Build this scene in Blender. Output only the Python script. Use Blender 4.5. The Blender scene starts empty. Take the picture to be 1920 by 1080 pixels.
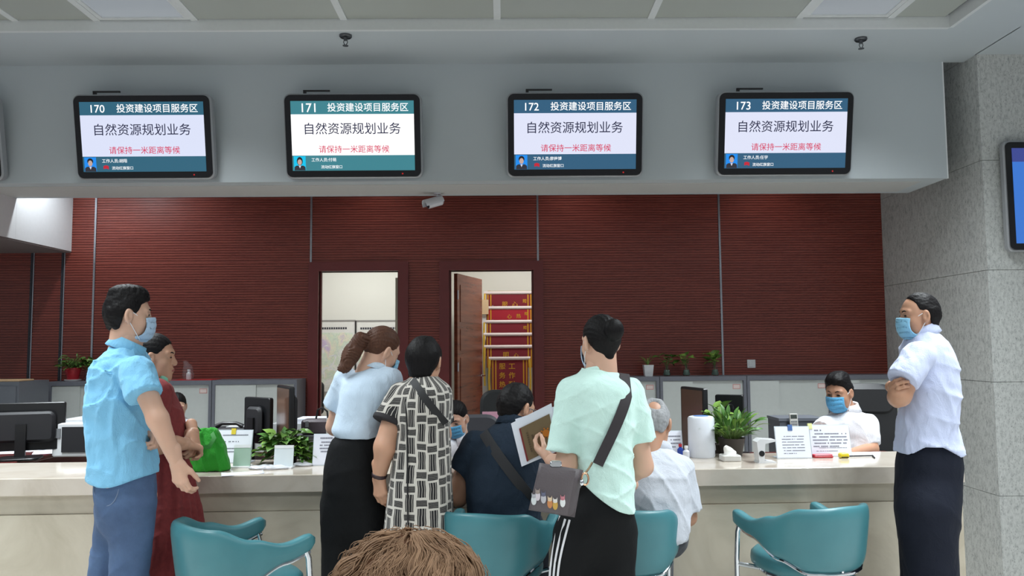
import bpy, bmesh, math, random
import numpy as np
from mathutils import Vector, Matrix, Euler, Quaternion

scene = bpy.context.scene
COL = scene.collection
R = math.radians

# ------------------------------------------------------------------ camera
CAM_POS = np.array([0.0, 0.0, 1.42])
F_PX = 1500.0                      # focal length in pixels of the 1920x1080 frame
YAW, PITCH, ROLL = R(-0.57), math.atan(110 / 1500), R(0.45)
_f = np.array([math.sin(-YAW) * math.cos(PITCH), math.cos(YAW) * math.cos(PITCH), math.sin(PITCH)])
_r = np.cross(_f, [0, 0, 1]); _r /= np.linalg.norm(_r)
_u = np.cross(_r, _f)
CR = _r * math.cos(ROLL) - _u * math.sin(ROLL)
CU = _u * math.cos(ROLL) + _r * math.sin(ROLL)
cam_data = bpy.data.cameras.new('camera')
cam_data.sensor_width = 36.0
cam_data.lens = 36.0 * F_PX / 1920.0
cam_data.clip_end = 60
cam = bpy.data.objects.new('camera', cam_data)
COL.objects.link(cam)
cam.matrix_world = Matrix(((CR[0], CU[0], -_f[0], 0), (CR[1], CU[1], -_f[1], 0), (CR[2], CU[2], -_f[2], 1.42), (0, 0, 0, 1)))
scene.camera = cam

# ------------------------------------------------------------------ world, lights, exposure
scene.view_settings.view_transform = 'Standard'
scene.view_settings.look = 'None'
scene.view_settings.gamma = 1.0
scene.view_settings.use_curve_mapping = False
scene.view_settings.exposure = -0.12
world = bpy.data.worlds.new('hall_ambient_fill')  # even ambient fill added in place of the hall's unseen remainder
scene.world = world
world.use_nodes = True
bg = world.node_tree.nodes['Background']
bg.inputs[0].default_value = (0.86, 0.93, 1.0, 1)
bg.inputs[1].default_value = 0.34


def area_light(name, loc, sx, sy, watts, color=(1, 0.98, 0.95), rot=(0, 0, 0), spread=180):
    d = bpy.data.lights.new(name, 'AREA')
    d.shape = 'RECTANGLE'; d.size = sx; d.size_y = sy; d.energy = watts; d.color = color
    d.spread = R(spread)
    o = bpy.data.objects.new(name, d); COL.objects.link(o)
    o.location = loc; o.rotation_euler = rot
    return o


def spot_light(name, loc, watts, size_deg, color=(1, 0.97, 0.92), rot=(0, 0, 0), radius=0.04):
    d = bpy.data.lights.new(name, 'SPOT')
    d.energy = watts; d.spot_size = R(size_deg); d.spot_blend = 0.8; d.color = color; d.shadow_soft_size = radius
    o = bpy.data.objects.new(name, d); COL.objects.link(o)
    o.location = loc; o.rotation_euler = rot
    return o


COOL = (0.90, 0.97, 1.0)
# under the recessed panel lights of the two light bays, front to back, and two rows behind the camera
for gx in (-2.856, 2.772):
    for gy, w in ((5.52, 48), (4.45, 55), (3.25, 55), (2.05, 55)):
        area_light('ceiling_panel_light', (gx, gy, 4.03), 0.6, 0.9, w, COOL, spread=120)
for gx in (-2.856, 0.0, 2.772):
    area_light('ceiling_panel_light', (gx, -1.5, 4.04), 0.64, 2.2, 80, COOL, spread=160)
# staff aisle behind the bulkhead
for gx in (-3.45, -1.35, 0.75, 2.9):
    spot_light('aisle_downlight', (gx, 8.3, 3.52), 11, 125, (1, 0.96, 0.92))
# the lamp that washes the left beam, and the lamps of the two back rooms
spot_light('left_bay_downlight', (-4.3, 7.95, 3.52), 60, 150, COOL)
area_light('map_room_light', (-1.9, 10.0, 2.95), 1.2, 0.8, 36, (1, 1, 0.96))
area_light('banner_room_light', (0.3, 9.7, 2.95), 1.2, 0.5, 28, (1, 0.98, 0.93))


# ------------------------------------------------------------------ layout helpers (pixel of the photograph -> point at a real depth / height)
def P(px, py, Y):
    d = CR * (px - 960) / F_PX - CU * (py - 540) / F_PX + _f
    return CAM_POS + d * (Y / d[1])


def PZ(px, py, Z):
    d = CR * (px - 960) / F_PX - CU * (py - 540) / F_PX + _f
    return CAM_POS + d * ((Z - CAM_POS[2]) / d[2])


# ------------------------------------------------------------------ materials
class NT:
    """tiny helper around a node tree"""
    def __init__(s, name):
        s.m = bpy.data.materials.new(name); s.m.use_nodes = True
        s.t = s.m.node_tree; s.b = s.t.nodes['Principled BSDF']
    def new(s, typ, **kw):
        n = s.t.nodes.new(typ)
        for k, v in kw.items(): setattr(n, k, v)
        return n
    def link(s, a, b): s.t.links.new(a, b)
    def put(s, sock, v):
        if hasattr(v, 'is_output'): s.link(v, sock)
        elif isinstance(v, (tuple, list)):
            sock.default_value = tuple(v) + ((1,) if len(v) == 3 and len(sock.default_value) == 4 else ())
        else: sock.default_value = v
    def math(s, op, a, b=0.0, c=None):
        n = s.new('ShaderNodeMath', operation=op)
        s.put(n.inputs[0], a); s.put(n.inputs[1], b)
        if c is not None: s.put(n.inputs[2], c)
        return n.outputs[0]
    def mix(s, f, a, b):
        n = s.new('ShaderNodeMix', data_type='RGBA')
        s.put(n.inputs[0], f); s.put(n.inputs[6], a); s.put(n.inputs[7], b)
        return n.outputs[2]
    def coord(s, which='Object'):
        return s.new('ShaderNodeTexCoord').outputs[which]
    def mapping(s, vec, scale=(1, 1, 1), rot=(0, 0, 0), loc=(0, 0, 0)):
        n = s.new('ShaderNodeMapping'); s.link(vec, n.inputs[0])
        n.inputs['Scale'].default_value = scale; n.inputs['Rotation'].default_value = rot; n.inputs['Location'].default_value = loc
        return n.outputs[0]
    def noise(s, vec, scale, detail=3, rough=0.5, dist=0.0):
        n = s.new('ShaderNodeTexNoise'); s.link(vec, n.inputs['Vector'])
        n.inputs['Scale'].default_value = scale; n.inputs['Detail'].default_value = detail
        n.inputs['Roughness'].default_value = rough; n.inputs['Distortion'].default_value = dist
        return n.outputs[0]
    def vor(s, vec, scale, feature='F1'):
        n = s.new('ShaderNodeTexVoronoi', feature=feature); s.link(vec, n.inputs['Vector'])
        n.inputs['Scale'].default_value = scale
        return n.outputs[0]
    def ramp(s, f, stops):
        n = s.new('ShaderNodeValToRGB'); s.link(f, n.inputs[0])
        e = n.color_ramp.elements
        while len(e) < len(stops): e.new(0.5)
        for i, (p, c) in enumerate(stops):
            e[i].position = p; e[i].color = tuple(c) + (1,) if len(c) == 3 else c
        return n.outputs[0]
    def bump(s, h, strength=0.3, dist=0.01):
        n = s.new('ShaderNodeBump'); s.link(h, n.inputs['Height'])
        n.inputs['Strength'].default_value = strength; n.inputs['Distance'].default_value = dist
        s.link(n.outputs[0], s.b.inputs['Normal'])
    def set(s, color=None, rough=None, metal=None, **kw):
        if color is not None: s.put(s.b.inputs['Base Color'], color)
        if rough is not None: s.put(s.b.inputs['Roughness'], rough)
        if metal is not None: s.b.inputs['Metallic'].default_value = metal
        for k, v in kw.items(): s.put(s.b.inputs[k.replace('_', ' ')], v)
        return s


def lin(r, g, b):
    """0-255 sRGB to linear"""
    def f(c):
        c /= 255.0
        return c / 12.92 if c <= 0.04045 else ((c + 0.055) / 1.055) ** 2.4
    return (f(r), f(g), f(b))


MATS = {}


def plain(name, rgb, rough=0.5, metal=0.0, grain=0.04, scale=30, bump=0.0, **kw):
    """procedural: base colour with a faint noise grain, optional bump"""
    if name in MATS: return MATS[name]
    n = NT(name)
    c = lin(*rgb)
    v = n.coord()
    nz = n.noise(v, scale, 4)
    a = tuple(x * (1 - grain) for x in c); b = tuple(min(1, x * (1 + grain)) for x in c)
    n.set(n.mix(nz, a, b), rough, metal, **kw)
    if bump: n.bump(nz, bump, 0.004)
    MATS[name] = n.m
    return n.m


def emit(name, rgb, strength):
    if name in MATS: return MATS[name]
    n = NT(name)
    n.set((0.01, 0.01, 0.01), 0.25)
    n.b.inputs['Emission Color'].default_value = lin(*rgb) + (1,)
    n.b.inputs['Emission Strength'].default_value = strength * 1.08
    MATS[name] = n.m
    return n.m


# ------------------------------------------------------------------ object helpers
def props(o, label=None, cat=None, group=None, kind=None):
    if label: o['label'] = label
    if cat: o['category'] = cat
    if group: o['group'] = group
    if kind: o['kind'] = kind
    return o


def thing(name, loc, label=None, cat=None, group=None, kind=None, rz=0.0):
    o = bpy.data.objects.new(name, None); COL.objects.link(o)
    o.empty_display_size = 0.1
    o.location = tuple(float(x) for x in loc); o.rotation_euler = (0, 0, rz)
    return props(o, label, cat, group, kind)


def link_mesh(name, me, mat, parent=None):
    o = bpy.data.objects.new(name, me); COL.objects.link(o)
    if mat is not None and not me.materials:
        for m in (mat if isinstance(mat, (list, tuple)) else [mat]): me.materials.append(m)
    if parent is not None: o.parent = parent
    return o


def clone(o, parent=None):
    c = o.copy(); COL.objects.link(c); c.parent = parent
    for ch in [x for x in bpy.data.objects if x.parent == o and x is not c]:
        clone(ch, c)
    return c


class MB:
    """collects primitives into one mesh"""
    def __init__(s): s.v = []; s.f = []; s.mi = []; s.cur = 0
    def add(s, verts, faces):
        k = len(s.v); s.v += [tuple(map(float, p)) for p in verts]
        s.f += [tuple(i + k for i in f) for f in faces]; s.mi += [s.cur] * len(faces)
        return s
    def box(s, a, b, M=None):
        x0, y0, z0 = a; x1, y1, z1 = b
        vs = [(x0, y0, z0), (x1, y0, z0), (x1, y1, z0), (x0, y1, z0), (x0, y0, z1), (x1, y0, z1), (x1, y1, z1), (x0, y1, z1)]
        if M is not None: vs = [M @ Vector(v) for v in vs]
        return s.add(vs, [(0, 3, 2, 1), (4, 5, 6, 7), (0, 1, 5, 4), (1, 2, 6, 5), (2, 3, 7, 6), (3, 0, 4, 7)])
    def prism(s, poly, z0, z1, M=None, axis='z'):
        n = len(poly)
        def mk(p, z):
            v = {'z': (p[0], p[1], z), 'y': (p[0], z, p[1]), 'x': (z, p[0], p[1])}[axis]
            return M @ Vector(v) if M is not None else v
        vs = [mk(p, z0) for p in poly] + [mk(p, z1) for p in poly]
        fs = [tuple(range(n))[::-1], tuple(range(n, 2 * n))] + [(i, (i + 1) % n, n + (i + 1) % n, n + i) for i in range(n)]
        return s.add(vs, fs)
    def rbox(s, a, b, r, M=None, axis='z', seg=4, er=0.0):
        """box with rounded vertical edges (rounded rectangle prism); er = small edge chamfer"""
        ax = {'z': (0, 1, 2), 'y': (0, 2, 1), 'x': (1, 2, 0)}[axis]
        def rr(inset):
            pts = []
            x0, y0, x1, y1 = a[ax[0]] + inset, a[ax[1]] + inset, b[ax[0]] - inset, b[ax[1]] - inset
            q = max(r - inset, 1e-4)
            for cx, cy, t0 in ((x1 - q, y1 - q, 0), (x0 + q, y1 - q, 90), (x0 + q, y0 + q, 180), (x1 - q, y0 + q, 270)):
                for i in range(seg + 1):
                    t = R(t0 + 90 * i / seg); pts.append((cx + q * math.cos(t), cy + q * math.sin(t)))
            return pts
        z0, z1 = a[ax[2]], b[ax[2]]
        rings = [(er, z0), (0, z0 + er), (0, z1 - er), (er, z1)] if er > 0 else [(0, z0), (0, z1)]
        n = 4 * (seg + 1); vs = []
        for ins, z in rings:
            for p in rr(ins):
                v = {'z': (p[0], p[1], z), 'y': (p[0], z, p[1]), 'x': (z, p[0], p[1])}[axis]
                vs.append(M @ Vector(v) if M is not None else v)
        fs = [tuple(range(n))[::-1], tuple(range(n * (len(rings) - 1), n * len(rings)))]
        for k in range(len(rings) - 1):
            fs += [(k * n + i, k * n + (i + 1) % n, (k + 1) * n + (i + 1) % n, (k + 1) * n + i) for i in range(n)]
        return s.add(vs, fs)
    def lathe(s, prof, center=(0, 0, 0), n=24, M=None, cap=True):
        vs = []
        for r, z in prof:
            for i in range(n):
                t = 2 * math.pi * i / n
                v = Vector((r * math.cos(t), r * math.sin(t), z))
                if M is not None: v = M @ v
                vs.append((v[0] + center[0], v[1] + center[1], v[2] + center[2]))
        fs = []
        for k in range(len(prof) - 1):
            fs += [(k * n + i, k * n + (i + 1) % n, (k + 1) * n + (i + 1) % n, (k + 1) * n + i) for i in range(n)]
        if cap:
            fs += [tuple(range(n))[::-1], tuple(range(n * (len(prof) - 1), n * len(prof)))]
        return s.add(vs, fs)
    def tube(s, pts, rad, n=8, cap=True):
        pts = [Vector(tuple(map(float, p))) for p in pts]
        m = len(pts); rads = rad if isinstance(rad, (list, tuple)) else [rad] * m
        T = [(pts[min(i + 1, m - 1)] - pts[max(i - 1, 0)]).normalized() for i in range(m)]
        ref = Vector((0, 0, 1)) if abs(T[0].z) < 0.9 else Vector((1, 0, 0))
        nv = (ref - T[0] * ref.dot(T[0])).normalized(); vs = []
        for i in range(m):
            nv = (nv - T[i] * nv.dot(T[i])); nv = nv.normalized() if nv.length > 1e-6 else Vector((1, 0, 0))
            bv = T[i].cross(nv)
            for k in range(n):
                t = 2 * math.pi * k / n
                vs.append(pts[i] + (nv * math.cos(t) + bv * math.sin(t)) * rads[i])
        fs = []
        for i in range(m - 1):
            fs += [(i * n + k, i * n + (k + 1) % n, (i + 1) * n + (k + 1) % n, (i + 1) * n + k) for k in range(n)]
        if cap: fs += [tuple(range(n))[::-1], tuple(range(n * (m - 1), n * m))]
        return s.add(vs, fs)
    def ell(s, c, r, nu=16, nv=10, M=None):
        vs = []; fs = []
        for j in range(nv + 1):
            ph = math.pi * j / nv
            for i in range(nu):
                t = 2 * math.pi * i / nu
                v = Vector((r[0] * math.sin(ph) * math.cos(t), r[1] * math.sin(ph) * math.sin(t), -r[2] * math.cos(ph)))
                if M is not None: v = M @ v
                vs.append((v[0] + c[0], v[1] + c[1], v[2] + c[2]))
        for j in range(nv):
            fs += [(j * nu + i, j * nu + (i + 1) % nu, (j + 1) * nu + (i + 1) % nu, (j + 1) * nu + i) for i in range(nu)]
        return s.add(vs, fs)
    def grid(s, rows):
        """rows: list of equally long vertex rows"""
        m = len(rows[0]); vs = [p for r_ in rows for p in r_]
        fs = [(j * m + i, j * m + i + 1, (j + 1) * m + i + 1, (j + 1) * m + i) for j in range(len(rows) - 1) for i in range(m - 1)]
        return s.add(vs, fs)
    def mesh(s, name, origin=(0, 0, 0), smooth=False):
        me = bpy.data.meshes.new(name)
        o = origin
        me.from_pydata([(v[0] - o[0], v[1] - o[1], v[2] - o[2]) for v in s.v], [], s.f)
        if any(s.mi): me.polygons.foreach_set('material_index', s.mi)
        if smooth:
            me.polygons.foreach_set('use_smooth', [True] * len(me.polygons))
            if smooth != 'all': me.set_sharp_from_angle(angle=R(38))
        me.update()
        return me
    def build(s, name, mat, parent=None, smooth=True, world=True):
        """world=True: the vertices are world coordinates, shifted to the parent's location"""
        org = tuple(parent.matrix_basis.translation) if (parent is not None and world) else (0, 0, 0)
        if parent is not None and world and parent.parent is not None:
            pp = parent.parent.matrix_basis.translation
            org = tuple(a + b for a, b in zip(org, pp))
        return link_mesh(name, s.mesh(name, org, smooth), mat, parent)


def single(mb, name, mat, base, label, cat, group=None, kind=None, smooth=True):
    """a thing that is one mesh with its origin at its base"""
    o = link_mesh(name, mb.mesh(name, base, smooth), mat)
    o.location = tuple(map(float, base))
    return props(o, label, cat, group, kind)


_text_cache = {}


def text_mesh(s, size, bold=0.0):
    key = (s, size, bold)
    if key in _text_cache: return _text_cache[key]
    c = bpy.data.curves.new('lettering', 'FONT'); c.body = s; c.size = size; c.offset = bold
    c.resolution_u = 3
    o = bpy.data.objects.new('lettering_tmp', c); COL.objects.link(o)
    dg = bpy.context.evaluated_depsgraph_get(); dg.update()
    me = bpy.data.meshes.new_from_object(o.evaluated_get(dg))
    me.name = 'lettering'
    bpy.data.objects.remove(o); bpy.data.curves.remove(c)
    xs = [v.co.x for v in me.vertices]; ys = [v.co.y for v in me.vertices]
    bb = (min(xs), max(xs), min(ys), max(ys))
    _text_cache[key] = (me, bb)
    return me, bb


def add_text(mb, s, width, center, M, bold=0.0, height=None):
    """lay the text in the local XY plane of M, scaled to the given width, centred at center (x, y)"""
    me, bb = text_mesh(s, 1.0, bold)
    sx = width / (bb[1] - bb[0]); sy = sx if height is None else height / (bb[3] - bb[2])
    vs = [M @ Vector(((v.co.x - (bb[0] + bb[1]) / 2) * sx + center[0], (v.co.y - (bb[2] + bb[3]) / 2) * sy + center[1], 0)) for v in me.vertices]
    mb.add(vs, [tuple(p.vertices) for p in me.polygons])


def frame_matrix(origin, right, up):
    r = Vector(tuple(map(float, right))).normalized(); u = Vector(tuple(map(float, up)))
    u = (u - r * u.dot(r)).normalized(); n = r.cross(u)
    o = origin
    return Matrix(((r.x, u.x, n.x, float(o[0])), (r.y, u.y, n.y, float(o[1])), (r.z, u.z, n.z, float(o[2])), (0, 0, 0, 1)))
# =================================================================== the setting
WALL_Y, STONE_X, STONE_Y, CEIL = 8.78, 4.2, 6.88, 3.97

def wood_material():
    n = NT('red_wood_veneer'); v = n.coord()
    g = n.noise(n.mapping(v, (0.8, 1, 26)), 3.0, 6, 0.65)
    g2 = n.noise(n.mapping(v, (3, 1, 90)), 2.0, 3, 0.5)
    c = n.ramp(g, [(0.25, lin(112, 52, 45)), (0.5, lin(136, 65, 55)), (0.8, lin(157, 81, 67))])
    c = n.mix(n.math('MULTIPLY', g2, 0.35), c, lin(90, 42, 38))
    n.set(c, 0.34, Specular_IOR_Level=0.45)
    n.bump(g2, 0.06, 0.002)
    return n.m
WOOD = wood_material()
FRAME_WOOD = plain('door_frame_wood', (108, 44, 44), 0.35, grain=0.15, scale=8)
def leaf_material():
    n = NT('door_leaf_veneer'); v = n.coord()
    g = n.noise(n.mapping(v, (1, 1, 14)), 2.0, 5, 0.6)
    n.set(n.ramp(g, [(0.3, lin(98, 48, 34)), (0.7, lin(134, 72, 50))]), 0.25)
    return n.m
LEAF = leaf_material()
WHITE = plain('white_paint', (190, 197, 201), 0.7, grain=0.015, scale=3)
ROOM_WHITE = plain('back_room_paint', (226, 228, 222), 0.8, grain=0.01)
ALU = plain('brushed_aluminium', (176, 180, 188), 0.3, 0.85)
CHROME = plain('chrome', (215, 218, 224), 0.08, 1.0, grain=0.0)
DARK_STRIP = plain('dark_joint_strip', (52, 54, 62), 0.4, 0.3)

def stone_material():
    n = NT('bush_hammered_granite'); v = n.coord()
    a = n.vor(n.mapping(v, (1, 1, 0.55), (0.5, 0.3, 0.2)), 62)
    b = n.noise(n.mapping(v, (1, 1, 0.5)), 42, 5, 0.7)
    c = n.noise(v, 3.0, 4, 0.6)
    col = n.ramp(b, [(0.3, lin(150, 152, 150)), (0.5, lin(198, 199, 196)), (0.72, lin(216, 217, 213))])
    spot = n.math('LESS_THAN', a, 0.20)
    col = n.mix(n.math('MULTIPLY', spot, 0.55), col, lin(96, 98, 100))
    col = n.mix(n.math('MULTIPLY', c, 0.35), col, lin(166, 167, 166))
    n.set(col, 0.75); n.bump(b, 0.35, 0.006)
    return n.m
STONE = stone_material()

def marble(name, c0, c1, c2, rough):
    n = NT(name); v = n.coord()
    b = n.noise(v, 2.2, 6, 0.6, 1.2); b2 = n.noise(v, 14, 5, 0.65)
    c = n.ramp(b, [(0.3, lin(*c0)), (0.5, lin(*c1)), (0.7, lin(*c2))])
    c = n.mix(n.math('MULTIPLY', b2, 0.25), c, lin(*c0))
    n.set(c, rough, Specular_IOR_Level=0.6)
    return n.m
COUNTER_TOP = marble('polished_beige_marble', (178, 166, 152), (198, 188, 176), (206, 197, 186), 0.09)
COUNTER_FACE = marble('honed_beige_marble', (170, 160, 142), (190, 181, 164), (200, 192, 176), 0.35)

# --- floor
def floor_material():
    n = NT('hall_floor_tile'); v = n.coord()
    br = n.new('ShaderNodeTexBrick'); n.link(v, br.inputs['Vector'])
    br.inputs['Scale'].default_value = 1.0; br.offset = 0.0
    br.inputs['Brick Width'].default_value = 0.8; br.inputs['Row Height'].default_value = 0.8; br.inputs['Mortar Size'].default_value = 0.004
    br.inputs['Color1'].default_value = lin(216, 214, 208) + (1,); br.inputs['Color2'].default_value = lin(222, 219, 213) + (1,)
    br.inputs['Mortar'].default_value = lin(120, 116, 110) + (1,)
    n.set(br.outputs[0], 0.18)
    return n.m
# invented opening and sunken bay right of the counter; pier stone shows instead of floor
VX0, VX1, VY0, VY1, VYS = 2.80, 7.6, 4.6, 6.88, 7.7
mb = MB()
for a, b in (((-9, -6), (9, VY0)), ((-9, VY0), (VX0, VYS)), ((-9, VYS), (4.24, 12.5)), ((VX1, VY0), (9, VY1)), ((4.24, VY1 + 0.04), (9, 12.5))):
    mb.box((a[0], a[1], -0.1), (b[0], b[1], 0))
mb.box((VX0 - 0.05, VY0 - 0.05, -1.1), (VX1 + 0.05, VYS + 0.05, -1.0)).box((VX0 - 0.05, VY0 - 0.05, -1.0), (VX0, VYS, -0.1)).box((VX0 - 0.05, VY0 - 0.05, -1.0), (VX1, VY0, -0.1)).box((VX1, VY0, -1.0), (VX1 + 0.05, VY1, -0.1)).box((VX0, VYS, -1.0), (4.24, VYS + 0.05, -0.1))  # bottom and side walls of the invented bay
props(mb.build('floor', floor_material(), smooth=False), kind='structure')

# --- back wall with two door openings, wood panels and metal joint strips on it
D1 = (-2.034, -1.156); D2 = (-0.604, 0.324); DH = 2.262
mb = MB()
y0, y1 = WALL_Y + 0.015, WALL_Y + 0.15
for x0, x1 in ((-9, D1[0]), (D1[1], D2[0]), (D2[1], 6)): mb.box((x0, y0, 0), (x1, y1, 4.3))
for x0, x1 in (D1, D2): mb.box((x0, y0, DH), (x1, y1, 4.3))
wall_back = props(mb.build('wall_back', WOOD, smooth=False), kind='structure')
PITCH_S = 0.028
def wood_panel(x0, x1, z0, z1):
    m = MB(); prof = []
    z = z0
    while z < z1 - 1e-4:
        t = min(z + PITCH_S - 0.0065, z1); prof += [(0.0, z), (0.0, t)]
        if t < z1: prof += [(0.009, t + 0.0008), (0.009, min(z + PITCH_S - 0.0008, z1))]
        z += PITCH_S
    rows = [[(x0, WALL_Y - 0.006 + d, zz) for d, zz in prof], [(x1, WALL_Y - 0.006 + d, zz) for d, zz in prof]]
    m.grid(rows); m.f = [f[::-1] for f in m.f]
    k = len(prof)
    b = [(x0, y0, z0), (x1, y0, z0), (x1, y0, z1), (x0, y0, z1)]
    fr = [(x0, WALL_Y - 0.006, z0), (x1, WALL_Y - 0.006, z0), (x1, WALL_Y - 0.006, z1), (x0, WALL_Y - 0.006, z1)]
    m.add(b + fr, [(0, 4, 7, 3), (1, 2, 6, 5), (0, 1, 5, 4), (3, 7, 6, 2)])
    return m.build('wood_panel', WOOD, wall_back, smooth=False)
FR = 0.107
XS = [-8.0, -6.6, -5.62, -5.17, -4.835, -4.49]
for a, b in zip(XS[:-1], XS[1:]): wood_panel(a + 0.012, b - 0.012, 0.0, 4.25)
wood_panel(-4.478, D1[0] - FR, 0.0, 2.362); wood_panel(-4.478, -2.132, 2.362, 4.25)
wood_panel(-2.112, 0.366, 2.362, 4.25)
wood_panel(D1[1] + FR, D2[0] - FR, 0.0, 2.362)
wood_panel(D2[1] + FR, 2.378, 0.0, 2.362); wood_panel(0.386, 2.378, 2.362, 4.25)
wood_panel(2.402, STONE_X, 0.0, 4.25)
def strip(x, z0, z1, m, w=0.02):
    MB().box((x - w / 2, WALL_Y - 0.014, z0), (x + w / 2, y0, z1)).build('joint_strip', m, wall_back, smooth=False)
strip(-4.49, 0, 4.25, ALU); strip(-2.122, 2.362, 4.25, ALU); strip(0.376, 2.362, 4.25, ALU); strip(2.39, 0, 4.25, ALU)
for x in (-5.17, -4.835): strip(x, 0, 4.25, DARK_STRIP, 0.024); strip(x + 0.022, 0, 4.25, ALU, 0.01)
for x in (-5.62, -6.6): strip(x, 0, 4.25, ALU)

# --- doors
def door(name, d, leaf):
    t = thing(name, ((d[0] + d[1]) / 2, WALL_Y, 0), kind='structure')
    for x0, x1 in ((d[0] - FR, d[0]), (d[1], d[1] + FR)):
        m = MB().box((x0, WALL_Y - 0.03, 0), (x1, WALL_Y + 0.17, DH)); m.build('jamb', FRAME_WOOD, t, smooth=False)
        xi = x1 if x0 < d[0] else x0
        s = 0.02 if x0 < d[0] else -0.02
        MB().box((min(xi, xi + s), WALL_Y + 0.05, 0), (max(xi, xi + s), WALL_Y + 0.09, DH)).build('door_stop', FRAME_WOOD, t, smooth=False)
    MB().box((d[0] - FR, WALL_Y - 0.03, DH), (d[1] + FR, WALL_Y + 0.17, DH + 0.10)).build('head_frame', FRAME_WOOD, t, smooth=False)
    return t
door_1 = door('door_1', D1, False)
door_2 = door('door_2', D2, True)
# leaf of the second door, swung into the banner room
th = R(73); hx, hy = D2[0] + 0.045, WALL_Y + 0.13
M = Matrix.Translation((hx, hy, 0)) @ Matrix.Rotation(th, 4, 'Z')
m = MB().box((0, -0.04, 0.008), (0.86, 0.0, 2.24), M)
leaf = m.build('leaf', LEAF, door_2, smooth=False)
for z0, z1 in ((0.15, 0.62), (0.7, 1.3), (1.38, 1.62), (1.70, 2.12)):
    MB().box((0.09, -0.046, z0), (0.77, -0.038, z1), M).build('raised_panel', LEAF, leaf, smooth=False).location = (0, 0, 0)
m = MB()
m.box((0.775, -0.052, 0.96), (0.82, -0.04, 1.20), M)
pts = [M @ Vector(p) for p in ((0.797, -0.05, 1.08), (0.797, -0.095, 1.08), (0.77, -0.10, 1.08), (0.69, -0.10, 1.08))]
m.tube(pts, 0.010, 8); m.build('lever_handle', CHROME, leaf)
m = MB().box((0.85, -0.034, 0.9), (0.864, -0.006, 1.24), M); m.build('lock_plate', CHROME, leaf)
for z in (0.3, 1.15, 1.95):
    p = M @ Vector((0.0, -0.044, z)); MB().tube([p, p + Vector((0, 0, 0.1))], 0.009, 8).build('hinge', CHROME, leaf)
# edge of the first door's leaf, folded back behind the right jamb
M1 = Matrix.Translation((D1[1] - 0.02, WALL_Y + 0.16, 0)) @ Matrix.Rotation(R(93), 4, 'Z')
MB().box((0, -0.0, 0.008), (0.84, 0.04, 2.2), M1).build('leaf', plain('pale_door_edge', (196, 190, 170), 0.5), door_1, smooth=False)

# --- the two rooms behind the doors
def room(name, x0, x1, yb, zc):
    m = MB()
    ya = WALL_Y + 0.155
    m.box((x0, yb, 0), (x1, yb + 0.1, zc)); m.box((x0 - 0.1, ya, 0), (x0, yb + 0.1, zc)); m.box((x1, ya, 0), (x1 + 0.1, yb + 0.1, zc))
    m.box((x0 - 0.1, ya, zc), (x1 + 0.1, yb + 0.1, zc + 0.1))
    return props(m.build(name, ROOM_WHITE, smooth=False), kind='structure')
room('wall_map_room', -3.9, -0.85, 11.2, 3.0)
room('wall_banner_room', -0.72, 1.6, 10.9, 3.0)

# --- stone pier on the right: front face slabs and side face slabs with open joints
m = MB().box((STONE_X + 0.03, STONE_Y + 0.03, 0), (7.6, 9.2, 5.2)).box((STONE_X + 0.03, STONE_Y + 0.03, -1.0), (7.6, VYS + 0.1, 0))  # second box: pier stone added below floor level, down into the invented bay
wall_right = props(m.build('wall_right', plain('stone_joint_mortar', (96, 97, 97), 0.9), smooth=False), kind='structure')
rows = [-1.0, -0.85, 0.119, 1.084, 2.052, 3.02, 3.99, 5.2]
g = 0.004
for z0, z1 in zip(rows[:-1], rows[1:]):
    for xa, xb in ((STONE_X, 5.0), (5.0, 5.8), (5.8, 6.6), (6.6, 7.6)):
        xl = xa + (0.002 if xa == STONE_X else g / 2)
        MB().box((xl, STONE_Y, z0 + g / 2), (xb - g / 2, STONE_Y + 0.035, z1 - g / 2)).build('stone_slab', STONE, wall_right, smooth=False)
    for ya, yb in ((STONE_Y, 7.69), (7.69, 8.84)):
        if ya > 7 and z0 < 0:
            if z1 <= 0: continue
            z0 = 0.0
        yl = STONE_Y + 0.037 if ya == STONE_Y else ya + 0.001
        MB().box((STONE_X, yl, z0 + g / 2), (STONE_X + 0.035, yb - 0.001, z1 - g / 2)).build('stone_slab', STONE, wall_right, smooth=False)

# --- bulkhead that carries the displays, the ceiling border and the recessed metal ceiling
BK_Y0, BK_Y1, BK_Z, BK_X1 = 7.06, 7.76, 2.9, 3.99
m = MB().box((-9, BK_Y0, BK_Z), (BK_X1, BK_Y1, 4.6))
bulkhead = props(m.build('trim_bulkhead', WHITE, smooth=False), kind='structure')
m = MB().box((-9, BK_Y0 + 0.14, BK_Z - 0.004), (BK_X1 - 0.16, BK_Y1 - 0.09, BK_Z)); m.build('soffit_panel', plain('soffit_paint', (196, 196, 194), 0.75), bulkhead, smooth=False)
m = MB().box((BK_X1, BK_Y0, BK_Z - 0.002), (BK_X1 + 0.012, BK_Y0 + 0.03, CEIL)); m.build('corner_bead', plain('white_bead', (226, 228, 230), 0.5), bulkhead, smooth=False)
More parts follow.
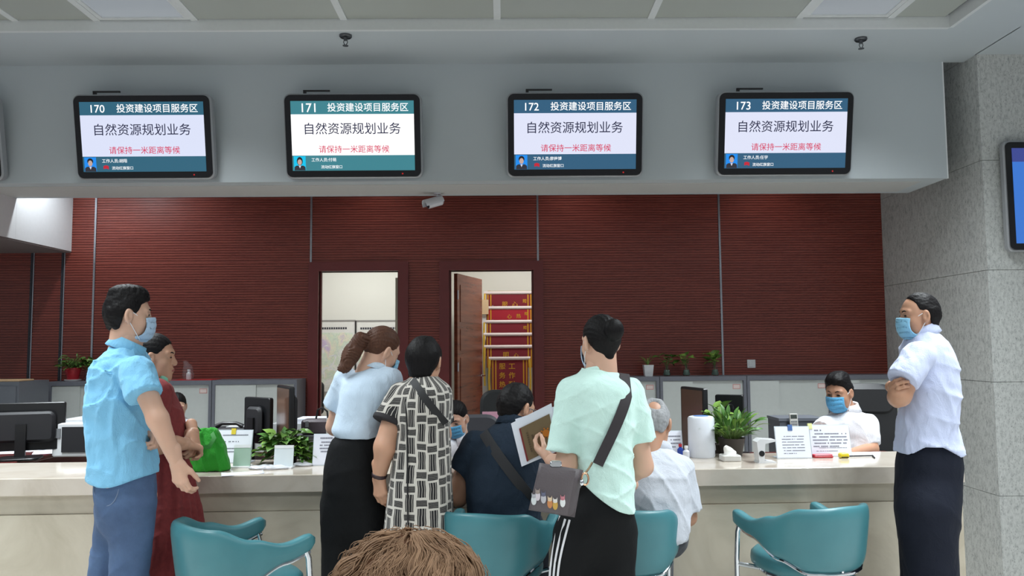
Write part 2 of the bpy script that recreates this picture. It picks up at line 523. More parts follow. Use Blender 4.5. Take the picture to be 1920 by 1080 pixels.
# ceiling: border soffit, recess upstand, grid of panels
RX0, RX1, RY1 = -8.6, 3.62, 6.27
m = MB()
m.box((-9, RY1, CEIL), (BK_X1 + 0.21, BK_Y0 + 0.02, CEIL + 0.3))
m.box((RX1, -6, CEIL), (9, RY1, CEIL + 0.3))
m.box((BK_X1 + 0.2, RY1, CEIL), (9, STONE_Y + 0.01, CEIL + 0.3))
m.box((-9, -6, CEIL + 0.26), (RX1 + 0.1, RY1 + 0.1, CEIL + 0.34))
m.box((-9, BK_Y1, 3.62), (STONE_X + 0.02, WALL_Y + 0.1, 3.72))
ceiling = props(m.build('ceiling', WHITE, smooth=False), kind='structure')
PANEL = plain('grey_metal_ceiling_panel', (176, 180, 174), 0.55, 0.15, grain=0.03, scale=200)
TEE = plain('white_ceiling_tee', (214, 217, 218), 0.6)
cols = [-3.896 - 1.2 * 3, -3.896 - 1.2 * 2, -3.896 - 1.2, -3.896, -3.247, -2.466, -1.273, -0.04, 1.2, 2.4, 3.144, 3.6]
LIGHT_COLS = (4, 9)       # the narrow bays carry the panel lights
ys = [RY1, 5.05, 3.85, 2.65, 1.45, 0.25, -0.95, -2.15, -3.35, -4.55, -5.75]
zc = CEIL + 0.085
PANEL_MESH = {}
for i in range(len(cols) - 1):
    for j in range(len(ys) - 1):
        if i in LIGHT_COLS and j in (0, 1, 2, 3): continue
        w = round(cols[i + 1] - cols[i] - 0.03, 3); d = round(ys[j] - ys[j + 1] - 0.03, 3)
        if (w, d) not in PANEL_MESH:
            PANEL_MESH[(w, d)] = MB().box((-w / 2, -d / 2, 0), (w / 2, d / 2, 0.02)).mesh('ceiling_panel')
        o = link_mesh('ceiling_panel', PANEL_MESH[(w, d)], PANEL, ceiling)
        o.location = ((cols[i] + cols[i + 1]) / 2, (ys[j] + ys[j + 1]) / 2, zc)
for x in cols[:-1]:
    MB().box((x - 0.028, -5.75, zc - 0.008), (x + 0.028, RY1, zc + 0.03)).build('ceiling_tee', TEE, ceiling, smooth=False)
for y in ys[1:]:
    MB().box((-7.4, y - 0.02, zc - 0.006), (3.6, y + 0.02, zc + 0.03)).build('ceiling_tee', TEE, ceiling, smooth=False)
MB().box((-7.4, RY1 - 0.004, CEIL - 0.003), (RX1, RY1 + 0.03, zc + 0.02)).build('recess_edge', TEE, ceiling, smooth=False)
MB().box((RX1 - 0.002, -5.75, CEIL - 0.003), (RX1 + 0.03, RY1, zc + 0.02)).build('recess_edge', TEE, ceiling, smooth=False)

DIFF = emit('light_diffuser_dim', (205, 214, 222), 0.42)
n_l = 0
for i in LIGHT_COLS:
    for j in (0, 1, 2, 3):
        xa, xb = cols[i] + 0.03, cols[i + 1] - 0.03; ya, yb = ys[j + 1] + 0.02, ys[j] - 0.02
        side = 'left' if i == 4 else 'right'
        where = ['nearest the display bulkhead', 'second from the display bulkhead', 'third from the display bulkhead', 'farthest from the display bulkhead'][j]
        t = thing('ceiling_light', ((xa + xb) / 2, (ya + yb) / 2, zc), f'recessed ceiling panel light in the {side} bay, {where}', 'ceiling light', 'panel lights in the ceiling')
        m = MB(); b = 0.035
        m.box((xa, ya, zc - 0.006), (xb, ya + b, zc + 0.03)); m.box((xa, yb - b, zc - 0.006), (xb, yb, zc + 0.03))
        m.box((xa, ya + b, zc - 0.006), (xa + b, yb - b, zc + 0.03)); m.box((xb - b, ya + b, zc - 0.006), (xb, yb - b, zc + 0.03))
        m.build('frame', TEE, t, smooth=False)
        MB().box((xa + b, ya + b, zc + 0.004), (xb - b, yb - b, zc + 0.02)).build('diffuser', DIFF, t, smooth=False)

# white beam running back on the far left, its underside shade painted as a thin dark sheet
m = MB().box((-6.4, BK_Y1 + 0.002, 2.50), (-4.745, WALL_Y - 0.008, 3.62)).box((-6.4, 6.9, 2.50), (-4.745, BK_Y1 + 0.001, 2.898))
beam = props(m.build('trim_beam', plain('beam_paint', (222, 223, 226), 0.7), smooth=False), kind='structure')
MB().box((-6.4, 6.9, 2.485), (-4.75, WALL_Y - 0.008, 2.5)).build('underside_shade', plain('beam_shade_grey', (120, 112, 112), 0.6), beam, smooth=False)
# =================================================================== fixtures on the bulkhead, wall and ceiling
BLACK = plain('black_plastic', (22, 23, 26), 0.35)
BLACK_MATTE = plain('black_matte_plastic', (34, 34, 38), 0.6)
SILVER = plain('silver_plastic', (170, 172, 176), 0.35, 0.4)
GREY_PL = plain('grey_plastic', (120, 122, 126), 0.5)
WHITE_PL = plain('white_plastic', (225, 227, 230), 0.35)
PAPER = plain('white_paper', (226, 229, 240), 0.8, grain=0.02)
RED = plain('red_plastic', (176, 32, 44), 0.4)
INK = plain('printed_ink', (60, 62, 72), 0.8)

def display(cx, num, who, label, tint, bright, portrait):
    W, H, tilt = 1.2, 0.735, R(11)
    cz, cy = 3.275, 6.93
    t = thing('display_screen', (cx, cy, cz - H / 2), label, 'screen', 'counter number screens on the bulkhead')
    M = Matrix.Translation((cx, cy, cz)) @ Matrix.Rotation(tilt, 4, 'X')
    MB().rbox((-W / 2, -0.035, -H / 2), (W / 2, 0.05, H / 2), 0.06, M, 'y', 6, 0.012).build('silver_shell', SILVER, t)
    MB().rbox((-W / 2 + 0.012, -0.046, -H / 2 + 0.012), (W / 2 - 0.012, -0.034, H / 2 - 0.012), 0.055, M, 'y', 6, 0.004).build('black_bezel', plain('gloss_black_bezel', (20, 20, 23), 0.12), t)
    sw, sh = 1.07, 0.60; sx0, sz1 = -sw / 2, H / 2 - 0.066
    fy = -0.0475
    teal = emit(f'screen_teal_{tint}', {0: (44, 98, 122), 1: (60, 130, 142), 2: (46, 92, 124)}[tint], 1.0)
    white = emit(f'screen_white_{tint}', {0: (226, 232, 255), 1: (255, 255, 255), 2: (230, 234, 255)}[tint], bright)
    def rect(x0, x1, v0, v1, name, mat, parent, dy=0.0):     # u, v in 0..1 of the screen, v downwards
        return MB().box((sx0 + x0 * sw, fy + dy - 0.001, sz1 - v1 * sh), (sx0 + x1 * sw, fy + dy + 0.001, sz1 - v0 * sh), M).build(name, mat, parent, smooth=False)
    body = rect(0, 1, 0.19, 0.78, 'screen_body', white, t)
    head = rect(0, 1, 0, 0.19, 'screen_header', teal, t)
    foot = rect(0, 1, 0.78, 1, 'screen_footer', teal, t)
    T = M @ frame_matrix((sx0, fy - 0.0016, sz1), (1, 0, 0), (0, 0, 1))
    letters_w = emit('screen_letters_white', (250, 253, 255), 1.15)
    def tx(s, u, v, w, mat, parent, bold=0.0):
        mb = MB(); add_text(mb, s, w * sw, (u * sw, -v * sh), T, bold); mb.build('lettering', mat, parent, smooth=False)
    if num: tx(num, 0.147, 0.098, 0.112, letters_w, head, 0.006)
    tx('投资建设项目服务区', 0.627, 0.092, 0.656, letters_w, head, 0.006)
    tx('自然资源规划业务', 0.5, 0.394, 0.78, emit('screen_letters_navy', (26, 28, 66), 1.0), body, 0.004)
    tx('请保持一米距离等候', 0.507, 0.69, 0.575, emit('screen_letters_red', (214, 34, 84), 1.0), body, 0.004)
    tx('工作人员:' + who, 0.145 + 0.032 * (5 + len(who)) / 2, 0.842, 0.031 * (4.5 + len(who)), letters_w, foot, 0.004)
    tx('流动红旗窗口', 0.319, 0.945, 0.172, letters_w, foot, 0.004)
    if tint != 1:
        mb = MB()
        pts = [(0.0, 0.0), (0.022, 0.006), (0.045, -0.003), (0.045, 0.026), (0.022, 0.034), (0.0, 0.027)]
        mb.prism([(sx0 + 0.165 * sw + p[0], sz1 - 0.96 * sh + p[1]) for p in pts], fy - 0.002, fy - 0.0005, M, 'y')
        mb.build('red_flag', emit('screen_flag_red', (196, 30, 52), 1.0), foot, smooth=False)
    # identity portrait: blue ground, dark suit, face, hair
    rect(0.012, 0.108, 0.79, 0.995, 'portrait_ground', emit('portrait_blue' + ('b' if tint == 1 else ''), (0, 196, 240) if tint == 1 else (22, 140, 240), 1.0), foot, -0.001)
    def disc(cu, cv, ru, rv, name, mat, dy, z_min=None):
        mb = MB(); n = 20; poly = []
        for i in range(n):
            a = 2 * math.pi * i / n
            poly.append((sx0 + (cu + ru * math.cos(a)) * sw, sz1 - (cv - rv * math.sin(a)) * sh))
        mb.prism(poly, fy + dy - 0.0006, fy + dy, M, 'y'); mb.build(name, mat, foot, smooth=False)
    skin = emit('portrait_skin', (206, 176, 164), 0.9)
    hair = emit('portrait_hair', (24, 22, 30), 0.8)
    suit = emit('portrait_suit', (46, 46, 56), 0.9)
    mb = MB(); poly = [(0.014, 0.995), (0.106, 0.995), (0.104, 0.945), (0.088, 0.925), (0.032, 0.925), (0.016, 0.945)]
    mb.prism([(sx0 + u * sw, sz1 - v * sh) for u, v in poly][::-1], fy - 0.0026, fy - 0.002, M, 'y'); mb.build('portrait_suit', suit, foot, smooth=False)
    mb = MB(); poly = [(0.05, 0.925), (0.06, 0.965), (0.07, 0.925)]
    mb.prism([(sx0 + u * sw, sz1 - v * sh) for u, v in poly][::-1], fy - 0.0032, fy - 0.0026, M, 'y'); mb.build('portrait_collar', emit('portrait_shirt', (226, 226, 240), 0.9), foot, smooth=False)
    disc(0.06, 0.848 if portrait else 0.862, 0.024, 0.045 if portrait else 0.062, 'portrait_hair', hair, -0.0022)
    disc(0.06, 0.876, 0.0175, 0.042, 'portrait_face', skin, -0.0034)
    # status light, antenna strip on top, bracket behind
    MB().ell(M @ Vector((W * 0.355, -0.047, -H / 2 + 0.04)), (0.007, 0.004, 0.007), 10, 6).build('power_light', emit('red_led', (255, 40, 40), 1.3 if tint == 1 else 0.5), t)
    mb = MB(); mb.box((-W / 2 + 0.17, -0.01, H / 2 + 0.018), (-W / 2 + 0.40, 0.015, H / 2 + 0.032), M); mb.box((-W / 2 + 0.17, -0.01, H / 2 - 0.002), (-W / 2 + 0.195, 0.015, H / 2 + 0.032), M)
    mb.build('antenna', BLACK, t, smooth=False)
    mb = MB(); mb.box((-0.25, 0.04, -0.2), (0.25, 0.09, 0.2), M); mb.box((cx - 0.1, cy + 0.02, cz - 0.2), (cx + 0.1, BK_Y0 + 0.001, cz + 0.1))
    mb.build('wall_bracket', BLACK_MATTE, t, smooth=False)
    return t

display(-4.98, None, '', 'wall screen cut off by the left picture edge', 0, 0.95, True)
display(-3.135, '170', '胡翔', 'leftmost complete black-framed screen, headed 170', 0, 0.93, True)
display(-1.31, '171', '付萌', 'brightest tilted black-framed screen, headed 171', 1, 1.1, False)
display(0.632, '172', '廖梅博', 'black-framed screen headed 172, right of the security camera', 2, 0.95, True)
display(2.483, '173', '任宇', 'tilted black-framed screen headed 173, next to the stone pier', 2, 0.95, True)

# big blue television on the stone pier
TX0, TX1, TZ0, TZ1 = 4.335, 6.0, 2.2, 3.17
t = thing('television', ((TX0 + TX1) / 2, STONE_Y, TZ0), 'large black-framed blue screen hung on the stone pier at the right edge', 'television')
MB().rbox((TX0, 6.79, TZ0), (TX1, 6.85, TZ1), 0.05, None, 'y', 6, 0.01).build('silver_shell', SILVER, t)
MB().rbox((TX0 + 0.015, 6.778, TZ0 + 0.015), (TX1 - 0.015, 6.789, TZ1 - 0.015), 0.045, None, 'y', 6, 0.004).build('black_bezel', MATS['gloss_black_bezel'], t)
MB().box((TX0 + 0.065, 6.775, TZ0 + 0.07), (TX1 - 0.065, 6.777, TZ1 - 0.19)).build('screen_body', emit('tv_blue', (58, 118, 208), 1.0), t, smooth=False)
MB().box((TX0 + 0.065, 6.775, TZ1 - 0.19), (TX1 - 0.065, 6.777, TZ1 - 0.07)).build('screen_header', emit('tv_indigo', (62, 74, 150), 0.9), t, smooth=False)
MB().box((5.0, 6.85, 2.5), (5.5, STONE_Y, 2.9)).build('wall_bracket', BLACK_MATTE, t, smooth=False)

# security camera under the bulkhead soffit
p = P(815, 380, 7.6)
t = thing('security_camera', (p[0] + 0.05, 7.6, BK_Z), 'white bullet security camera hanging under the display bulkhead', 'camera')
c = Vector((p[0], 7.6, p[2]))
d = Vector((-0.83, -0.42, -0.32)).normalized()
Mx = frame_matrix(c, d.cross(Vector((0, 0, 1))), d)           # local y = optical axis
def axis_M(c, d):
    d = Vector(d).normalized(); q = d.to_track_quat('Z', 'Y'); return Matrix.Translation(Vector(tuple(map(float, c)))) @ q.to_matrix().to_4x4()
MA = axis_M(c, d)
CAMW = plain('camera_white_metal', (214, 214, 220), 0.3, 0.3)
MB().lathe([(0.0, -0.085), (0.03, -0.085), (0.042, -0.07), (0.042, 0.07), (0.04, 0.075), (0.0, 0.075)], n=24, M=MA, cap=False).build('body', CAMW, t)
mb = MB(); seg = 16; rows_ = [[], [], [], []]
for i in range(seg + 1):
    a = math.pi * (-0.08 + 1.16 * i / seg)
    up = Vector((0, 0, 1)); sd = d.cross(up).normalized(); u2 = sd.cross(d).normalized()
    for k, (rr, ax) in enumerate(((0.05, 0.11), (0.05, -0.08), (0.054, -0.08), (0.054, 0.11))):
        rows_[k].append(c + d * ax + (sd * math.cos(a) + u2 * math.sin(a)) * rr)
mb.grid(rows_ + [rows_[0]]); mb.build('sun_shield', CAMW, t)
MB().lathe([(0.0, 0.076), (0.036, 0.076), (0.036, 0.0785), (0.0, 0.0785)], n=20, M=MA, cap=False).build('front_glass', plain('dark_lens_glass', (12, 12, 16), 0.05), t)
MB().lathe([(0.0, 0.079), (0.014, 0.079), (0.012, 0.083), (0.0, 0.083)], n=16, M=MA, cap=False).build('lens', BLACK, t)
mb = MB(); q0 = c - d * 0.03 + Vector((0, 0, 0.045)); mb.tube([q0, Vector((q0.x, q0.y, BK_Z - 0.012))], 0.009, 10); mb.lathe([(0.035, BK_Z - 0.014), (0.035, BK_Z)], (q0.x, q0.y, 0), 20); mb.build('ceiling_mount', CAMW, t)

# sprinklers
for px, py, lab in ((648, 66, 'ceiling sprinkler above the screens headed 171 and 172'), (1614, 72, 'ceiling sprinkler above the screen headed 173')):
    q = PZ(px, py, CEIL)
    t = thing('sprinkler', q, lab, 'sprinkler', 'ceiling sprinklers')
    DKM = plain('dull_metal', (96, 98, 102), 0.35, 0.7)
    MB().lathe([(0.052, CEIL - 0.012), (0.045, CEIL - 0.02), (0.05, CEIL - 0.004), (0.05, CEIL)], (q[0], q[1], 0), 24).build('escutcheon', DKM, t)
    mb = MB().lathe([(0.014, CEIL - 0.045), (0.017, CEIL - 0.02)], (q[0], q[1], 0), 12)
    for s in (-1, 1): mb.tube([(q[0] + s * 0.012, q[1], CEIL - 0.04), (q[0] + s * 0.016, q[1], CEIL - 0.06), (q[0] + s * 0.004, q[1], CEIL - 0.085)], 0.0035, 6)
    mb.build('frame', DKM, t)
    MB().lathe([(0.003, CEIL - 0.092), (0.024, CEIL - 0.09), (0.024, CEIL - 0.087), (0.003, CEIL - 0.085)], (q[0], q[1], 0), 16).build('deflector', DKM, t)

# wall switch
q = P(1408, 682, WALL_Y)
t = thing('wall_switch', (q[0], WALL_Y, q[2] - 0.045), 'square white wall switch on the red wood panel', 'switch')
MB().rbox((q[0] - 0.045, WALL_Y - 0.018, q[2] - 0.045), (q[0] + 0.045, WALL_Y - 0.006, q[2] + 0.045), 0.006, None, 'y', 3, 0.002).build('plate', WHITE_PL, t)
MB().rbox((q[0] - 0.028, WALL_Y - 0.022, q[2] - 0.03), (q[0] + 0.028, WALL_Y - 0.017, q[2] + 0.03), 0.004, None, 'y', 3, 0.002).build('rocker', WHITE_PL, t)

# =================================================================== steel cabinets along the back wall
CAB_FR = plain('cabinet_dark_grey', (112, 114, 124), 0.5, 0.1)
CAB_DOOR = plain('cabinet_light_grey', (202, 206, 204), 0.5, 0.05)
CZ = 1.095
def cabinet(x0, x1, label, tag_label=True, seam=0.36):
    t = thing('steel_cabinet', ((x0 + x1) / 2, 8.57, 0), label, 'cabinet', 'low steel cabinets along the back wall')
    ya, yb = 8.385, 8.755
    g = 0.003; a, b = x0 + g, x1 - g
    mb = MB()
    mb.box((a, ya, CZ - 0.045), (b, yb, CZ)); mb.box((a, ya, 0.0), (b, yb, 0.07))
    mb.box((a, ya, 0.07), (a + 0.03, yb, CZ - 0.045)); mb.box((b - 0.03, ya, 0.07), (b, yb, CZ - 0.045)); mb.box((a + 0.03, yb - 0.02, 0.07), (b - 0.03, yb, CZ - 0.045))
    mb.build('carcass', CAB_FR, t, smooth=False)
    xs = a + 0.03 + seam * (b - a - 0.06)
    d1 = MB().box((a + 0.031, ya + 0.012, 0.072), (xs + 0.01, ya + 0.03, CZ - 0.048)).build('sliding_door', CAB_DOOR, t, smooth=False)
    d2 = MB().box((xs, ya + 0.034, 0.072), (b - 0.031, ya + 0.052, CZ - 0.048)).build('sliding_door', CAB_DOOR, t, smooth=False)
    MB().box((xs + 0.03, ya + 0.031, 0.5), (xs + 0.045, ya + 0.035, 0.64)).build('finger_pull', CAB_FR, d2, smooth=False)
    if tag_label:
        lx = b - 0.031 - 0.105
        MB().box((lx, ya + 0.0325, CZ - 0.135), (lx + 0.08, ya + 0.035, CZ - 0.085)).build('paper_tag', plain('tag_red', (206, 150, 146), 0.8), d2, smooth=False)
        MB().box((lx + 0.007, ya + 0.0318, CZ - 0.128), (lx + 0.073, ya + 0.033, CZ - 0.092)).build('tag_print', plain('tag_pink', (226, 208, 204), 0.8), d2, smooth=False)
    return t
cabinet(-4.73, -3.89, 'low grey steel cabinet below the red flower pot')
cabinet(-3.89, -3.041, 'low grey steel cabinet with a plastic-bagged bottle on top')
cabinet(-3.041, -2.157, 'low grey steel cabinet beside the first doorway', False, 0.5)
cabinet(0.721, 1.618, 'low grey steel cabinet under the small white flower pot')
cabinet(1.618, 2.529, 'low grey steel cabinet under the glass vases of cuttings')
cabinet(2.529, 3.424, 'low grey steel cabinet below the white wall switch')
cabinet(3.424, 4.19, 'low grey steel cabinet against the stone pier')

# darker filing cabinet at the far left with a pale board on it
q = P(36, 716, 7.7)
t = thing('filing_cabinet', (q[0] - 0.5, 7.95, 0), 'dark grey filing cabinet at the left picture edge', 'cabinet')
FC = plain('filing_grey', (104, 108, 116), 0.5, 0.1)
MB().box((q[0] - 0.9, 7.7, 0), (q[0], 8.2, q[2])).build('carcass', FC, t, smooth=False)
for k in range(3):
    z0 = 0.05 + k * (q[2] - 0.08) / 3
    d = MB().box((q[0] - 0.88, 7.685, z0), (q[0] - 0.02, 7.7, z0 + (q[2] - 0.08) / 3 - 0.012)).build('drawer', FC, t, smooth=False)
    MB().box((q[0] - 0.55, 7.672, z0 + 0.2), (q[0] - 0.35, 7.685, z0 + 0.23)).build('handle', ALU, d, smooth=False)
single(MB().rbox((q[0] - 0.75, 7.75, q[2]), (q[0] - 0.03, 8.0, q[2] + 0.018), 0.01, None, 'z', 3, 0.004), 'wooden_board', plain('pale_wood', (206, 172, 134), 0.5, grain=0.15), (q[0] - 0.4, 7.87, q[2]), 'pale wooden board lying on the dark filing cabinet', 'board')

# =================================================================== the service counter
MC = Matrix.Translation((0, 4.03, 0)) @ Matrix.Rotation(R(1.7), 4, 'Z')
CT = 0.80
counter = thing('service_counter', (0, 4.3, 0), 'long beige marble service counter across the hall', 'counter')
xs = [-4.6, -1.92, -0.75, 0.47, 2.335]
for a, b in zip(xs[:-1], xs[1:]):
    MB().rbox((a + 0.0015, 0, CT - 0.085), (b - 0.0015, 0.56, CT), 0.003, MC, 'z', 2, 0.003).build('top_slab', COUNTER_TOP, counter, smooth=False)
    MB().box((a + 0.0015, 0.045, CT - 0.18), (b - 0.0015, 0.4, CT - 0.085), MC).build('neck_band', COUNTER_FACE, counter, smooth=False)
    MB().box((a + 0.0015, 0.03, 0.1), (b - 0.0015, 0.4, CT - 0.182), MC).build('front_slab', COUNTER_FACE, counter, smooth=False)
MB().box((-4.6, 0.08, 0), (2.30, 0.38, 0.1), MC).build('plinth', plain('plinth_stone', (92, 88, 82), 0.4), counter, smooth=False)

def on_counter(px, py): return PZ(px, py, CT)

# =================================================================== teal tub armchairs
def leather():
    n = NT('teal_leatherette'); v = n.coord()
    a = n.vor(v, 260); b = n.noise(v, 6, 3)
    n.set(n.mix(b, lin(58, 114, 124), lin(74, 134, 142)), 0.38, Specular_IOR_Level=0.5); n.bump(a, 0.05, 0.001)
    return n.m
TEAL = leather()
def chair_path(s):
    """s in -1..1 from left arm tip round the back to right arm tip; chair faces +Y"""
    a, b = 0.245, 0.25
    k = 0.66
    t = abs(s); sg = 1 if s >= 0 else -1
    if t < k:
        an = t / k * math.pi / 2
        x, y = a * math.sin(an) ** 0.86, -b * math.cos(an); tx, ty = math.cos(an), math.sin(an)
    else:
        x, y = a, (t - k) / (1 - k) * 0.235; tx, ty = 0.0, 1.0
    return sg * x, y, (sg * math.sin(math.atan2(tx, 0.001)) if False else 0)
def interp(x, pts):
    for (x0, y0), (x1, y1) in zip(pts[:-1], pts[1:]):
        if x <= x1:
            u = (x - x0) / (x1 - x0); u = u * u * (3 - 2 * u); return y0 + (y1 - y0) * u
    return pts[-1][1]
TOPZ = [(0, 0.725), (0.3, 0.715), (0.55, 0.665), (0.78, 0.63), (1.0, 0.655)]
BOTZ = [(0, 0.44), (0.25, 0.445), (0.5, 0.49), (0.8, 0.555), (1.0, 0.585)]
def chair_mesh_back():
    mb = MB(); N = 56; rows = []
    ss = [-1 + 2 * i / N for i in range(N + 1)]
    def pt(s):
        x, y, _ = chair_path(s); return Vector((x, y, 0))
    for i, s in enumerate(ss):
        p = pt(s); d = (pt(min(s + 0.01, 1)) - pt(max(s - 0.01, -1))).normalized()
        nrm = Vector((d.y, -d.x, 0))             # outwards
        zt, zb = interp(abs(s), TOPZ), interp(abs(s), BOTZ)
        e = min(1.0, (1 - abs(s)) / 0.07); sc = math.sqrt(max(0.0, 1 - (1 - e) ** 2)) if e < 1 else 1.0
        sc = max(sc, 0.05)
        zm, hh = (zt + zb) / 2, (zt - zb) / 2 * (0.35 + 0.65 * sc)
        th = 0.030 * (0.2 + 0.8 * sc); row = []
        for k in range(20):
            a = 2 * math.pi * k / 20
            ca, sa = math.cos(a), math.sin(a)
            px = math.copysign(abs(ca) ** 0.7, ca) * th
            pz = math.copysign(abs(sa) ** 0.45, sa) * hh
            lean = 0.10 * (zm + pz - 0.47) * max(0.0, math.cos(min(abs(s) / 0.66, 1) * math.pi / 2)) + 0.05 * (zm + pz - 0.47)
            row.append(p + nrm * (px + lean) + Vector((0, 0, zm + pz)))
        row.append(row[0]); rows.append(row)
    mb.grid(rows)
    n = len(rows[0])
    mb.f.append(tuple(range(n - 1))[::-1]); mb.mi.append(0); k = (len(rows) - 1) * n; mb.f.append(tuple(range(k, k + n - 1))); mb.mi.append(0)
    return mb.mesh('backrest', smooth='all')
def chair_mesh_piping():
    pts = []
    for i in range(61):
        s = -0.97 + 1.94 * i / 60; x, y, _ = chair_path(s)
        pts.append((x * 1.02, y * 1.02 - 0.004, interp(abs(s), BOTZ) - 0.008))
    mb = MB().tube(pts, 0.0085, 8)
    return mb.mesh('piping', smooth=True)
def chair_mesh_seat():
    mb = MB(); rings = [(0.02, 0.395), (0.90, 0.395), (0.985, 0.41), (1.0, 0.43), (0.985, 0.455), (0.9, 0.474), (0.6, 0.484), (0.02, 0.488)]; rows = []
    for sc, z in rings:
        row = []
        for i in range(49):
            a = 2 * math.pi * i / 48; ca, sa = math.cos(a), math.sin(a)
            row.append((0.222 * sc * math.copysign(abs(ca) ** 0.75, ca), 0.03 + 0.245 * sc * math.copysign(abs(sa) ** 0.8, sa), z))
        rows.append(row)
    mb.grid(rows); return mb.mesh('seat', smooth='all')
def chair_mesh_leg(side, front):
    if front:
        pts = [(side * 0.25, 0.19, 0.59), (side * 0.254, 0.205, 0.55), (side * 0.256, 0.215, 0.42), (side * 0.254, 0.225, 0.0)]
    else:
        pts = [(side * 0.16, -0.12, 0.385), (side * 0.175, -0.17, 0.375), (side * 0.20, -0.22, 0.33), (side * 0.215, -0.245, 0.25), (side * 0.23, -0.27, 0.0)]
    return MB().tube(pts, 0.0135, 10).mesh('leg', smooth=True)
def chair_mesh_frame():
    mb = MB()
    ring = [(0.195 * math.cos(2 * math.pi * i / 32), 0.03 + 0.195 * math.sin(2 * math.pi * i / 32), 0.386) for i in range(33)]
    mb.tube(ring, 0.011, 8)
    for s in (-1, 1): mb.tube([(s * 0.165, 0.15, 0.386), (s * 0.256, 0.214, 0.40)], 0.011, 8)
    mb.tube([(-0.165, 0.15, 0.386), (0.165, 0.15, 0.386)], 0.011, 8)
    mb.tube([(0, -0.165, 0.386), (0, -0.245, 0.41), (0, -0.255, 0.45)], 0.011, 8)
    mb.tube([(-0.16, -0.12, 0.386), (0.16, -0.12, 0.386)], 0.011, 8)
    return mb.mesh('frame', smooth=True)
CHM = {'backrest': (chair_mesh_back(), TEAL), 'piping': (chair_mesh_piping(), CHROME), 'seat': (chair_mesh_seat(), TEAL), 'frame': (chair_mesh_frame(), CHROME)}
CHL = [chair_mesh_leg(s, f) for s in (-1, 1) for f in (True, False)]
def armchair(x, y, face, label):
    t = thing('tub_armchair', (x, y, 0), label, 'chair', 'teal tub armchairs at the counter', rz=math.atan2(face[1], face[0]) - math.pi / 2)
    t.scale = (0.9, 0.9, 1.0)
    for k, (me, m) in CHM.items(): link_mesh(k, me, m, t)
    for me in CHL: link_mesh('leg', me, CHROME, t)
    return t
armchair(-1.11, 3.45, (0.74, 0.67), 'empty teal armchair beside the person in the red dress')
armchair(-0.045, 3.66, (0.26, 0.965), 'teal armchair that the navy-shirted man sits in')
armchair(0.53, 3.70, (0.06, 0.99), 'teal armchair that the grey-haired man sits in')
armchair(1.365, 3.72, (-0.35, 0.94), 'empty teal armchair before the counter near the standing man on the right')
# =================================================================== people: implicit surfaces meshed with surface nets
def smin(a, b, k):
    h = np.maximum(k - np.abs(a - b), 0.0) / k
    return np.minimum(a, b) - h * h * k * 0.25
def smax(a, b, k): return -smin(-a, -b, k)
def V3(p): return np.array([float(p[0]), float(p[1]), float(p[2])])


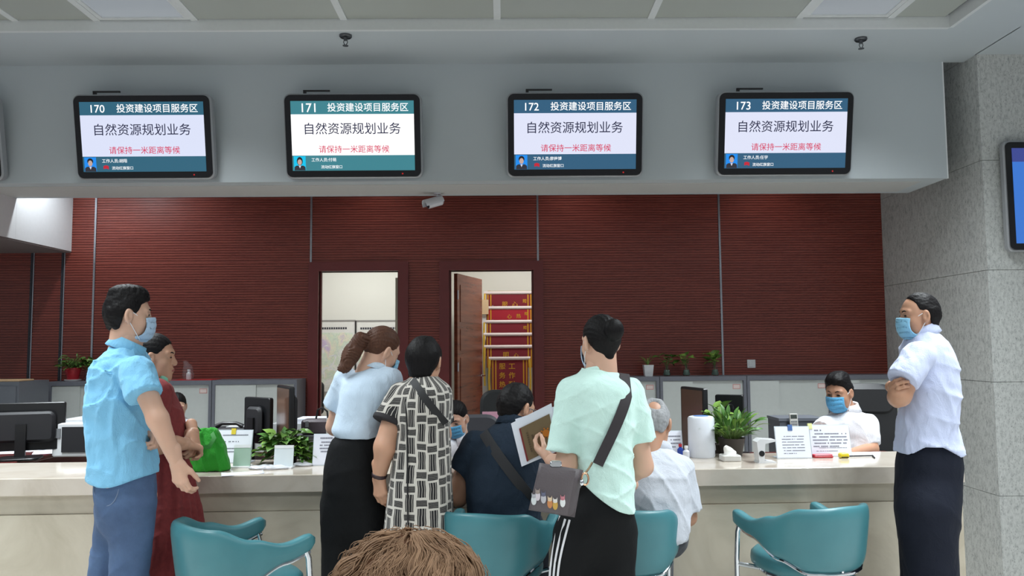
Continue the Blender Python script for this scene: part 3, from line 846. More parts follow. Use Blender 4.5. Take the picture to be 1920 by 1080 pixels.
class Vol:
    def __init__(s, lo, hi, h):
        s.lo = V3(lo); s.h = h
        s.n = np.maximum(np.ceil((V3(hi) - s.lo) / h).astype(int) + 1, 4)
        s.ax = [s.lo[i] + h * np.arange(s.n[i]) for i in range(3)]
        s.F = np.full(tuple(s.n), 0.3, np.float32)
    def sl(s, lo, hi):
        i0 = np.clip(np.floor((V3(lo) - s.lo) / s.h).astype(int), 0, s.n - 1)
        i1 = np.clip(np.ceil((V3(hi) - s.lo) / s.h).astype(int) + 1, 1, s.n)
        i1 = np.maximum(i1, i0 + 1)
        S = tuple(slice(a, b) for a, b in zip(i0, i1))
        return S, s.ax[0][S[0]][:, None, None], s.ax[1][S[1]][None, :, None], s.ax[2][S[2]][None, None, :]
    def _put(s, S, d, k, sub):
        if sub: s.F[S] = smax(s.F[S], -d, k)
        else: s.F[S] = smin(s.F[S], d, k)
    def cone(s, a, b, ra, rb, k=0.02, sub=False, flat=False):
        a = V3(a); b = V3(b); r = max(ra, rb) + k + 3 * s.h
        S, x, y, z = s.sl(np.minimum(a, b) - r, np.maximum(a, b) + r)
        ba = b - a; L = max(ba @ ba, 1e-9)
        t = np.clip(((x - a[0]) * ba[0] + (y - a[1]) * ba[1] + (z - a[2]) * ba[2]) / L, 0, 1)
        d = np.sqrt((x - a[0] - t * ba[0]) ** 2 + (y - a[1] - t * ba[1]) ** 2 + (z - a[2] - t * ba[2]) ** 2) - (ra + (rb - ra) * t)
        if flat:
            q = math.sqrt(L)
            d = np.maximum(d, ((x - b[0]) * ba[0] + (y - b[1]) * ba[1] + (z - b[2]) * ba[2]) / q)
        s._put(S, d, k, sub); return s
    def chain(s, pts, rs, k=0.02):
        for i in range(len(pts) - 1): s.cone(pts[i], pts[i + 1], rs[i], rs[i + 1], k)
        return s
    def ell(s, c, r, k=0.02, rot=None, sub=False):
        c = V3(c); r = V3(r); m = r.max() + k + 3 * s.h
        S, x, y, z = s.sl(c - m, c + m)
        q = [x - c[0], y - c[1], z - c[2]]
        if rot is not None:
            A = np.array(rot)
            q = [A[0, i] * q[0] + A[1, i] * q[1] + A[2, i] * q[2] for i in range(3)]
        k0 = np.sqrt((q[0] / r[0]) ** 2 + (q[1] / r[1]) ** 2 + (q[2] / r[2]) ** 2)
        k1 = np.sqrt((q[0] / r[0] ** 2) ** 2 + (q[1] / r[1] ** 2) ** 2 + (q[2] / r[2] ** 2) ** 2) + 1e-6
        s._put(S, k0 * (k0 - 1) / k1, k, sub); return s
    def loft(s, secs, k=0.03, p=2.3, cap=0.02, grow=0.0, yaw=0.0):
        """secs: (z, cx, cy, rx, ry) stacked elliptical sections"""
        A = np.array(sorted(secs), float)
        Z = s.ax[2]
        zz = np.clip(Z, A[0, 0], A[-1, 0])
        par = [np.interp(zz, A[:, 0], A[:, i]) for i in range(1, 5)]
        w = max(1, int(0.018 / s.h)); ker = np.ones(2 * w + 1) / (2 * w + 1)
        par = [np.convolve(np.pad(q, w, mode='edge'), ker, 'valid') for q in par]
        x = s.ax[0][:, None, None]; y = s.ax[1][None, :, None]
        cx, cy, rx, ry = [q[None, None, :] for q in par]
        rx = rx + grow; ry = ry + grow
        c_, s_ = math.cos(yaw), math.sin(yaw)
        u = (x - cx) * c_ + (y - cy) * s_; v = -(x - cx) * s_ + (y - cy) * c_
        d = ((np.abs(u / rx) ** p + np.abs(v / ry) ** p) ** (1 / p) - 1) * np.minimum(rx, ry)
        d = smax(d, np.maximum(A[0, 0] - Z, Z - A[-1, 0])[None, None, :], cap)
        s.F = smin(s.F, d.astype(np.float32), k); return s
    def cut(s, p, n, k=0.004):
        """remove the side the normal points to"""
        p = V3(p); n = V3(n); n = n / np.linalg.norm(n)
        d = (s.ax[0][:, None, None] - p[0]) * n[0] + (s.ax[1][None, :, None] - p[1]) * n[1] + (s.ax[2][None, None, :] - p[2]) * n[2]
        s.F = smax(s.F, d.astype(np.float32), k); return s
    def func(s, f, op='add', k=0.01):
        if op == 'add':                       # displacement: only a band around the surface matters
            i = np.nonzero(np.abs(s.F) < 0.045)
            s.F[i] += f(s.ax[0][i[0]], s.ax[1][i[1]], s.ax[2][i[2]]).astype(np.float32)
            return s
        x = s.ax[0][:, None, None]; y = s.ax[1][None, :, None]; z = s.ax[2][None, None, :]
        d = f(x, y, z)
        if op == 'add': s.F = s.F + d
        elif op == 'max': s.F = smax(s.F, d + np.zeros_like(s.F), k)
        else: s.F = smin(s.F, d + np.zeros_like(s.F), k)
        s.F = s.F.astype(np.float32); return s
    def mesh(s):
        F = s.F.copy()
        for i in range(3):
            for e in (0, -1):
                idx = [slice(None)] * 3; idx[i] = e; F[tuple(idx)] = np.maximum(F[tuple(idx)], 1e-4)
        I = F < 0
        c = [(i, j, k) for i in (0, 1) for j in (0, 1) for k in (0, 1)]
        def sh(A, o): return A[o[0]:A.shape[0] - 1 + o[0], o[1]:A.shape[1] - 1 + o[1], o[2]:A.shape[2] - 1 + o[2]]
        cnt = sum(sh(I, o).astype(np.int8) for o in c)
        act = (cnt > 0) & (cnt < 8)
        ids = np.argwhere(act); n = len(ids)
        if n == 0: return np.zeros((0, 3)), np.zeros((0, 4), int)
        vid = np.full(act.shape, -1, np.int64); vid[act] = np.arange(n)
        val = {o: F[ids[:, 0] + o[0], ids[:, 1] + o[1], ids[:, 2] + o[2]] for o in c}
        acc = np.zeros((n, 3)); num = np.zeros(n)
        for a in c:
            for ax in range(3):
                if a[ax] == 0:
                    b = list(a); b[ax] = 1; b = tuple(b)
                    fa, fb = val[a], val[b]; m = (fa < 0) != (fb < 0)
                    t = np.where(m, fa / np.where(m, fa - fb, 1), 0)
                    p = np.tile(np.array(a, float), (n, 1)); p[:, ax] += t
                    acc += p * m[:, None]; num += m
        pos = s.lo + s.h * (ids + acc / num[:, None])
        faces = []
        for ax in range(3):
            u, v = (ax + 1) % 3, (ax + 2) % 3
            A = [slice(None)] * 3; B = [slice(None)] * 3
            A[ax] = slice(0, -1); B[ax] = slice(1, None)
            e = I[tuple(A)] != I[tuple(B)]
            q = np.argwhere(e)
            ok = (q[:, u] > 0) & (q[:, v] > 0) & (q[:, u] < I.shape[u] - 1) & (q[:, v] < I.shape[v] - 1)
            q = q[ok]; ins = I[q[:, 0], q[:, 1], q[:, 2]]
            def cell(du, dv):
                r = q.copy(); r[:, u] -= du; r[:, v] -= dv
                return vid[r[:, 0], r[:, 1], r[:, 2]]
            quad = np.stack([cell(1, 1), cell(0, 1), cell(0, 0), cell(1, 0)], 1)
            quad[~ins] = quad[~ins][:, ::-1]
            faces.append(quad)
        return pos, np.concatenate(faces)


def make_mesh(name, chunks, origin=(0, 0, 0)):
    vs, fs, k = [], [], 0
    for v, f in chunks:
        vs.append(v); fs.append(f + k); k += len(v)
    v = np.concatenate(vs) - V3(origin); f = np.concatenate(fs)
    me = bpy.data.meshes.new(name)
    me.vertices.add(len(v)); me.vertices.foreach_set('co', v.astype(np.float32).ravel())
    me.loops.add(f.size); me.loops.foreach_set('vertex_index', f.astype(np.int32).ravel())
    me.polygons.add(len(f)); me.polygons.foreach_set('loop_start', np.arange(0, f.size, 4, dtype=np.int32))
    me.polygons.foreach_set('use_smooth', np.ones(len(f), bool))
    me.update(calc_edges=True); me.validate()
    return me


def part(name, chunks, mat, root):
    if not isinstance(chunks, list): chunks = [chunks]
    return link_mesh(name, make_mesh(name, chunks, root.location), mat, root)


def sines(seed, freq, n=5, stretch=(1, 1, 1)):
    """smooth pseudo-noise, about -1..1"""
    rs = np.random.RandomState(seed)
    ks = rs.normal(size=(n, 3)); ks /= np.linalg.norm(ks, axis=1)[:, None]
    ks *= freq * rs.uniform(0.6, 1.5, n)[:, None] * np.array(stretch); ph = rs.uniform(0, 6.28, n)
    def f(x, y, z):
        w = 0.9 * np.sin(x * ks[0, 1] * 0.6 + y * ks[1, 2] * 0.6 + z * ks[2, 0] * 0.6 + ph[0])
        o = 0
        for k, p in zip(ks, ph): o = o + np.sin(x * k[0] + y * k[1] + z * k[2] + p + w)
        return o / n * 1.3
    return f


def folds(seed, amp=0.006, freq=45, stretch=(1, 1, 0.55)):
    """soft undulation plus sharp creases that fade in and out"""
    a = sines(seed, freq, 5, stretch); fine = sines(seed + 60, freq * 2.6, 5, stretch); rs = np.random.RandomState(seed + 3)
    cr = []
    for i in range(4):
        k = rs.normal(size=3) * np.array([1.0, 0.7, 1.0]); k /= np.linalg.norm(k); k *= freq * rs.uniform(0.55, 0.95)
        cr.append((k, rs.uniform(0, 6.28), sines(seed + 20 + i, freq * 0.22, 4), sines(seed + 40 + i, freq * 0.3, 4)))
    def f(x, y, z):
        o = 0.6 * amp * a(x, y, z) + 0.35 * amp * fine(x, y, z)
        for k, ph, w, m in cr:
            s = np.sin(x * k[0] + y * k[1] + z * k[2] + ph + 1.6 * w(x, y, z))
            o = o - amp * 1.25 * np.clip(m(x, y, z) + 0.15, 0, 1) * (1 - np.abs(s)) ** 4
        return o
    return f


# ---- colours of cloth, skin, hair
def skin_mat(name, rgb):
    n = NT(name); v = n.coord(); a = n.noise(v, 14, 4); b = n.noise(v, 90, 3)
    c = lin(*rgb)
    n.set(n.mix(a, tuple(x * 0.90 for x in c), (min(1, c[0] * 1.06), c[1] * 0.99, c[2] * 0.97)), 0.5, Subsurface_Weight=0.12, Subsurface_Radius=(0.012, 0.004, 0.002))
    n.bump(b, 0.06, 0.001)
    return n.m
def cloth_mat(name, rgb, rough=0.85, scale=260, bump=0.12, vary=0.06, sheen=0.1):
    n = NT(name); v = n.coord(); a = n.noise(v, 5, 4); b = n.noise(v, scale, 2); w = n.noise(n.mapping(v, (1, 1, 0.5)), 16, 4, 0.55, 0.6)
    c = lin(*rgb)
    n.set(n.mix(a, tuple(x * (1 - vary) for x in c), tuple(min(1, x * (1 + vary)) for x in c)), rough, Sheen_Weight=sheen if sum(rgb) > 200 else 0.0, Specular_IOR_Level=0.2)
    h = n.math('ADD', n.math('MULTIPLY', w, 1.0), n.math('MULTIPLY', b, 0.12))
    n.bump(h, min(1.0, bump * 4), 0.02)
    return n.m
def hair_mat(name, rgb, axis=(60, 60, 6), rough=0.5, rgb2=None):
    n = NT(name); v = n.coord(); a = n.noise(n.mapping(v, axis), 3.0, 4, 0.6, 0.4); b = n.noise(v, 9, 3)
    c = lin(*rgb); c2 = lin(*rgb2) if rgb2 else tuple(x * 1.9 for x in c)
    n.set(n.mix(n.math('MULTIPLY', a, 0.9), tuple(x * 0.6 for x in c), c2), rough, Specular_IOR_Level=0.14)
    n.bump(a, 0.35, 0.006)
    return n.m
SKIN = skin_mat('skin_light', (208, 168, 146)); SKIN_T = skin_mat('skin_tan', (186, 142, 116)); SKIN_W = skin_mat('skin_warm', (196, 152, 126))
HAIR_BLACK = hair_mat('black_hair', (19, 17, 18)); HAIR_BROWN = hair_mat('dark_brown_hair', (58, 38, 31), (70, 70, 8), 0.48, (112, 76, 60)); HAIR_GREY = hair_mat('grey_hair', (128, 128, 130), rgb2=(196, 197, 200))
MASK_BLUE = cloth_mat('blue_mask', (142, 196, 226), 0.8, 400, 0.04, 0.03); MASK_PALE = cloth_mat('pale_blue_mask', (176, 202, 228), 0.8, 400, 0.04, 0.03); MASK_VIVID = cloth_mat('sky_blue_mask', (96, 172, 218), 0.8, 400, 0.04, 0.03); MASK_GREEN = cloth_mat('green_mask', (138, 202, 176), 0.8, 400, 0.04, 0.03)
LOOP = plain('mask_ear_loop', (226, 228, 232), 0.7)
EYE = plain('dark_eye', (26, 20, 18), 0.15); LIP = plain('lip', (160, 92, 84), 0.5)


# ---- heads, modelled in a local frame: x right, y forward, z up, about 0.235 m tall
def rot_head(yaw, pitch=0, roll=0):
    return np.array((Matrix.Rotation(-R(yaw), 3, 'Z') @ Matrix.Rotation(-R(pitch), 3, 'X') @ Matrix.Rotation(R(roll), 3, 'Y'))) @ np.diag((0.97, 0.87, 1.0))


def head_skin(full=1.0):
    V = Vol((-0.105, -0.13, -0.17), (0.105, 0.14, 0.14), 0.0042)
    V.ell((0, -0.012, 0.035), (0.073, 0.096, 0.083), 0.01)
    V.ell((0, 0.028, -0.008), (0.066, 0.062, 0.085), 0.03)
    V.ell((0, 0.034, -0.062), (0.052 * full, 0.052, 0.046), 0.03)
    V.ell((0, 0.066, -0.094), (0.022, 0.02, 0.018), 0.03)
    for s in (-1, 1):
        V.ell((s * 0.043, 0.052, -0.022), (0.022, 0.026, 0.022), 0.02)
        V.ell((s * 0.048, 0.01, -0.062), (0.014 * full, 0.03, 0.026), 0.03)
        V.cone((s * 0.014, 0.084, 0.033), (s * 0.046, 0.072, 0.03), 0.011, 0.009, 0.014)
        V.ell((s * 0.031, 0.094, 0.012), (0.017, 0.013, 0.010), 0.012, sub=True)
        V.ell((s * 0.031, 0.0775, 0.010), (0.0145, 0.0115, 0.0105), 0.006)
        V.ell((s * 0.012, 0.095, -0.022), (0.010, 0.012, 0.009), 0.008)
    V.cone((0, 0.082, 0.022), (0, 0.104, -0.018), 0.008, 0.0125, 0.012)
    V.ell((0, 0.088, -0.049), (0.024, 0.012, 0.007), 0.008); V.ell((0, 0.086, -0.062), (0.02, 0.012, 0.0075), 0.008)
    V.cone((-0.02, 0.101, -0.0555), (0.02, 0.101, -0.0555), 0.003, 0.003, 0.004, sub=True)
    for s in (-1, 1):
        V.ell((s * 0.078, -0.008, 0.002), (0.013, 0.022, 0.034), 0.005, rot=np.array(Matrix.Rotation(s * R(22), 3, 'Z')))
        V.ell((s * 0.090, -0.002, 0.005), (0.008, 0.011, 0.019), 0.006, sub=True)
        V.ell((s * 0.072, -0.004, -0.026), (0.008, 0.010, 0.010), 0.006)
    V.cone((0, -0.03, -0.05), (0, -0.04, -0.17), 0.054, 0.052, 0.03)
    return V


def hair_volume(kind):
    V = Vol((-0.13, -0.20, -0.20), (0.13, 0.14, 0.17), 0.004)
    c = dict(short=(0.082, 0.106, 0.094), crop=(0.0795, 0.104, 0.092), thin=(0.0785, 0.102, 0.089), tied=(0.0805, 0.104, 0.091), bob=(0.085, 0.108, 0.095))[kind]
    V.ell((0, -0.016, 0.038), c, 0.01)
    if kind in ('short', 'crop', 'thin', 'bob'):
        V.cone((0, -0.05, 0.0), (0, -0.045, -0.055), 0.062, 0.05, 0.05)
    if kind == 'short':
        V.ell((0, 0.045, 0.098), (0.06, 0.04, 0.03), 0.04)
        V.ell((0, -0.03, 0.108), (0.06, 0.07, 0.03), 0.04)
    lines = {
        'short': [(-0.13, -0.062), (-0.045, -0.058), (-0.03, 0.012), (0.0, 0.028), (0.022, 0.004), (0.034, 0.02), (0.05, 0.055), (0.075, 0.072), (0.14, 0.078)],
        'crop': [(-0.13, -0.058), (-0.05, -0.05), (-0.03, 0.012), (0.0, 0.028), (0.02, 0.012), (0.034, 0.03), (0.052, 0.062), (0.075, 0.076), (0.14, 0.085)],
        'thin': [(-0.13, -0.055), (-0.05, -0.05), (-0.03, 0.01), (0.0, 0.03), (0.02, 0.035), (0.035, 0.07), (0.05, 0.092), (0.08, 0.105), (0.14, 0.11)],
        'tied': [(-0.13, -0.07), (-0.06, -0.06), (-0.03, 0.0), (-0.005, 0.028), (0.02, 0.022), (0.04, 0.035), (0.06, 0.064), (0.08, 0.078), (0.14, 0.085)],
        'bob': [(-0.13, -0.085), (-0.05, -0.08), (-0.02, -0.02), (0.0, 0.01), (0.02, 0.0), (0.04, 0.02), (0.06, 0.06), (0.08, 0.072), (0.14, 0.08)],
    }[kind]
    X = np.array([q[0] for q in lines]); Zl = np.array([q[1] for q in lines])
    jag = sines(3, 160, 4)
    V.func(lambda x, y, z: np.interp(y, X, Zl) - z + 0.003 * jag(x, y, z), 'max', 0.010)
    if kind in ('tied',):
        V.func(lambda x, y, z: 0.0007 * np.sin(90 * np.arctan2(x, z + 0.02) + 30 * y) + 0.0008 * np.sin(37 * np.arctan2(x, z + 0.02) + 12 * y), 'add')
    else:
        f1 = sines(11, 150, 5, (1, 0.6, 0.6)); f2 = sines(12, 330, 5)
        V.func(lambda x, y, z: 0.0028 * f1(x, y, z) + 0.0014 * f2(x, y, z), 'add')
    return V


_HEAD = {}
def cached(key, fn):
    if key not in _HEAD: _HEAD[key] = fn()
    return _HEAD[key]


def mask_mesh(low=False):
    V = Vol((-0.1, 0.0, -0.14), (0.1, 0.15, 0.04), 0.003)
    def base(g):
        B = Vol((-0.1, 0.0, -0.14), (0.1, 0.15, 0.04), 0.003)
        B.ell((0, 0.028, -0.012), (0.068 + g, 0.064 + g, 0.085 + g), 0.03)
        B.ell((0, 0.036, -0.060), (0.056 + g, 0.060 + g, 0.052 + g), 0.03)
        B.ell((0, 0.084, -0.03), (0.024 + g, 0.026 + g, 0.045 + g), 0.05)
        return B.F
    V.F = np.maximum(base(0.0105), -base(0.0065))
    V.func(lambda x, y, z: np.abs(x) - 0.063 + 0.1 * np.maximum(0, z + 0.03) * 0 - 0 * y, 'max', 0.004)
    V.func(lambda x, y, z: np.maximum(z - (0.004 - 1.6 * x * x), -0.112 - z) + 0 * y, 'max', 0.004)
    V.func(lambda x, y, z: 0.025 - y + 0 * x + 0 * z, 'max', 0.004)
    V.func(lambda x, y, z: 0.0008 * np.sin(z * 230) * (np.abs(x) < 0.055) + 0 * y, 'add')
    return V.mesh()


def add_head(root, center, yaw, pitch, roll, hair, skin, hair_m, mask=None, scale=1.0, extra=None, full=1.0, ears_loop=True, face=True):
    A = rot_head(yaw, pitch, roll) * scale; c = V3(center)
    tr = lambda m: (m[0] @ A.T + c, m[1])
    sk_chunk = tr(cached(('skin', full), lambda: head_skin(full).mesh()))
    if hair:
        key = ('hair', hair, extra.__name__ if extra else None)
        def mk():
            V = hair_volume(hair)
            if extra: extra(V)
            return V.mesh()
        part('hair', tr(cached(key, mk)), hair_m, root)
    pt = lambda p: A @ np.array(p) + c
    if face:
        for s in (-1, 1):
            mb = MB().ell((0, 0, 0), (0.0125, 0.005, 0.0048), 12, 8); mb.v = [tuple(pt((v[0] + s * 0.031, v[1] + 0.0862, v[2] + 0.0095))) for v in mb.v]; mb.build('eye', EYE, root)
            mb = MB().tube([pt((s * 0.014, 0.0945, 0.030)), pt((s * 0.030, 0.0905, 0.035)), pt((s * 0.048, 0.078, 0.030))], [0.0030 * scale, 0.0034 * scale, 0.0018 * scale], 6); mb.build('eyebrow', hair_m if hair_m is not HAIR_GREY else HAIR_GREY, root)
    if mask is not None:
        m = part('mask', tr(cached(('mask',), mask_mesh)), mask, root)
        for s in (-1, 1):
            for z0, z1, zz in ((-0.006, 0.024, 0.02), (-0.10, -0.02, -0.03)):
                MB().tube([pt((s * 0.062, 0.048, z0)), pt((s * 0.0755, 0.018, (z0 + z1) / 2 + 0.004)), pt((s * 0.080, -0.006, z1)), pt((s * 0.078, -0.022, z1 - 0.004))], 0.0017 * scale, 5).build('ear_loop', LOOP, m)
    return sk_chunk


def hand_mesh(w, d, n, side, curl=(20, 25, 22), scale=1.0, thumb=25, spread=0.0, curls=None):
    """w wrist, d wrist->fingers, n palm normal, side 'R' or 'L'"""
    w = V3(w); d = V3(d); d /= np.linalg.norm(d); n = V3(n); n -= d * (n @ d); n /= np.linalg.norm(n)
    t = np.cross(d, n) * (1 if side == 'R' else -1)
    S = scale; pts = []
    segs = []
    def bend(v, ang): return v * math.cos(R(ang)) + None
    K = [(0.030, 0.084, 0.0090, (0.040, 0.024, 0.020)), (0.0105, 0.090, 0.0092, (0.044, 0.028, 0.021)), (-0.009, 0.086, 0.0088, (0.040, 0.026, 0.020)), (-0.027, 0.076, 0.0078, (0.032, 0.020, 0.017))]
    chains = []
    for i, (tx, ln, r, ls) in enumerate(K):
        base = w + (d * 0.012 + t * tx * 0.55) * S; kn = w + (d * ln + t * tx) * S
        cu = curls[i] if curls else curl
        dirv = d + t * (spread * (1.5 - i)); dirv /= np.linalg.norm(dirv); nn = n
        p = kn; ch = [base, kn]; rs = [0.014 * S, (r + 0.003) * S]; ang = 0
        for l, c_, rr in zip(ls, cu, (r, r * 0.92, r * 0.78)):
            ang += c_
            v = dirv * math.cos(R(ang)) + nn * math.sin(R(ang))
            p = p + v * l * S; ch.append(p); rs.append(rr * S)
        chains.append((ch, rs))
    tb = w + (d * 0.018 + t * 0.024 + n * 0.006) * S
    v1 = d * math.cos(R(34)) + t * math.sin(R(34)); v1 = v1 * math.cos(R(thumb)) + n * math.sin(R(thumb))
    v2 = d * math.cos(R(10)) + t * math.sin(R(10)); v2 = v2 * math.cos(R(thumb * 1.3)) + n * math.sin(R(thumb * 1.3))
    t1 = tb + v1 * 0.040 * S; t2 = t1 + v2 * 0.034 * S; t3 = t2 + (v2 * 0.9 + d * 0.2) * 0.024 * S
    chains.append(([tb, t1, t2, t3], [0.015 * S, 0.0115 * S, 0.0098 * S, 0.0078 * S]))
    allp = np.array([p for ch, _ in chains for p in ch] + [w - d * 0.06 * S])
    V = Vol(allp.min(0) - 0.03, allp.max(0) + 0.03, 0.0032)
    V.cone(w - d * 0.06 * S, w, 0.029 * S, 0.026 * S, 0.01)
    for ch, rs in chains: V.cone(ch[0], ch[1], rs[0], rs[1], 0.018)
    V.ell(w + d * 0.045 * S + t * 0.0 * S, (0.03 * S,) * 3, 0.01, sub=False) if False else None
    for ch, rs in chains:
        for i in range(1, len(ch) - 1): V.cone(ch[i], ch[i + 1], rs[i], rs[i + 1], 0.005)
    return V.mesh()


def rows_to_secs(Y0, rows):
    """rows: (y_px, x_left_px, x_right_px, depth radius, depth offset) -> loft sections at real depth"""
    out = []
    for r_ in rows:
        y, xl, xr, ry = r_[:4]; dy = r_[4] if len(r_) > 4 else 0.0
        a = P(xl, y, Y0 + dy); b = P(xr, y, Y0 + dy)
        out.append(((a[2] + b[2]) / 2, (a[0] + b[0]) / 2, Y0 + dy, abs(b[0] - a[0]) / 2, ry))
    return out


def bounds(secs, pts=(), pad=0.12):
    A = np.array([[q[1] - q[3], q[2] - q[4], q[0]] for q in secs] + [[q[1] + q[3], q[2] + q[4], q[0]] for q in secs] + [V3(p) for p in pts])
    return A.min(0) - pad, A.max(0) + pad


def person(base, label, group=None):
    return thing('person', base, label, 'person', group)


def shoe(root, pos, face, mat):
    f = Vector((face[0], face[1], 0)).normalized(); r_ = Vector((f.y, -f.x, 0))
    p = Vector((float(pos[0]), float(pos[1]), 0))
    lo = np.array(p) - 0.22; hi = np.array(p) + 0.22; lo[2] = -0.01; hi[2] = 0.2
    V = Vol(lo, hi, 0.008)
    V.cone(p + Vector((0, 0, 0.045)) - f * 0.05, p + Vector((0, 0, 0.035)) + f * 0.15, 0.045, 0.04, 0.02)
    V.cone(p + Vector((0, 0, 0.05)), p + Vector((0, 0, 0.13)), 0.045, 0.042, 0.03)
    V.cut((p.x, p.y, 0.002), (0, 0, -1))
    part('shoe', V.mesh(), mat, root)


def leg_cones(V, hip, knee, ankle, r, k=0.04):
    V.cone(hip, knee, r[0], r[1], k); V.cone(knee, ankle, r[1], r[2], k)


def strap_mesh(pts, width, thick, normal_fn):
    """flat band along pts; normal_fn(i) gives the outward normal"""
    mb = MB(); pts = [Vector(tuple(map(float, p))) for p in pts]; rows = []
    for i, p in enumerate(pts):
        T = (pts[min(i + 1, len(pts) - 1)] - pts[max(i - 1, 0)]).normalized(); n = Vector(normal_fn(i)).normalized()
        s = T.cross(n).normalized(); n = s.cross(T).normalized()
        w = width / 2
        rows.append([p - s * w, p + s * w, p + s * w + n * thick, p - s * w + n * thick, p - s * w])
    mb.grid(rows)
    return mb


def project_to(V, p, d):
    """march from p along d until the field is inside; returns the hit point"""
    p = V3(p); d = V3(d); d /= np.linalg.norm(d)
    for _ in range(400):
        i = np.round((p - V.lo) / V.h).astype(int)
        if np.all(i >= 0) and np.all(i < V.n) and V.F[tuple(i)] < 0.0: return p
        p = p + d * 0.004
    return None
# =================================================================== plants
def leaf_mat(name, a, b):
    n = NT(name); v = n.coord(); k = n.noise(v, 18, 3)
    n.set(n.mix(k, lin(*a), lin(*b)), 0.38, Specular_IOR_Level=0.4, Subsurface_Weight=0.05)
    return n.m
LEAF_G = leaf_mat('pothos_leaf', (52, 86, 32), (104, 140, 62))
LEAF_D = leaf_mat('dark_leaf', (56, 96, 44), (96, 142, 66))
LEAF_Y = leaf_mat('fresh_leaf', (92, 132, 52), (142, 176, 84))
STEM_G = plain('green_stem', (92, 116, 58), 0.6)
SOIL = plain('potting_soil', (58, 44, 36), 0.95, grain=0.4, scale=90)

def leaf_mesh(kind):
    """leaf along +y, length 1, gently folded and drooping"""
    if kind == 'heart': prof = [(0.0, 0.02), (-0.02, 0.30), (0.18, 0.43), (0.42, 0.40), (0.66, 0.27), (0.86, 0.11), (1.0, 0.0)]
    elif kind == 'lance': prof = [(0.0, 0.02), (0.15, 0.09), (0.35, 0.15), (0.6, 0.15), (0.8, 0.09), (1.0, 0.0)]
    else: prof = [(0.0, 0.012), (0.3, 0.03), (0.6, 0.028), (1.0, 0.0)]
    mb = MB(); rows = []
    for y, w in prof:
        z = 0.10 * math.sin(max(y, 0) * math.pi * 0.7) - 0.28 * max(y, 0) ** 2
        rows.append([(-w, y, z + w * 0.28), (-w * 0.5, y + (0.03 if kind == 'heart' else 0), z + w * 0.13), (0, max(y, 0.0), z), (w * 0.5, y + (0.03 if kind == 'heart' else 0), z + w * 0.13), (w, y, z + w * 0.28)])
    mb.grid(rows)
    return mb.mesh('leaf', smooth='all')
LEAF_MESH = {}
def get_leaf(kind, mat):
    k = (kind, mat.name)
    if k not in LEAF_MESH:
        me = leaf_mesh(kind); me.materials.append(mat); LEAF_MESH[k] = me
    return LEAF_MESH[k]
def put_leaf(root, kind, mat, p, d, size, roll=0.0):
    o = link_mesh('leaf', get_leaf(kind, mat), None, root)
    d = Vector(d).normalized()
    q = d.to_track_quat('Y', 'Z')
    o.rotation_mode = 'QUATERNION'; o.rotation_quaternion = q @ Quaternion((0, 1, 0), roll)
    o.location = Vector(tuple(map(float, p))) - root.location; o.scale = (size, size, size)
    return o

def bush(root, c, rx, ry, z0, z1, n, kind, mats, size, seed, stem_from, up=0.2):
    """leaves spread over a low dome, each on its own thin stem gathered at stem_from"""
    rs = random.Random(seed); mb = MB()
    for i in range(n):
        a = rs.uniform(0, 2 * math.pi); f = math.sqrt(rs.uniform(0.05, 1.0)); h = rs.uniform(0.0, 1.0)
        w = math.sqrt(max(0.0, 1 - (h * 0.9) ** 2))
        p = Vector((c[0] + rx * f * w * math.cos(a), c[1] + ry * f * w * math.sin(a), z0 + (z1 - z0) * h * (0.45 + 0.55 * rs.random())))
        d = Vector((math.cos(a) + rs.uniform(-0.5, 0.5), math.sin(a) - 0.5 + rs.uniform(-0.5, 0.5), rs.uniform(-0.5, 0.4) + up))
        put_leaf(root, kind, rs.choice(mats), p, d, size * rs.uniform(0.7, 1.15), rs.uniform(-0.5, 0.5))
        s = Vector(tuple(map(float, stem_from))); m = (s + p) / 2 + Vector((0, 0, 0.03))
        mb.tube([s, m, p], 0.0018, 5)
    mb.build('stems', STEM_G, root)

# pothos in the middle of the counter
c = on_counter(528, 874); c[1] += 0.10
t = thing('pothos_plant', c, 'leafy green pothos on the counter left of the doorway, behind the white card holder', 'plant')
MB().lathe([(0.05, CT), (0.068, CT + 0.10), (0.073, CT + 0.105), (0.07, CT + 0.11), (0.06, CT + 0.108), (0.058, CT + 0.095), (0.0, CT + 0.092)], (c[0], c[1], 0), 24).build('pot', plain('dark_pot', (58, 50, 46), 0.5), t)
MB().lathe([(0.057, CT + 0.09), (0.057, CT + 0.096)], (c[0], c[1], 0), 20).build('soil', SOIL, t)
bush(t, (c[0], c[1], 0), 0.155, 0.10, CT + 0.02, CT + 0.19, 150, 'heart', [LEAF_G, LEAF_G, LEAF_D, LEAF_Y], 0.062, 1, (c[0], c[1], CT + 0.1))

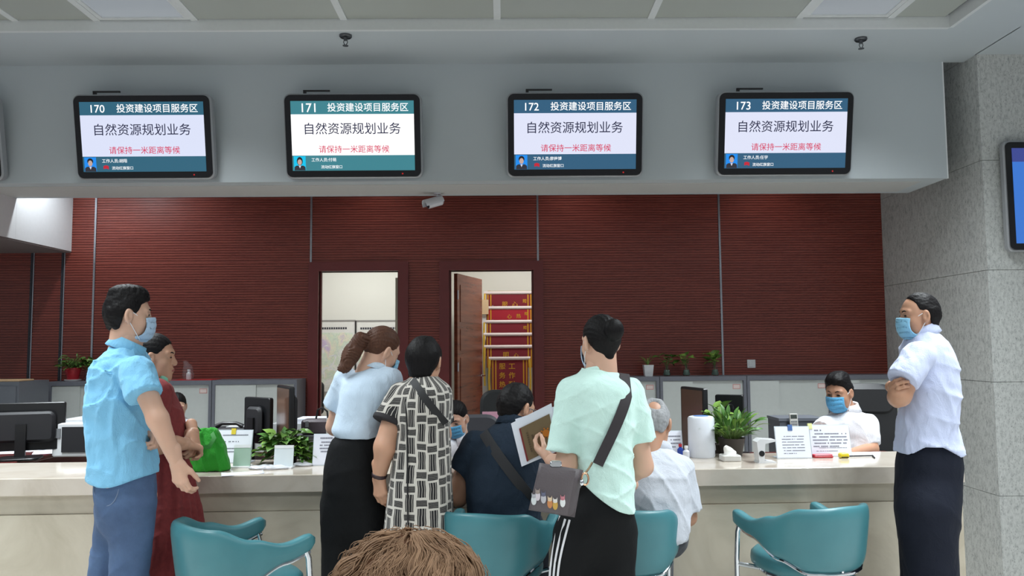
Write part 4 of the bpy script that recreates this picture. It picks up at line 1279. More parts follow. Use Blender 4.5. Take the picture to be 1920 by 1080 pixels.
# peace lily style plant on the right
c = on_counter(1388, 862); c[1] += 0.16
t = thing('leafy_plant', c, 'bushy green plant with long pointed leaves behind the tissue box', 'plant')
MB().lathe([(0.055, CT), (0.072, CT + 0.09), (0.076, CT + 0.1), (0.07, CT + 0.1), (0.06, CT + 0.09), (0.0, CT + 0.088)], (c[0], c[1], 0), 24).build('pot', MATS['dark_pot'], t)
MB().lathe([(0.06, CT + 0.088), (0.06, CT + 0.092)], (c[0], c[1], 0), 20).build('soil', SOIL, t)
rs = random.Random(8); mb = MB()
for i in range(130):
    a = rs.uniform(0, 2 * math.pi); tilt = rs.uniform(0.15, 1.15); ln = rs.uniform(0.04, 0.135)
    d = Vector((math.cos(a) * math.sin(tilt) * 1.1, math.sin(a) * math.sin(tilt), math.cos(tilt)))
    s = Vector((c[0] + 0.03 * math.cos(a), c[1] + 0.03 * math.sin(a), CT + 0.09)); p = s + d * ln
    put_leaf(t, 'lance', rs.choice([LEAF_G, LEAF_D, LEAF_D, LEAF_Y]), p, d + Vector((0, 0, -0.25)), rs.uniform(0.055, 0.092), rs.uniform(-0.6, 0.6))
    mb.tube([s, (s + p) / 2 + Vector((0, 0, 0.01)), p], 0.0018, 5)
mb.build('stems', STEM_G, t)
# its heart-leaved neighbour, standing further back
c = PZ(1352, 838, 0.74); c = np.array([P(1345, 800, 4.75)[0], 4.75, 0.74])
t = thing('pothos_plant', c, 'heart-leaved pothos between the slanted monitor and the dark monitor back', 'plant')
MB().lathe([(0.05, 0.74), (0.064, 0.84), (0.06, 0.84), (0.0, 0.835)], (c[0], c[1], 0), 20).build('pot', MATS['dark_pot'], t)
bush(t, (c[0], c[1], 0), 0.09, 0.07, 0.86, 1.10, 50, 'heart', [LEAF_G, LEAF_Y], 0.07, 3, (c[0], c[1], 0.84), 0.4)

# plants on the cabinets
def on_cab(px, dy=0.0): return np.array([P(px, 700, 8.5)[0], 8.55 + dy, CZ])
c = on_cab(132)
t = thing('potted_fern', c, 'feathery green plant in a red pot on the left cabinet', 'plant')
MB().lathe([(0.075, CZ), (0.085, CZ + 0.012), (0.08, CZ + 0.016)], (c[0], c[1], 0), 24).build('saucer', WHITE_PL, t)
MB().lathe([(0.055, CZ + 0.016), (0.078, CZ + 0.12), (0.084, CZ + 0.122), (0.082, CZ + 0.14), (0.07, CZ + 0.138), (0.066, CZ + 0.12), (0.0, CZ + 0.118)], (c[0], c[1], 0), 24).build('pot', RED, t)
bush(t, (c[0], c[1], 0), 0.16, 0.12, CZ + 0.13, CZ + 0.28, 110, 'lance', [LEAF_G, LEAF_D], 0.07, 5, (c[0], c[1], CZ + 0.12), 0.3)
GLASS = None
def glass_mat():
    n = NT('clear_glass'); v = n.coord()
    n.set((0.9, 0.95, 0.95), 0.03, Transmission_Weight=1.0, IOR=1.3)
    return n.m
GLASS = glass_mat()
WATER_GREEN = plain('vase_water', (120, 140, 128), 0.1)
def vase(px, label, n, seed, sz, mats):
    c = on_cab(px)
    t = thing('vase_cutting', c, label, 'plant', 'glass vases of green cuttings on the right cabinets')
    MB().lathe([(0.035, CZ), (0.04, CZ + 0.02), (0.032, CZ + 0.07), (0.024, CZ + 0.10), (0.03, CZ + 0.115), (0.027, CZ + 0.115), (0.021, CZ + 0.10), (0.029, CZ + 0.07), (0.036, CZ + 0.02), (0.03, CZ + 0.006)], (c[0], c[1], 0), 20).build('vase', GLASS, t)
    MB().lathe([(0.03, CZ + 0.007), (0.035, CZ + 0.02), (0.029, CZ + 0.066), (0.0, CZ + 0.067)], (c[0], c[1], 0), 16, cap=False).build('water', WATER_GREEN, t)
    rs = random.Random(seed); mb = MB()
    for i in range(n):
        a = rs.uniform(0, 6.28); h = rs.uniform(0.14, 0.24); rr = rs.uniform(0.01, 0.085)
        p = Vector((c[0] + rr * math.cos(a), c[1] + rr * math.sin(a), CZ + h))
        put_leaf(t, 'heart', rs.choice(mats), p, (math.cos(a), math.sin(a) - 0.6, rs.uniform(-0.2, 0.6)), sz * rs.uniform(0.75, 1.1), rs.uniform(-0.4, 0.4))
        mb.tube([(c[0], c[1], CZ + 0.02), (c[0] + 0.01 * math.cos(a), c[1] + 0.01 * math.sin(a), CZ + 0.11), p], 0.002, 5)
    mb.build('stems', STEM_G, t)
vase(1252, 'glass vase with dark green cutting, next to the white pot', 13, 11, 0.085, [LEAF_D, LEAF_G])
vase(1289, 'glass vase with green cutting, middle one of three', 12, 12, 0.085, [LEAF_Y, LEAF_G])
vase(1343, 'glass vase with bright yellow-green cutting, close to the metal strip', 16, 13, 0.095, [LEAF_Y, LEAF_Y, LEAF_G])
c = on_cab(156, 0.05)
t = thing('vase_cutting', c, 'glass vase with a cutting right of the red flower pot', 'plant')
MB().lathe([(0.035, CZ), (0.045, CZ + 0.05), (0.04, CZ + 0.11), (0.03, CZ + 0.13), (0.027, CZ + 0.13), (0.036, CZ + 0.11), (0.04, CZ + 0.05), (0.03, CZ + 0.006)], (c[0], c[1], 0), 20).build('vase', GLASS, t)
bush(t, (c[0], c[1], 0), 0.07, 0.06, CZ + 0.13, CZ + 0.26, 22, 'heart', [LEAF_G, LEAF_Y], 0.07, 15, (c[0], c[1], CZ + 0.1), 0.3)
c = on_cab(1217)
t = thing('potted_plant', c, 'small square white pot with thin spiky leaves', 'plant')
mb = MB(); z1 = CZ + 0.12
mb.add([(c[0] - 0.04, c[1] - 0.04, CZ), (c[0] + 0.04, c[1] - 0.04, CZ), (c[0] + 0.04, c[1] + 0.04, CZ), (c[0] - 0.04, c[1] + 0.04, CZ), (c[0] - 0.052, c[1] - 0.052, z1), (c[0] + 0.052, c[1] - 0.052, z1), (c[0] + 0.052, c[1] + 0.052, z1), (c[0] - 0.052, c[1] + 0.052, z1)], [(0, 3, 2, 1), (4, 5, 6, 7), (0, 1, 5, 4), (1, 2, 6, 5), (2, 3, 7, 6), (3, 0, 4, 7)])
mb.build('pot', WHITE_PL, t, smooth=False)
rs = random.Random(3)
for i in range(16):
    a = rs.uniform(0, 6.28); put_leaf(t, 'blade', rs.choice([LEAF_Y, LEAF_G]), (c[0], c[1], z1 - 0.005), (math.cos(a), math.sin(a), rs.uniform(0.3, 1.6)), rs.uniform(0.09, 0.17))
# bagged bottle and the red sheet on the left cabinet
c = on_cab(349)
CZ_red = CZ + 0.004
single(MB().box((c[0] - 0.14, 8.42, CZ), (c[0] + 0.30, 8.70, CZ_red)), 'red_folder', plain('red_card', (176, 40, 46), 0.6), (c[0] + 0.08, 8.56, CZ), 'flat red folder lying on the left cabinet', 'folder', smooth=False)
t = thing('bagged_bottle', (c[0], c[1], CZ_red), 'white medicine bottle in a clear plastic bag on the red folder', 'bottle')
b0 = CZ_red
MB().lathe([(0.024, b0), (0.026, b0 + 0.005), (0.026, b0 + 0.065), (0.014, b0 + 0.08), (0.014, b0 + 0.088)], (c[0] + 0.01, c[1], 0), 16).build('bottle', WHITE_PL, t)
MB().lathe([(0.016, b0 + 0.088), (0.016, b0 + 0.108)], (c[0] + 0.01, c[1], 0), 12).build('cap', WHITE_PL, t)
def film():
    n = NT('clear_plastic_film'); v = n.coord(); k = n.noise(v, 40, 4)
    n.set((0.85, 0.85, 0.9), 0.12, Transmission_Weight=0.85, IOR=1.05, Alpha=0.45); n.bump(k, 0.8, 0.01)
    return n.m
FILM = film()
V = MB(); rws = []
for z, r_, ox in ((0, 0.05, 0), (0.05, 0.056, 0.003), (0.1, 0.05, 0.0), (0.14, 0.045, -0.004), (0.165, 0.03, -0.018), (0.19, 0.022, -0.03), (0.2, 0.006, -0.03)):
    rws.append([(c[0] + ox + r_ * math.cos(a) * (1 + 0.12 * math.sin(5 * a + z * 40)), c[1] + r_ * 0.8 * math.sin(a), b0 + 0.001 + z) for a in np.linspace(0, 2 * math.pi, 25)])
V.grid(rws); V.build('plastic_bag', FILM, t, smooth='all')

# =================================================================== staff desks and their equipment
DESK_WOOD = plain('dark_red_desk_wood', (92, 40, 38), 0.25, grain=0.2, scale=6)
DZ = 0.74
def desk(x0, x1, y0_, y1_, label):
    t = thing('office_desk', ((x0 + x1) / 2, (y0_ + y1_) / 2, 0), label, 'desk', 'staff desks behind the counter')
    MB().rbox((x0, y0_, DZ - 0.03), (x1, y1_, DZ), 0.01, None, 'z', 3, 0.004).build('top', DESK_WOOD, t, smooth=False)
    for xa in (x0 + 0.03, x1 - 0.06): MB().box((xa, y0_ + 0.05, 0), (xa + 0.03, y1_ - 0.05, DZ - 0.03)).build('side_panel', DESK_WOOD, t, smooth=False)
    MB().box((x0 + 0.06, y0_ + 0.06, 0.3), (x1 - 0.06, y0_ + 0.08, DZ - 0.03)).build('modesty_panel', DESK_WOOD, t, smooth=False)
desk(-4.6, -3.0, 4.78, 5.95, 'dark red wooden desk behind the left end of the counter')
desk(-2.30, -0.75, 4.72, 5.36, 'staff desk behind the pothos plant, left of the middle')
desk(-0.70, 0.55, 4.72, 5.02, 'staff desk of the clerk who looks down')
desk(0.95, 2.42, 4.78, 5.14, 'staff desk of the white-shirted clerk at the right')

def monitor(px, py, Y, w, h, yaw, label, screen=None, zbase=DZ, stand=True):
    """centre pixel of the panel, real depth, size, yaw of the panel's front normal (0 = front towards +Y, away from us)"""
    q = P(px, py, Y)
    t = thing('computer_monitor', (q[0], q[1], zbase), label, 'monitor', 'computer monitors behind the counter')
    M = Matrix.Translation((q[0], q[1], q[2])) @ Matrix.Rotation(R(yaw), 4, 'Z')
    MB().rbox((-w / 2, -0.012, -h / 2), (w / 2, 0.018, h / 2), 0.012, M, 'y', 3, 0.004).build('bezel', BLACK, t)
    MB().rbox((-w / 2 + 0.05, -0.045, -h / 2 + 0.05), (w / 2 - 0.05, -0.011, h / 2 - 0.05), 0.04, M, 'y', 4, 0.02).build('rear_housing', BLACK_MATTE, t)
    MB().box((-w / 2 + 0.015, 0.0175, -h / 2 + 0.02), (w / 2 - 0.015, 0.0195, h / 2 - 0.015), M).build('screen_glass', screen or plain('dark_screen', (24, 26, 30), 0.08), t, smooth=False)
    mb = MB(); mb.box((-0.03, -0.06, zbase - q[2] + 0.012), (0.03, -0.042, 0.02), M); mb.build('stand_neck', BLACK, t, smooth=False)
    mb = MB(); mb.rbox((-0.12, -0.15, zbase - q[2]), (0.12, 0.05, zbase - q[2] + 0.014), 0.05, M, 'z', 5, 0.003); mb.build('stand_foot', BLACK, t)
    MB().box((-0.02, -0.0465, -0.02), (0.02, -0.0445, 0.02), M).build('maker_badge', GREY_PL, t, smooth=False)
    return t
REFLECTION_BROWN = plain('screen_painted_reflection', (98, 72, 60), 0.16)  # brown paints in the wood wall's reflection on the glass
monitor(43, 800, 5.15, 0.48, 0.30, 18, 'black monitor back at the left edge on the dark red desk')
monitor(484, 788, 4.98, 0.26, 0.28, -38, 'black monitor back beside the pothos plant, the lower of the pair')
monitor(536, 775, 4.86, 0.34, 0.33, 118, 'tall slanted monitor with brown painted reflection above the pothos plant', REFLECTION_BROWN)
monitor(1303, 788, 4.92, 0.30, 0.40, 104, 'tall slanted monitor with brown painted reflection beside the white air purifier', REFLECTION_BROWN)
monitor(1368, 764, 5.05, 0.175, 0.16, -28, 'small dark monitor back above the right plant', zbase=0.74)

# printer, cup, phone and papers on the left desk
def printer():
    q = P(130, 800, 5.38)
    t = thing('printer', (q[0], 5.35, DZ), 'white printer with black front behind the blue cup', 'printer')
    x0, x1 = P(97, 800, 5.2)[0], P(172, 800, 5.2)[0]
    MB().rbox((x0, 5.2, DZ), (x1, 5.56, 0.955), 0.02, None, 'z', 4, 0.008).build('body', WHITE_PL, t)
    MB().box((x0 + 0.07, 5.19, DZ + 0.03), (x1 - 0.01, 5.201, 0.93)).build('paper_bay', BLACK_MATTE, t, smooth=False)
    MB().box((x0 + 0.03, 5.22, 0.955), (x1 - 0.03, 5.5, 0.972)).build('scanner_lid', plain('light_grey_lid', (206, 208, 212), 0.4), t, smooth=False)
    MB().box((x0 + 0.02, 5.192, 0.86), (x0 + 0.06, 5.2, 0.92)).build('control_panel', GREY_PL, t, smooth=False)
printer()
c = PZ(91, 834, DZ)
t = thing('blue_cup', c, 'translucent blue plastic cup on the left desk', 'cup')
MB().lathe([(0.022, DZ), (0.028, DZ + 0.085), (0.026, DZ + 0.085), (0.02, DZ + 0.004), (0.0, DZ + 0.004)], (c[0], c[1], 0), 20).build('cup_wall', plain('blue_plastic', (34, 84, 190), 0.2), t)
MB().lathe([(0.028, DZ + 0.083), (0.0295, DZ + 0.086), (0.028, DZ + 0.089), (0.026, DZ + 0.086)], (c[0], c[1], 0), 20, cap=False).build('rim', plain('blue_rim', (60, 110, 206), 0.2), t)
c = PZ(116, 832, DZ)
t = thing('desk_phone', c, 'white desk telephone beside the blue cup', 'telephone')
MB().rbox((c[0] - 0.09, c[1] - 0.08, DZ), (c[0] + 0.09, c[1] + 0.08, DZ + 0.035), 0.02, None, 'z', 4, 0.01).build('base', WHITE_PL, t)
MB().tube([(c[0] - 0.075, c[1] - 0.05, DZ + 0.045), (c[0] - 0.04, c[1] - 0.045, DZ + 0.06), (c[0] + 0.04, c[1] - 0.045, DZ + 0.06), (c[0] + 0.075, c[1] - 0.05, DZ + 0.045)], [0.018, 0.012, 0.012, 0.018], 10).build('handset', WHITE_PL, t)
MB().box((c[0] - 0.03, c[1] - 0.005, DZ + 0.035), (c[0] + 0.05, c[1] + 0.06, DZ + 0.039)).build('keypad', GREY_PL, t, smooth=False)
def sheet(px, py, z, w, d, rz, label, mat=PAPER, lift=0.0):
    c = PZ(px, py, z); M = Matrix.Translation((c[0], c[1], z + lift)) @ Matrix.Rotation(R(rz), 4, 'Z')
    mb = MB(); rws = []
    for j in range(5):
        rws.append([M @ Vector((-w / 2 + w * i / 6, -d / 2 + d * j / 4, 0.0012 + 0.004 * abs(math.sin(i * 1.1 + j)) * (i in (0, 6)))) for i in range(7)])
    mb.grid(rws)
    o = single(mb, 'paper_sheet', mat, (c[0], c[1], z + lift), label, 'paper', smooth=True)
    md = o.modifiers.new('thickness', 'SOLIDIFY'); md.thickness = 0.0012; md.offset = -1
    return o
sheet(22, 846, DZ, 0.22, 0.30, 10, 'white paper sheet under the monitor at the left edge')
sheet(70, 842, DZ, 0.21, 0.28, -20, 'white paper sheet left of the blue cup')
sheet(105, 846, DZ, 0.26, 0.26, 25, 'fanned white paper sheets in front of the white desk telephone')
sheet(455, 888, CT, 0.2, 0.10, 20, 'crumpled paper on the counter beside the green bag')
sheet(150, 838, DZ, 0.12, 0.16, 5, 'cream paper slip at the right end of the left desk', plain('cream_paper', (220, 216, 190), 0.8))

# =================================================================== things on the counter
def notice(px0, px1, py0, py1, Y, label, lines, clip=None, tilt=12, title=True, z=CT, name='notice_stand', split=None):
    """paper notice in a clear leaning stand; rows of illegible print as flat ink marks"""
    a = P(px0, py1, Y); b = P(px1, py1, Y); top = P(px0, py0, Y)
    w = b[0] - a[0]; h = (top[2] - z) / math.cos(R(tilt)); cx = (a[0] + b[0]) / 2
    t = thing(name, (cx, Y, z), label, 'notice')
    ry = math.atan2(b[1] - a[1], w)
    M = Matrix.Translation((cx, Y, z)) @ Matrix.Rotation(-R(tilt), 4, 'X')
    MB().box((-w / 2, -0.001, 0.004), (w / 2, 0.001, h), M).build('sheet', PAPER, t, smooth=False)
    mb = MB(); mb.box((-w / 2 - 0.003, 0.0015, 0.0), (w / 2 + 0.003, 0.004, h + 0.004), M)
    mb.box((-w / 2, 0.0, 0.0), (w / 2, 0.09, 0.003), Matrix.Translation((cx, Y, z))); mb.build('acrylic_stand', plain('clear_acrylic', (205, 214, 222), 0.1), t, smooth=False)
    mb = MB(); rs = random.Random(int(px0))
    for k, (v, u0, u1, hh) in enumerate(lines):
        u = u0
        while u < u1:
            ww = rs.uniform(0.7, 1.1) * hh
            if rs.random() < 0.88: mb.box(((u - 0.5) * w, -0.0018, h * (1 - v) - hh * w / 2), ((u + ww - 0.5) * w, -0.0012, h * (1 - v) + hh * w / 2), M)
            u += ww + 0.25 * hh
    mb.build('print', plain('faded_ink', (118, 120, 134), 0.8), t, smooth=False)
    if clip:
        MB().box((clip[0] * w - 0.012, -0.004, h - 0.02), (clip[0] * w + 0.012, 0.007, h + 0.012), M).build('clip', clip[1], t, smooth=False)
    return t
LN = lambda v0, n, dv, u0=0.1, u1=0.9, hh=0.035: [(v0 + i * dv, u0 + (0.06 if i == 0 else 0), u1 - (0.25 if i == n - 1 else 0), hh) for i in range(n)]
YEL = plain('yellow_clip', (222, 200, 60), 0.5); BLUEC = plain('blue_clip', (70, 104, 160), 0.4)
notice(404, 469, 809, 874, 4.42, 'white notice with a yellow clip beside the green bag', LN(0.14, 2, 0.2, 0.08, 0.85, 0.03) + LN(0.55, 2, 0.1), (-0.05, YEL))
notice(586, 632, 816, 878, 4.30, 'white printed notice just left of the black-trousered standing person', LN(0.12, 1, 0.1, 0.2, 0.95, 0.06) + LN(0.25, 4, 0.1, 0.25, 0.92, 0.05), None)
notice(1242, 1281, 810, 858, 4.52, 'white spiral-topped desk calendar beside the air purifier', LN(0.2, 4, 0.14, 0.1, 0.92, 0.06), None, 14, name='desk_calendar')
notice(1458, 1522, 802, 858, 4.40, 'white notice with a blue clip, left of two', LN(0.16, 1, 0.1, 0.32, 0.62, 0.04) + LN(0.3, 7, 0.09, 0.18, 0.82, 0.022), (-0.05, BLUEC))
notice(1523, 1597, 799, 852, 4.46, 'wide white notice right of the blue-clipped notice', LN(0.16, 1, 0.1, 0.06, 0.55, 0.035) + LN(0.27, 5, 0.1, 0.06, 0.93, 0.03) + LN(0.72, 2, 0.1, 0.12, 0.9, 0.012), (-0.48, plain('pale_yellow_tab', (224, 226, 160), 0.6)))

def card_holder(px0, px1, py0, py1, Y, label, mat):
    a = P(px0, py1, Y); b = P(px1, py1, Y); top = P(px0, py0, Y)
    t = thing('card_holder', ((a[0] + b[0]) / 2, Y, CT), label, 'holder')
    M = Matrix.Translation(((a[0] + b[0]) / 2, Y, CT)) @ Matrix.Rotation(-R(10), 4, 'X'); w = b[0] - a[0]; h = top[2] - CT
    MB().rbox((-w / 2, -0.004, 0.002), (w / 2, 0.004, h), 0.006, M, 'y', 3).build('face', mat, t, smooth=False)
    MB().box((-w / 2, -0.0055, h - 0.014), (w / 2, 0.0055, h + 0.002), M).build('top_rim', WHITE_PL, t, smooth=False)
    MB().box((-w / 2, -0.03, 0), (w / 2, 0.05, 0.008), Matrix.Translation(((a[0] + b[0]) / 2, Y, CT))).build('foot', WHITE_PL, t, smooth=False)
card_holder(437, 469, 835, 870, 4.26, 'small pale green card holder on the counter', plain('pale_green_card', (158, 184, 168), 0.4))
card_holder(513, 549, 836, 872, 4.22, 'small white card holder in front of the pothos plant', plain('white_card', (214, 224, 228), 0.35))

# folded plastic sleeves lying on the counter
for px, py, w, d, rz, lab in ((505, 879, 0.22, 0.07, 6, 'crinkled clear plastic sleeve before the white card holder'), (568, 873, 0.11, 0.06, 15, 'small crinkled plastic wrapper right of the pothos plant')):
    c = PZ(px, py, CT); V = Vol((c[0] - w, c[1] - d * 2, CT - 0.01), (c[0] + w, c[1] + d * 2, CT + 0.06), 0.004)
    ff = sines(int(px), 110, 5)
    V.ell((c[0], c[1], CT + 0.006), (w / 2, d / 2 + 0.01, 0.014), 0.005); V.func(lambda x, y, z: 0.005 * ff(x, y, z)); V.cut((0, 0, CT + 0.0005), (0, 0, -1), 0.001)
    me = make_mesh('plastic_sleeve', [V.mesh()], c)
    o = link_mesh('plastic_sleeve', me, plain('cloudy_plastic', (200, 202, 208), 0.15)); o.location = tuple(c); props(o, lab, 'plastic wrap')

# green shopping bag
secs = rows_to_secs(4.17, [(803, 372, 406, 0.025), (812, 368, 412, 0.04), (830, 364, 419, 0.055), (860, 362, 426, 0.065), (880, 362, 431, 0.068), (893, 364, 432, 0.06)])
secs = [(max(s[0], CT + 0.002), *s[1:]) for s in secs]
lo, hi = bounds(secs, (), 0.05); V = Vol(lo, hi, 0.0045); V.loft(secs, 0.01, 3.0, 0.012); V.func(folds(77, 0.006, 50, (1, 1, 0.8))); V.cut((0, 0, CT + 0.001), (0, 0, -1), 0.002)
c = (secs[-1][1], 4.17, CT)
t = thing('shopping_bag', c, 'bright green non-woven shopping bag standing on the counter', 'bag')
part('bag_body', V.mesh(), cloth_mat('green_nonwoven', (42, 142, 40), 0.7, 200, 0.2), t)
h0, h1 = P(374, 808, 4.13), P(398, 812, 4.13)
strap_mesh([h0, P(368, 800, 4.10), P(362, 812, 4.08), P(372, 838, 4.08), P(392, 838, 4.085), P(402, 822, 4.10), h1], 0.022, 0.003, lambda i: (0, -1, 0)).build('handle', MATS.get('green_dark') or plain('green_webbing', (34, 116, 36), 0.7), t)

# air purifier
c = PZ(1316, 860, CT); c[1] += 0.07
t = thing('air_purifier', c, 'white cylindrical air purifier with blue-tinted top on the counter', 'air purifier')
cx = P(1316, 860, c[1])[0]; r_ = 0.073; h_ = P(1316, 780, c[1])[2] - CT
MB().lathe([(r_ - 0.004, CT), (r_, CT + 0.006), (r_, CT + h_ - 0.012), (r_ - 0.006, CT + h_ - 0.003), (r_ - 0.016, CT + h_)], (cx, c[1], 0), 40).build('body', plain('satin_white', (224, 229, 238), 0.3), t)
MB().lathe([(r_ - 0.032, CT + h_), (r_ - 0.032, CT + h_ + 0.002), (0.01, CT + h_ + 0.002)], (cx, c[1], 0), 32).build('blue_top', plain('blue_grille', (110, 150, 210), 0.3), t)
MB().tube([(cx + r_ - 0.006, c[1] + 0.03, CT + 0.07), (cx + r_ + 0.010, c[1] + 0.03, CT + 0.06), (cx + r_ + 0.012, c[1] + 0.03, CT + 0.035), (cx + r_ - 0.006, c[1] + 0.03, CT + 0.02)], 0.003, 8).build('cable_loop', WHITE_PL, t)
# tissue box
c = PZ(1374, 866, CT); c[1] += 0.05
t = thing('tissue_box', c, 'clear tissue box with white tissue on the counter by the plant', 'tissue box')
MB().rbox((c[0] - 0.05, c[1] - 0.045, CT), (c[0] + 0.05, c[1] + 0.045, CT + 0.032), 0.012, None, 'z', 4, 0.004).build('box', plain('milky_box', (202, 200, 196), 0.2), t)
V = Vol((c[0] - 0.08, c[1] - 0.06, CT + 0.02), (c[0] + 0.08, c[1] + 0.06, CT + 0.12), 0.004)
V.cone((c[0], c[1], CT + 0.03), (c[0] - 0.02, c[1], CT + 0.075), 0.038, 0.012, 0.01); ff = sines(9, 120, 5); V.func(lambda x, y, z: 0.007 * ff(x, y, z))
part('tissue', V.mesh(), plain('tissue_paper', (232, 230, 226), 0.9), t)
# tape dispenser / white document stand
c = PZ(1437, 868, CT); c[1] += 0.03
t = thing('document_stand', c, 'white plastic document stand left of the blue-clipped notice', 'stand')
mb = MB(); prof = [(-0.045, 0.0), (0.05, 0.0), (0.05, 0.006), (-0.012, 0.012), (-0.006, 0.10), (0.052, 0.112), (0.052, 0.12), (-0.03, 0.125), (-0.05, 0.11), (-0.04, 0.01)]
mb.prism([(c[0] + p[0], CT + p[1]) for p in prof], c[1] - 0.04, c[1] + 0.04, None, 'y'); mb.build('folded_body', plain('white_acrylic', (218, 219, 222), 0.25), t, smooth=False)
MB().lathe([(0.015, -0.002), (0.015, 0.002)], (0, 0, 0), 16, M=Matrix.Translation((c[0] - 0.026, c[1] - 0.041, CT + 0.05)) @ Matrix.Rotation(R(90), 4, 'X')).build('cable_hole', BLACK, t)
# stamp pad, tape measure, pen
c = PZ(1542, 858, CT)
t = thing('stamp_pad', c, 'flat red stamp pad on the counter in front of the wide notice', 'stamp pad')
MB().rbox((c[0] - 0.056, c[1] - 0.02, CT), (c[0] + 0.056, c[1] + 0.02, CT + 0.011), 0.012, None, 'z', 4, 0.003).build('base', RED, t)
MB().rbox((c[0] - 0.054, c[1] - 0.018, CT + 0.011), (c[0] + 0.054, c[1] + 0.018, CT + 0.019), 0.011, None, 'z', 4, 0.004).build('lid', plain('rose_plastic', (196, 70, 84), 0.35), t)
c = PZ(1582, 859, CT)
t = thing('tape_measure', c, 'yellow tape measure on the counter', 'tape measure')
MB().rbox((c[0] - 0.025, c[1] - 0.018, CT), (c[0] + 0.025, c[1] + 0.018, CT + 0.028), 0.011, None, 'y', 4, 0.004).build('case', plain('yellow_plastic', (222, 200, 40), 0.35), t)
MB().rbox((c[0] - 0.02, c[1] - 0.019, CT + 0.004), (c[0] + 0.02, c[1] + 0.019, CT + 0.010), 0.002, None, 'y', 3).build('black_band', BLACK, t)
p0 = PZ(1592, 857, CT); p1 = PZ(1636, 856, CT); p2 = PZ(1640, 860, CT)
t = thing('letter_opener', p0, 'thin black pen with bent tip right of the tape measure', 'pen')
MB().tube([(p0[0], p0[1], CT + 0.005), (p1[0], p1[1], CT + 0.005)], 0.0035, 8).build('barrel', BLACK, t); MB().tube([(p1[0], p1[1], CT + 0.005), (p2[0], p2[1], CT + 0.004)], [0.005, 0.004], 8).build('tip', BLACK_MATTE, t)
# small bottles behind the calendar
for px, py, col, lab in ((1276, 838, (40, 70, 160), 'blue ink bottle left of the air purifier'), (1287, 842, (210, 214, 222), 'small white bottle touching the left side of the air purifier')):
    c = PZ(px, py + 20, CT)
    t = thing('ink_bottle', c, lab, 'bottle')
    MB().lathe([(0.016, CT), (0.018, CT + 0.004), (0.018, CT + 0.045), (0.008, CT + 0.055), (0.008, CT + 0.06)], (c[0], c[1], 0), 16).build('bottle', plain('bottle_%d' % px, col, 0.2), t)
    MB().lathe([(0.010, CT + 0.06), (0.010, CT + 0.075)], (c[0], c[1], 0), 12).build('cap', RED if px == 1276 else WHITE_PL, t)

# =================================================================== equipment further back
# dark handbag and paper stack right of the left monitors
q = P(596, 815, 5.02)
t = thing('filing_tray', (q[0], 5.1, DZ), 'grey document tray under the dark handbag', 'tray')
MB().box((q[0] - 0.13, 4.95, DZ), (q[0] + 0.13, 5.28, q[2] - 0.012)).build('tray_stack', plain('tray_grey', (150, 150, 152), 0.5), t, smooth=False)
MB().box((q[0] - 0.135, 4.945, q[2] - 0.012), (q[0] + 0.135, 5.285, q[2])).build('tray_lid', GREY_PL, t, smooth=False)
t = thing('handbag', (q[0], 5.05, q[2]), 'dark purple-grey leather handbag behind the printed notice', 'bag')
LTH = plain('plum_leather', (84, 74, 80), 0.45, bump=0.2, scale=120)
b0 = q[2]
MB().rbox((q[0] - 0.10, 4.99, b0), (q[0] + 0.09, 5.10, b0 + 0.095), 0.02, Matrix.Translation((0, 0, 0)), 'y', 4, 0.015).build('bag_body', LTH, t)
MB().box((q[0] - 0.07, 4.985, b0 + 0.05), (q[0] - 0.05, 4.991, b0 + 0.085)).build('zip_tag', SILVER, t, smooth=False)
MB().tube([(q[0] - 0.02, 5.05, b0 + 0.09), (q[0] - 0.01, 5.05, b0 + 0.15), (q[0] + 0.02, 5.05, b0 + 0.165), (q[0] + 0.05, 5.05, b0 + 0.14), (q[0] + 0.055, 5.05, b0 + 0.09)], 0.006, 8).build('handle', BLACK, t)
MB().box((q[0] + 0.06, 4.98, b0 + 0.01), (q[0] + 0.085, 5.11, b0 + 0.10)).build('fabric_strap', plain('cream_strap', (206, 202, 192), 0.7), t, smooth=False)
q = P(590, 783, 5.9)
t = thing('paper_stack', (q[0], 5.9, 0), 'stack of white papers on a low shelf left of the doorway', 'paper')
MB().box((q[0] - 0.28, 5.75, 0), (q[0] + 0.22, 6.05, q[2] - 0.03)).build('shelf', plain('shelf_grey', (176, 178, 180), 0.5), t, smooth=False)
for k in range(3):
    MB().box((q[0] - 0.15 + 0.02 * k, 5.77, q[2] - 0.03 + k * 0.011), (q[0] + 0.17 + 0.01 * k, 6.0, q[2] - 0.03 + k * 0.011 + 0.010)).build('ream', PAPER, t, smooth=False)
# scanner-like black tray behind the left monitor
q = P(448, 800, 5.3)
t = thing('telephone', (q[0], 5.2, DZ), 'black desk telephone left of the lower monitor back', 'telephone')
MB().rbox((q[0] - 0.12, 5.12, DZ), (q[0] + 0.10, 5.32, q[2] + 0.005), 0.02, None, 'z', 4, 0.01).build('base', BLACK_MATTE, t)
MB().tube([(q[0] - 0.10, 5.16, q[2] + 0.015), (q[0] - 0.06, 5.16, q[2] + 0.035), (q[0] + 0.03, 5.16, q[2] + 0.035), (q[0] + 0.07, 5.16, q[2] + 0.015)], [0.016, 0.011, 0.011, 0.016], 10).build('handset', BLACK, t)
MB().box((q[0] - 0.05, 5.2, q[2] + 0.005), (q[0] + 0.06, 5.28, q[2] + 0.010)).build('keypad', WHITE_PL, t, smooth=False)
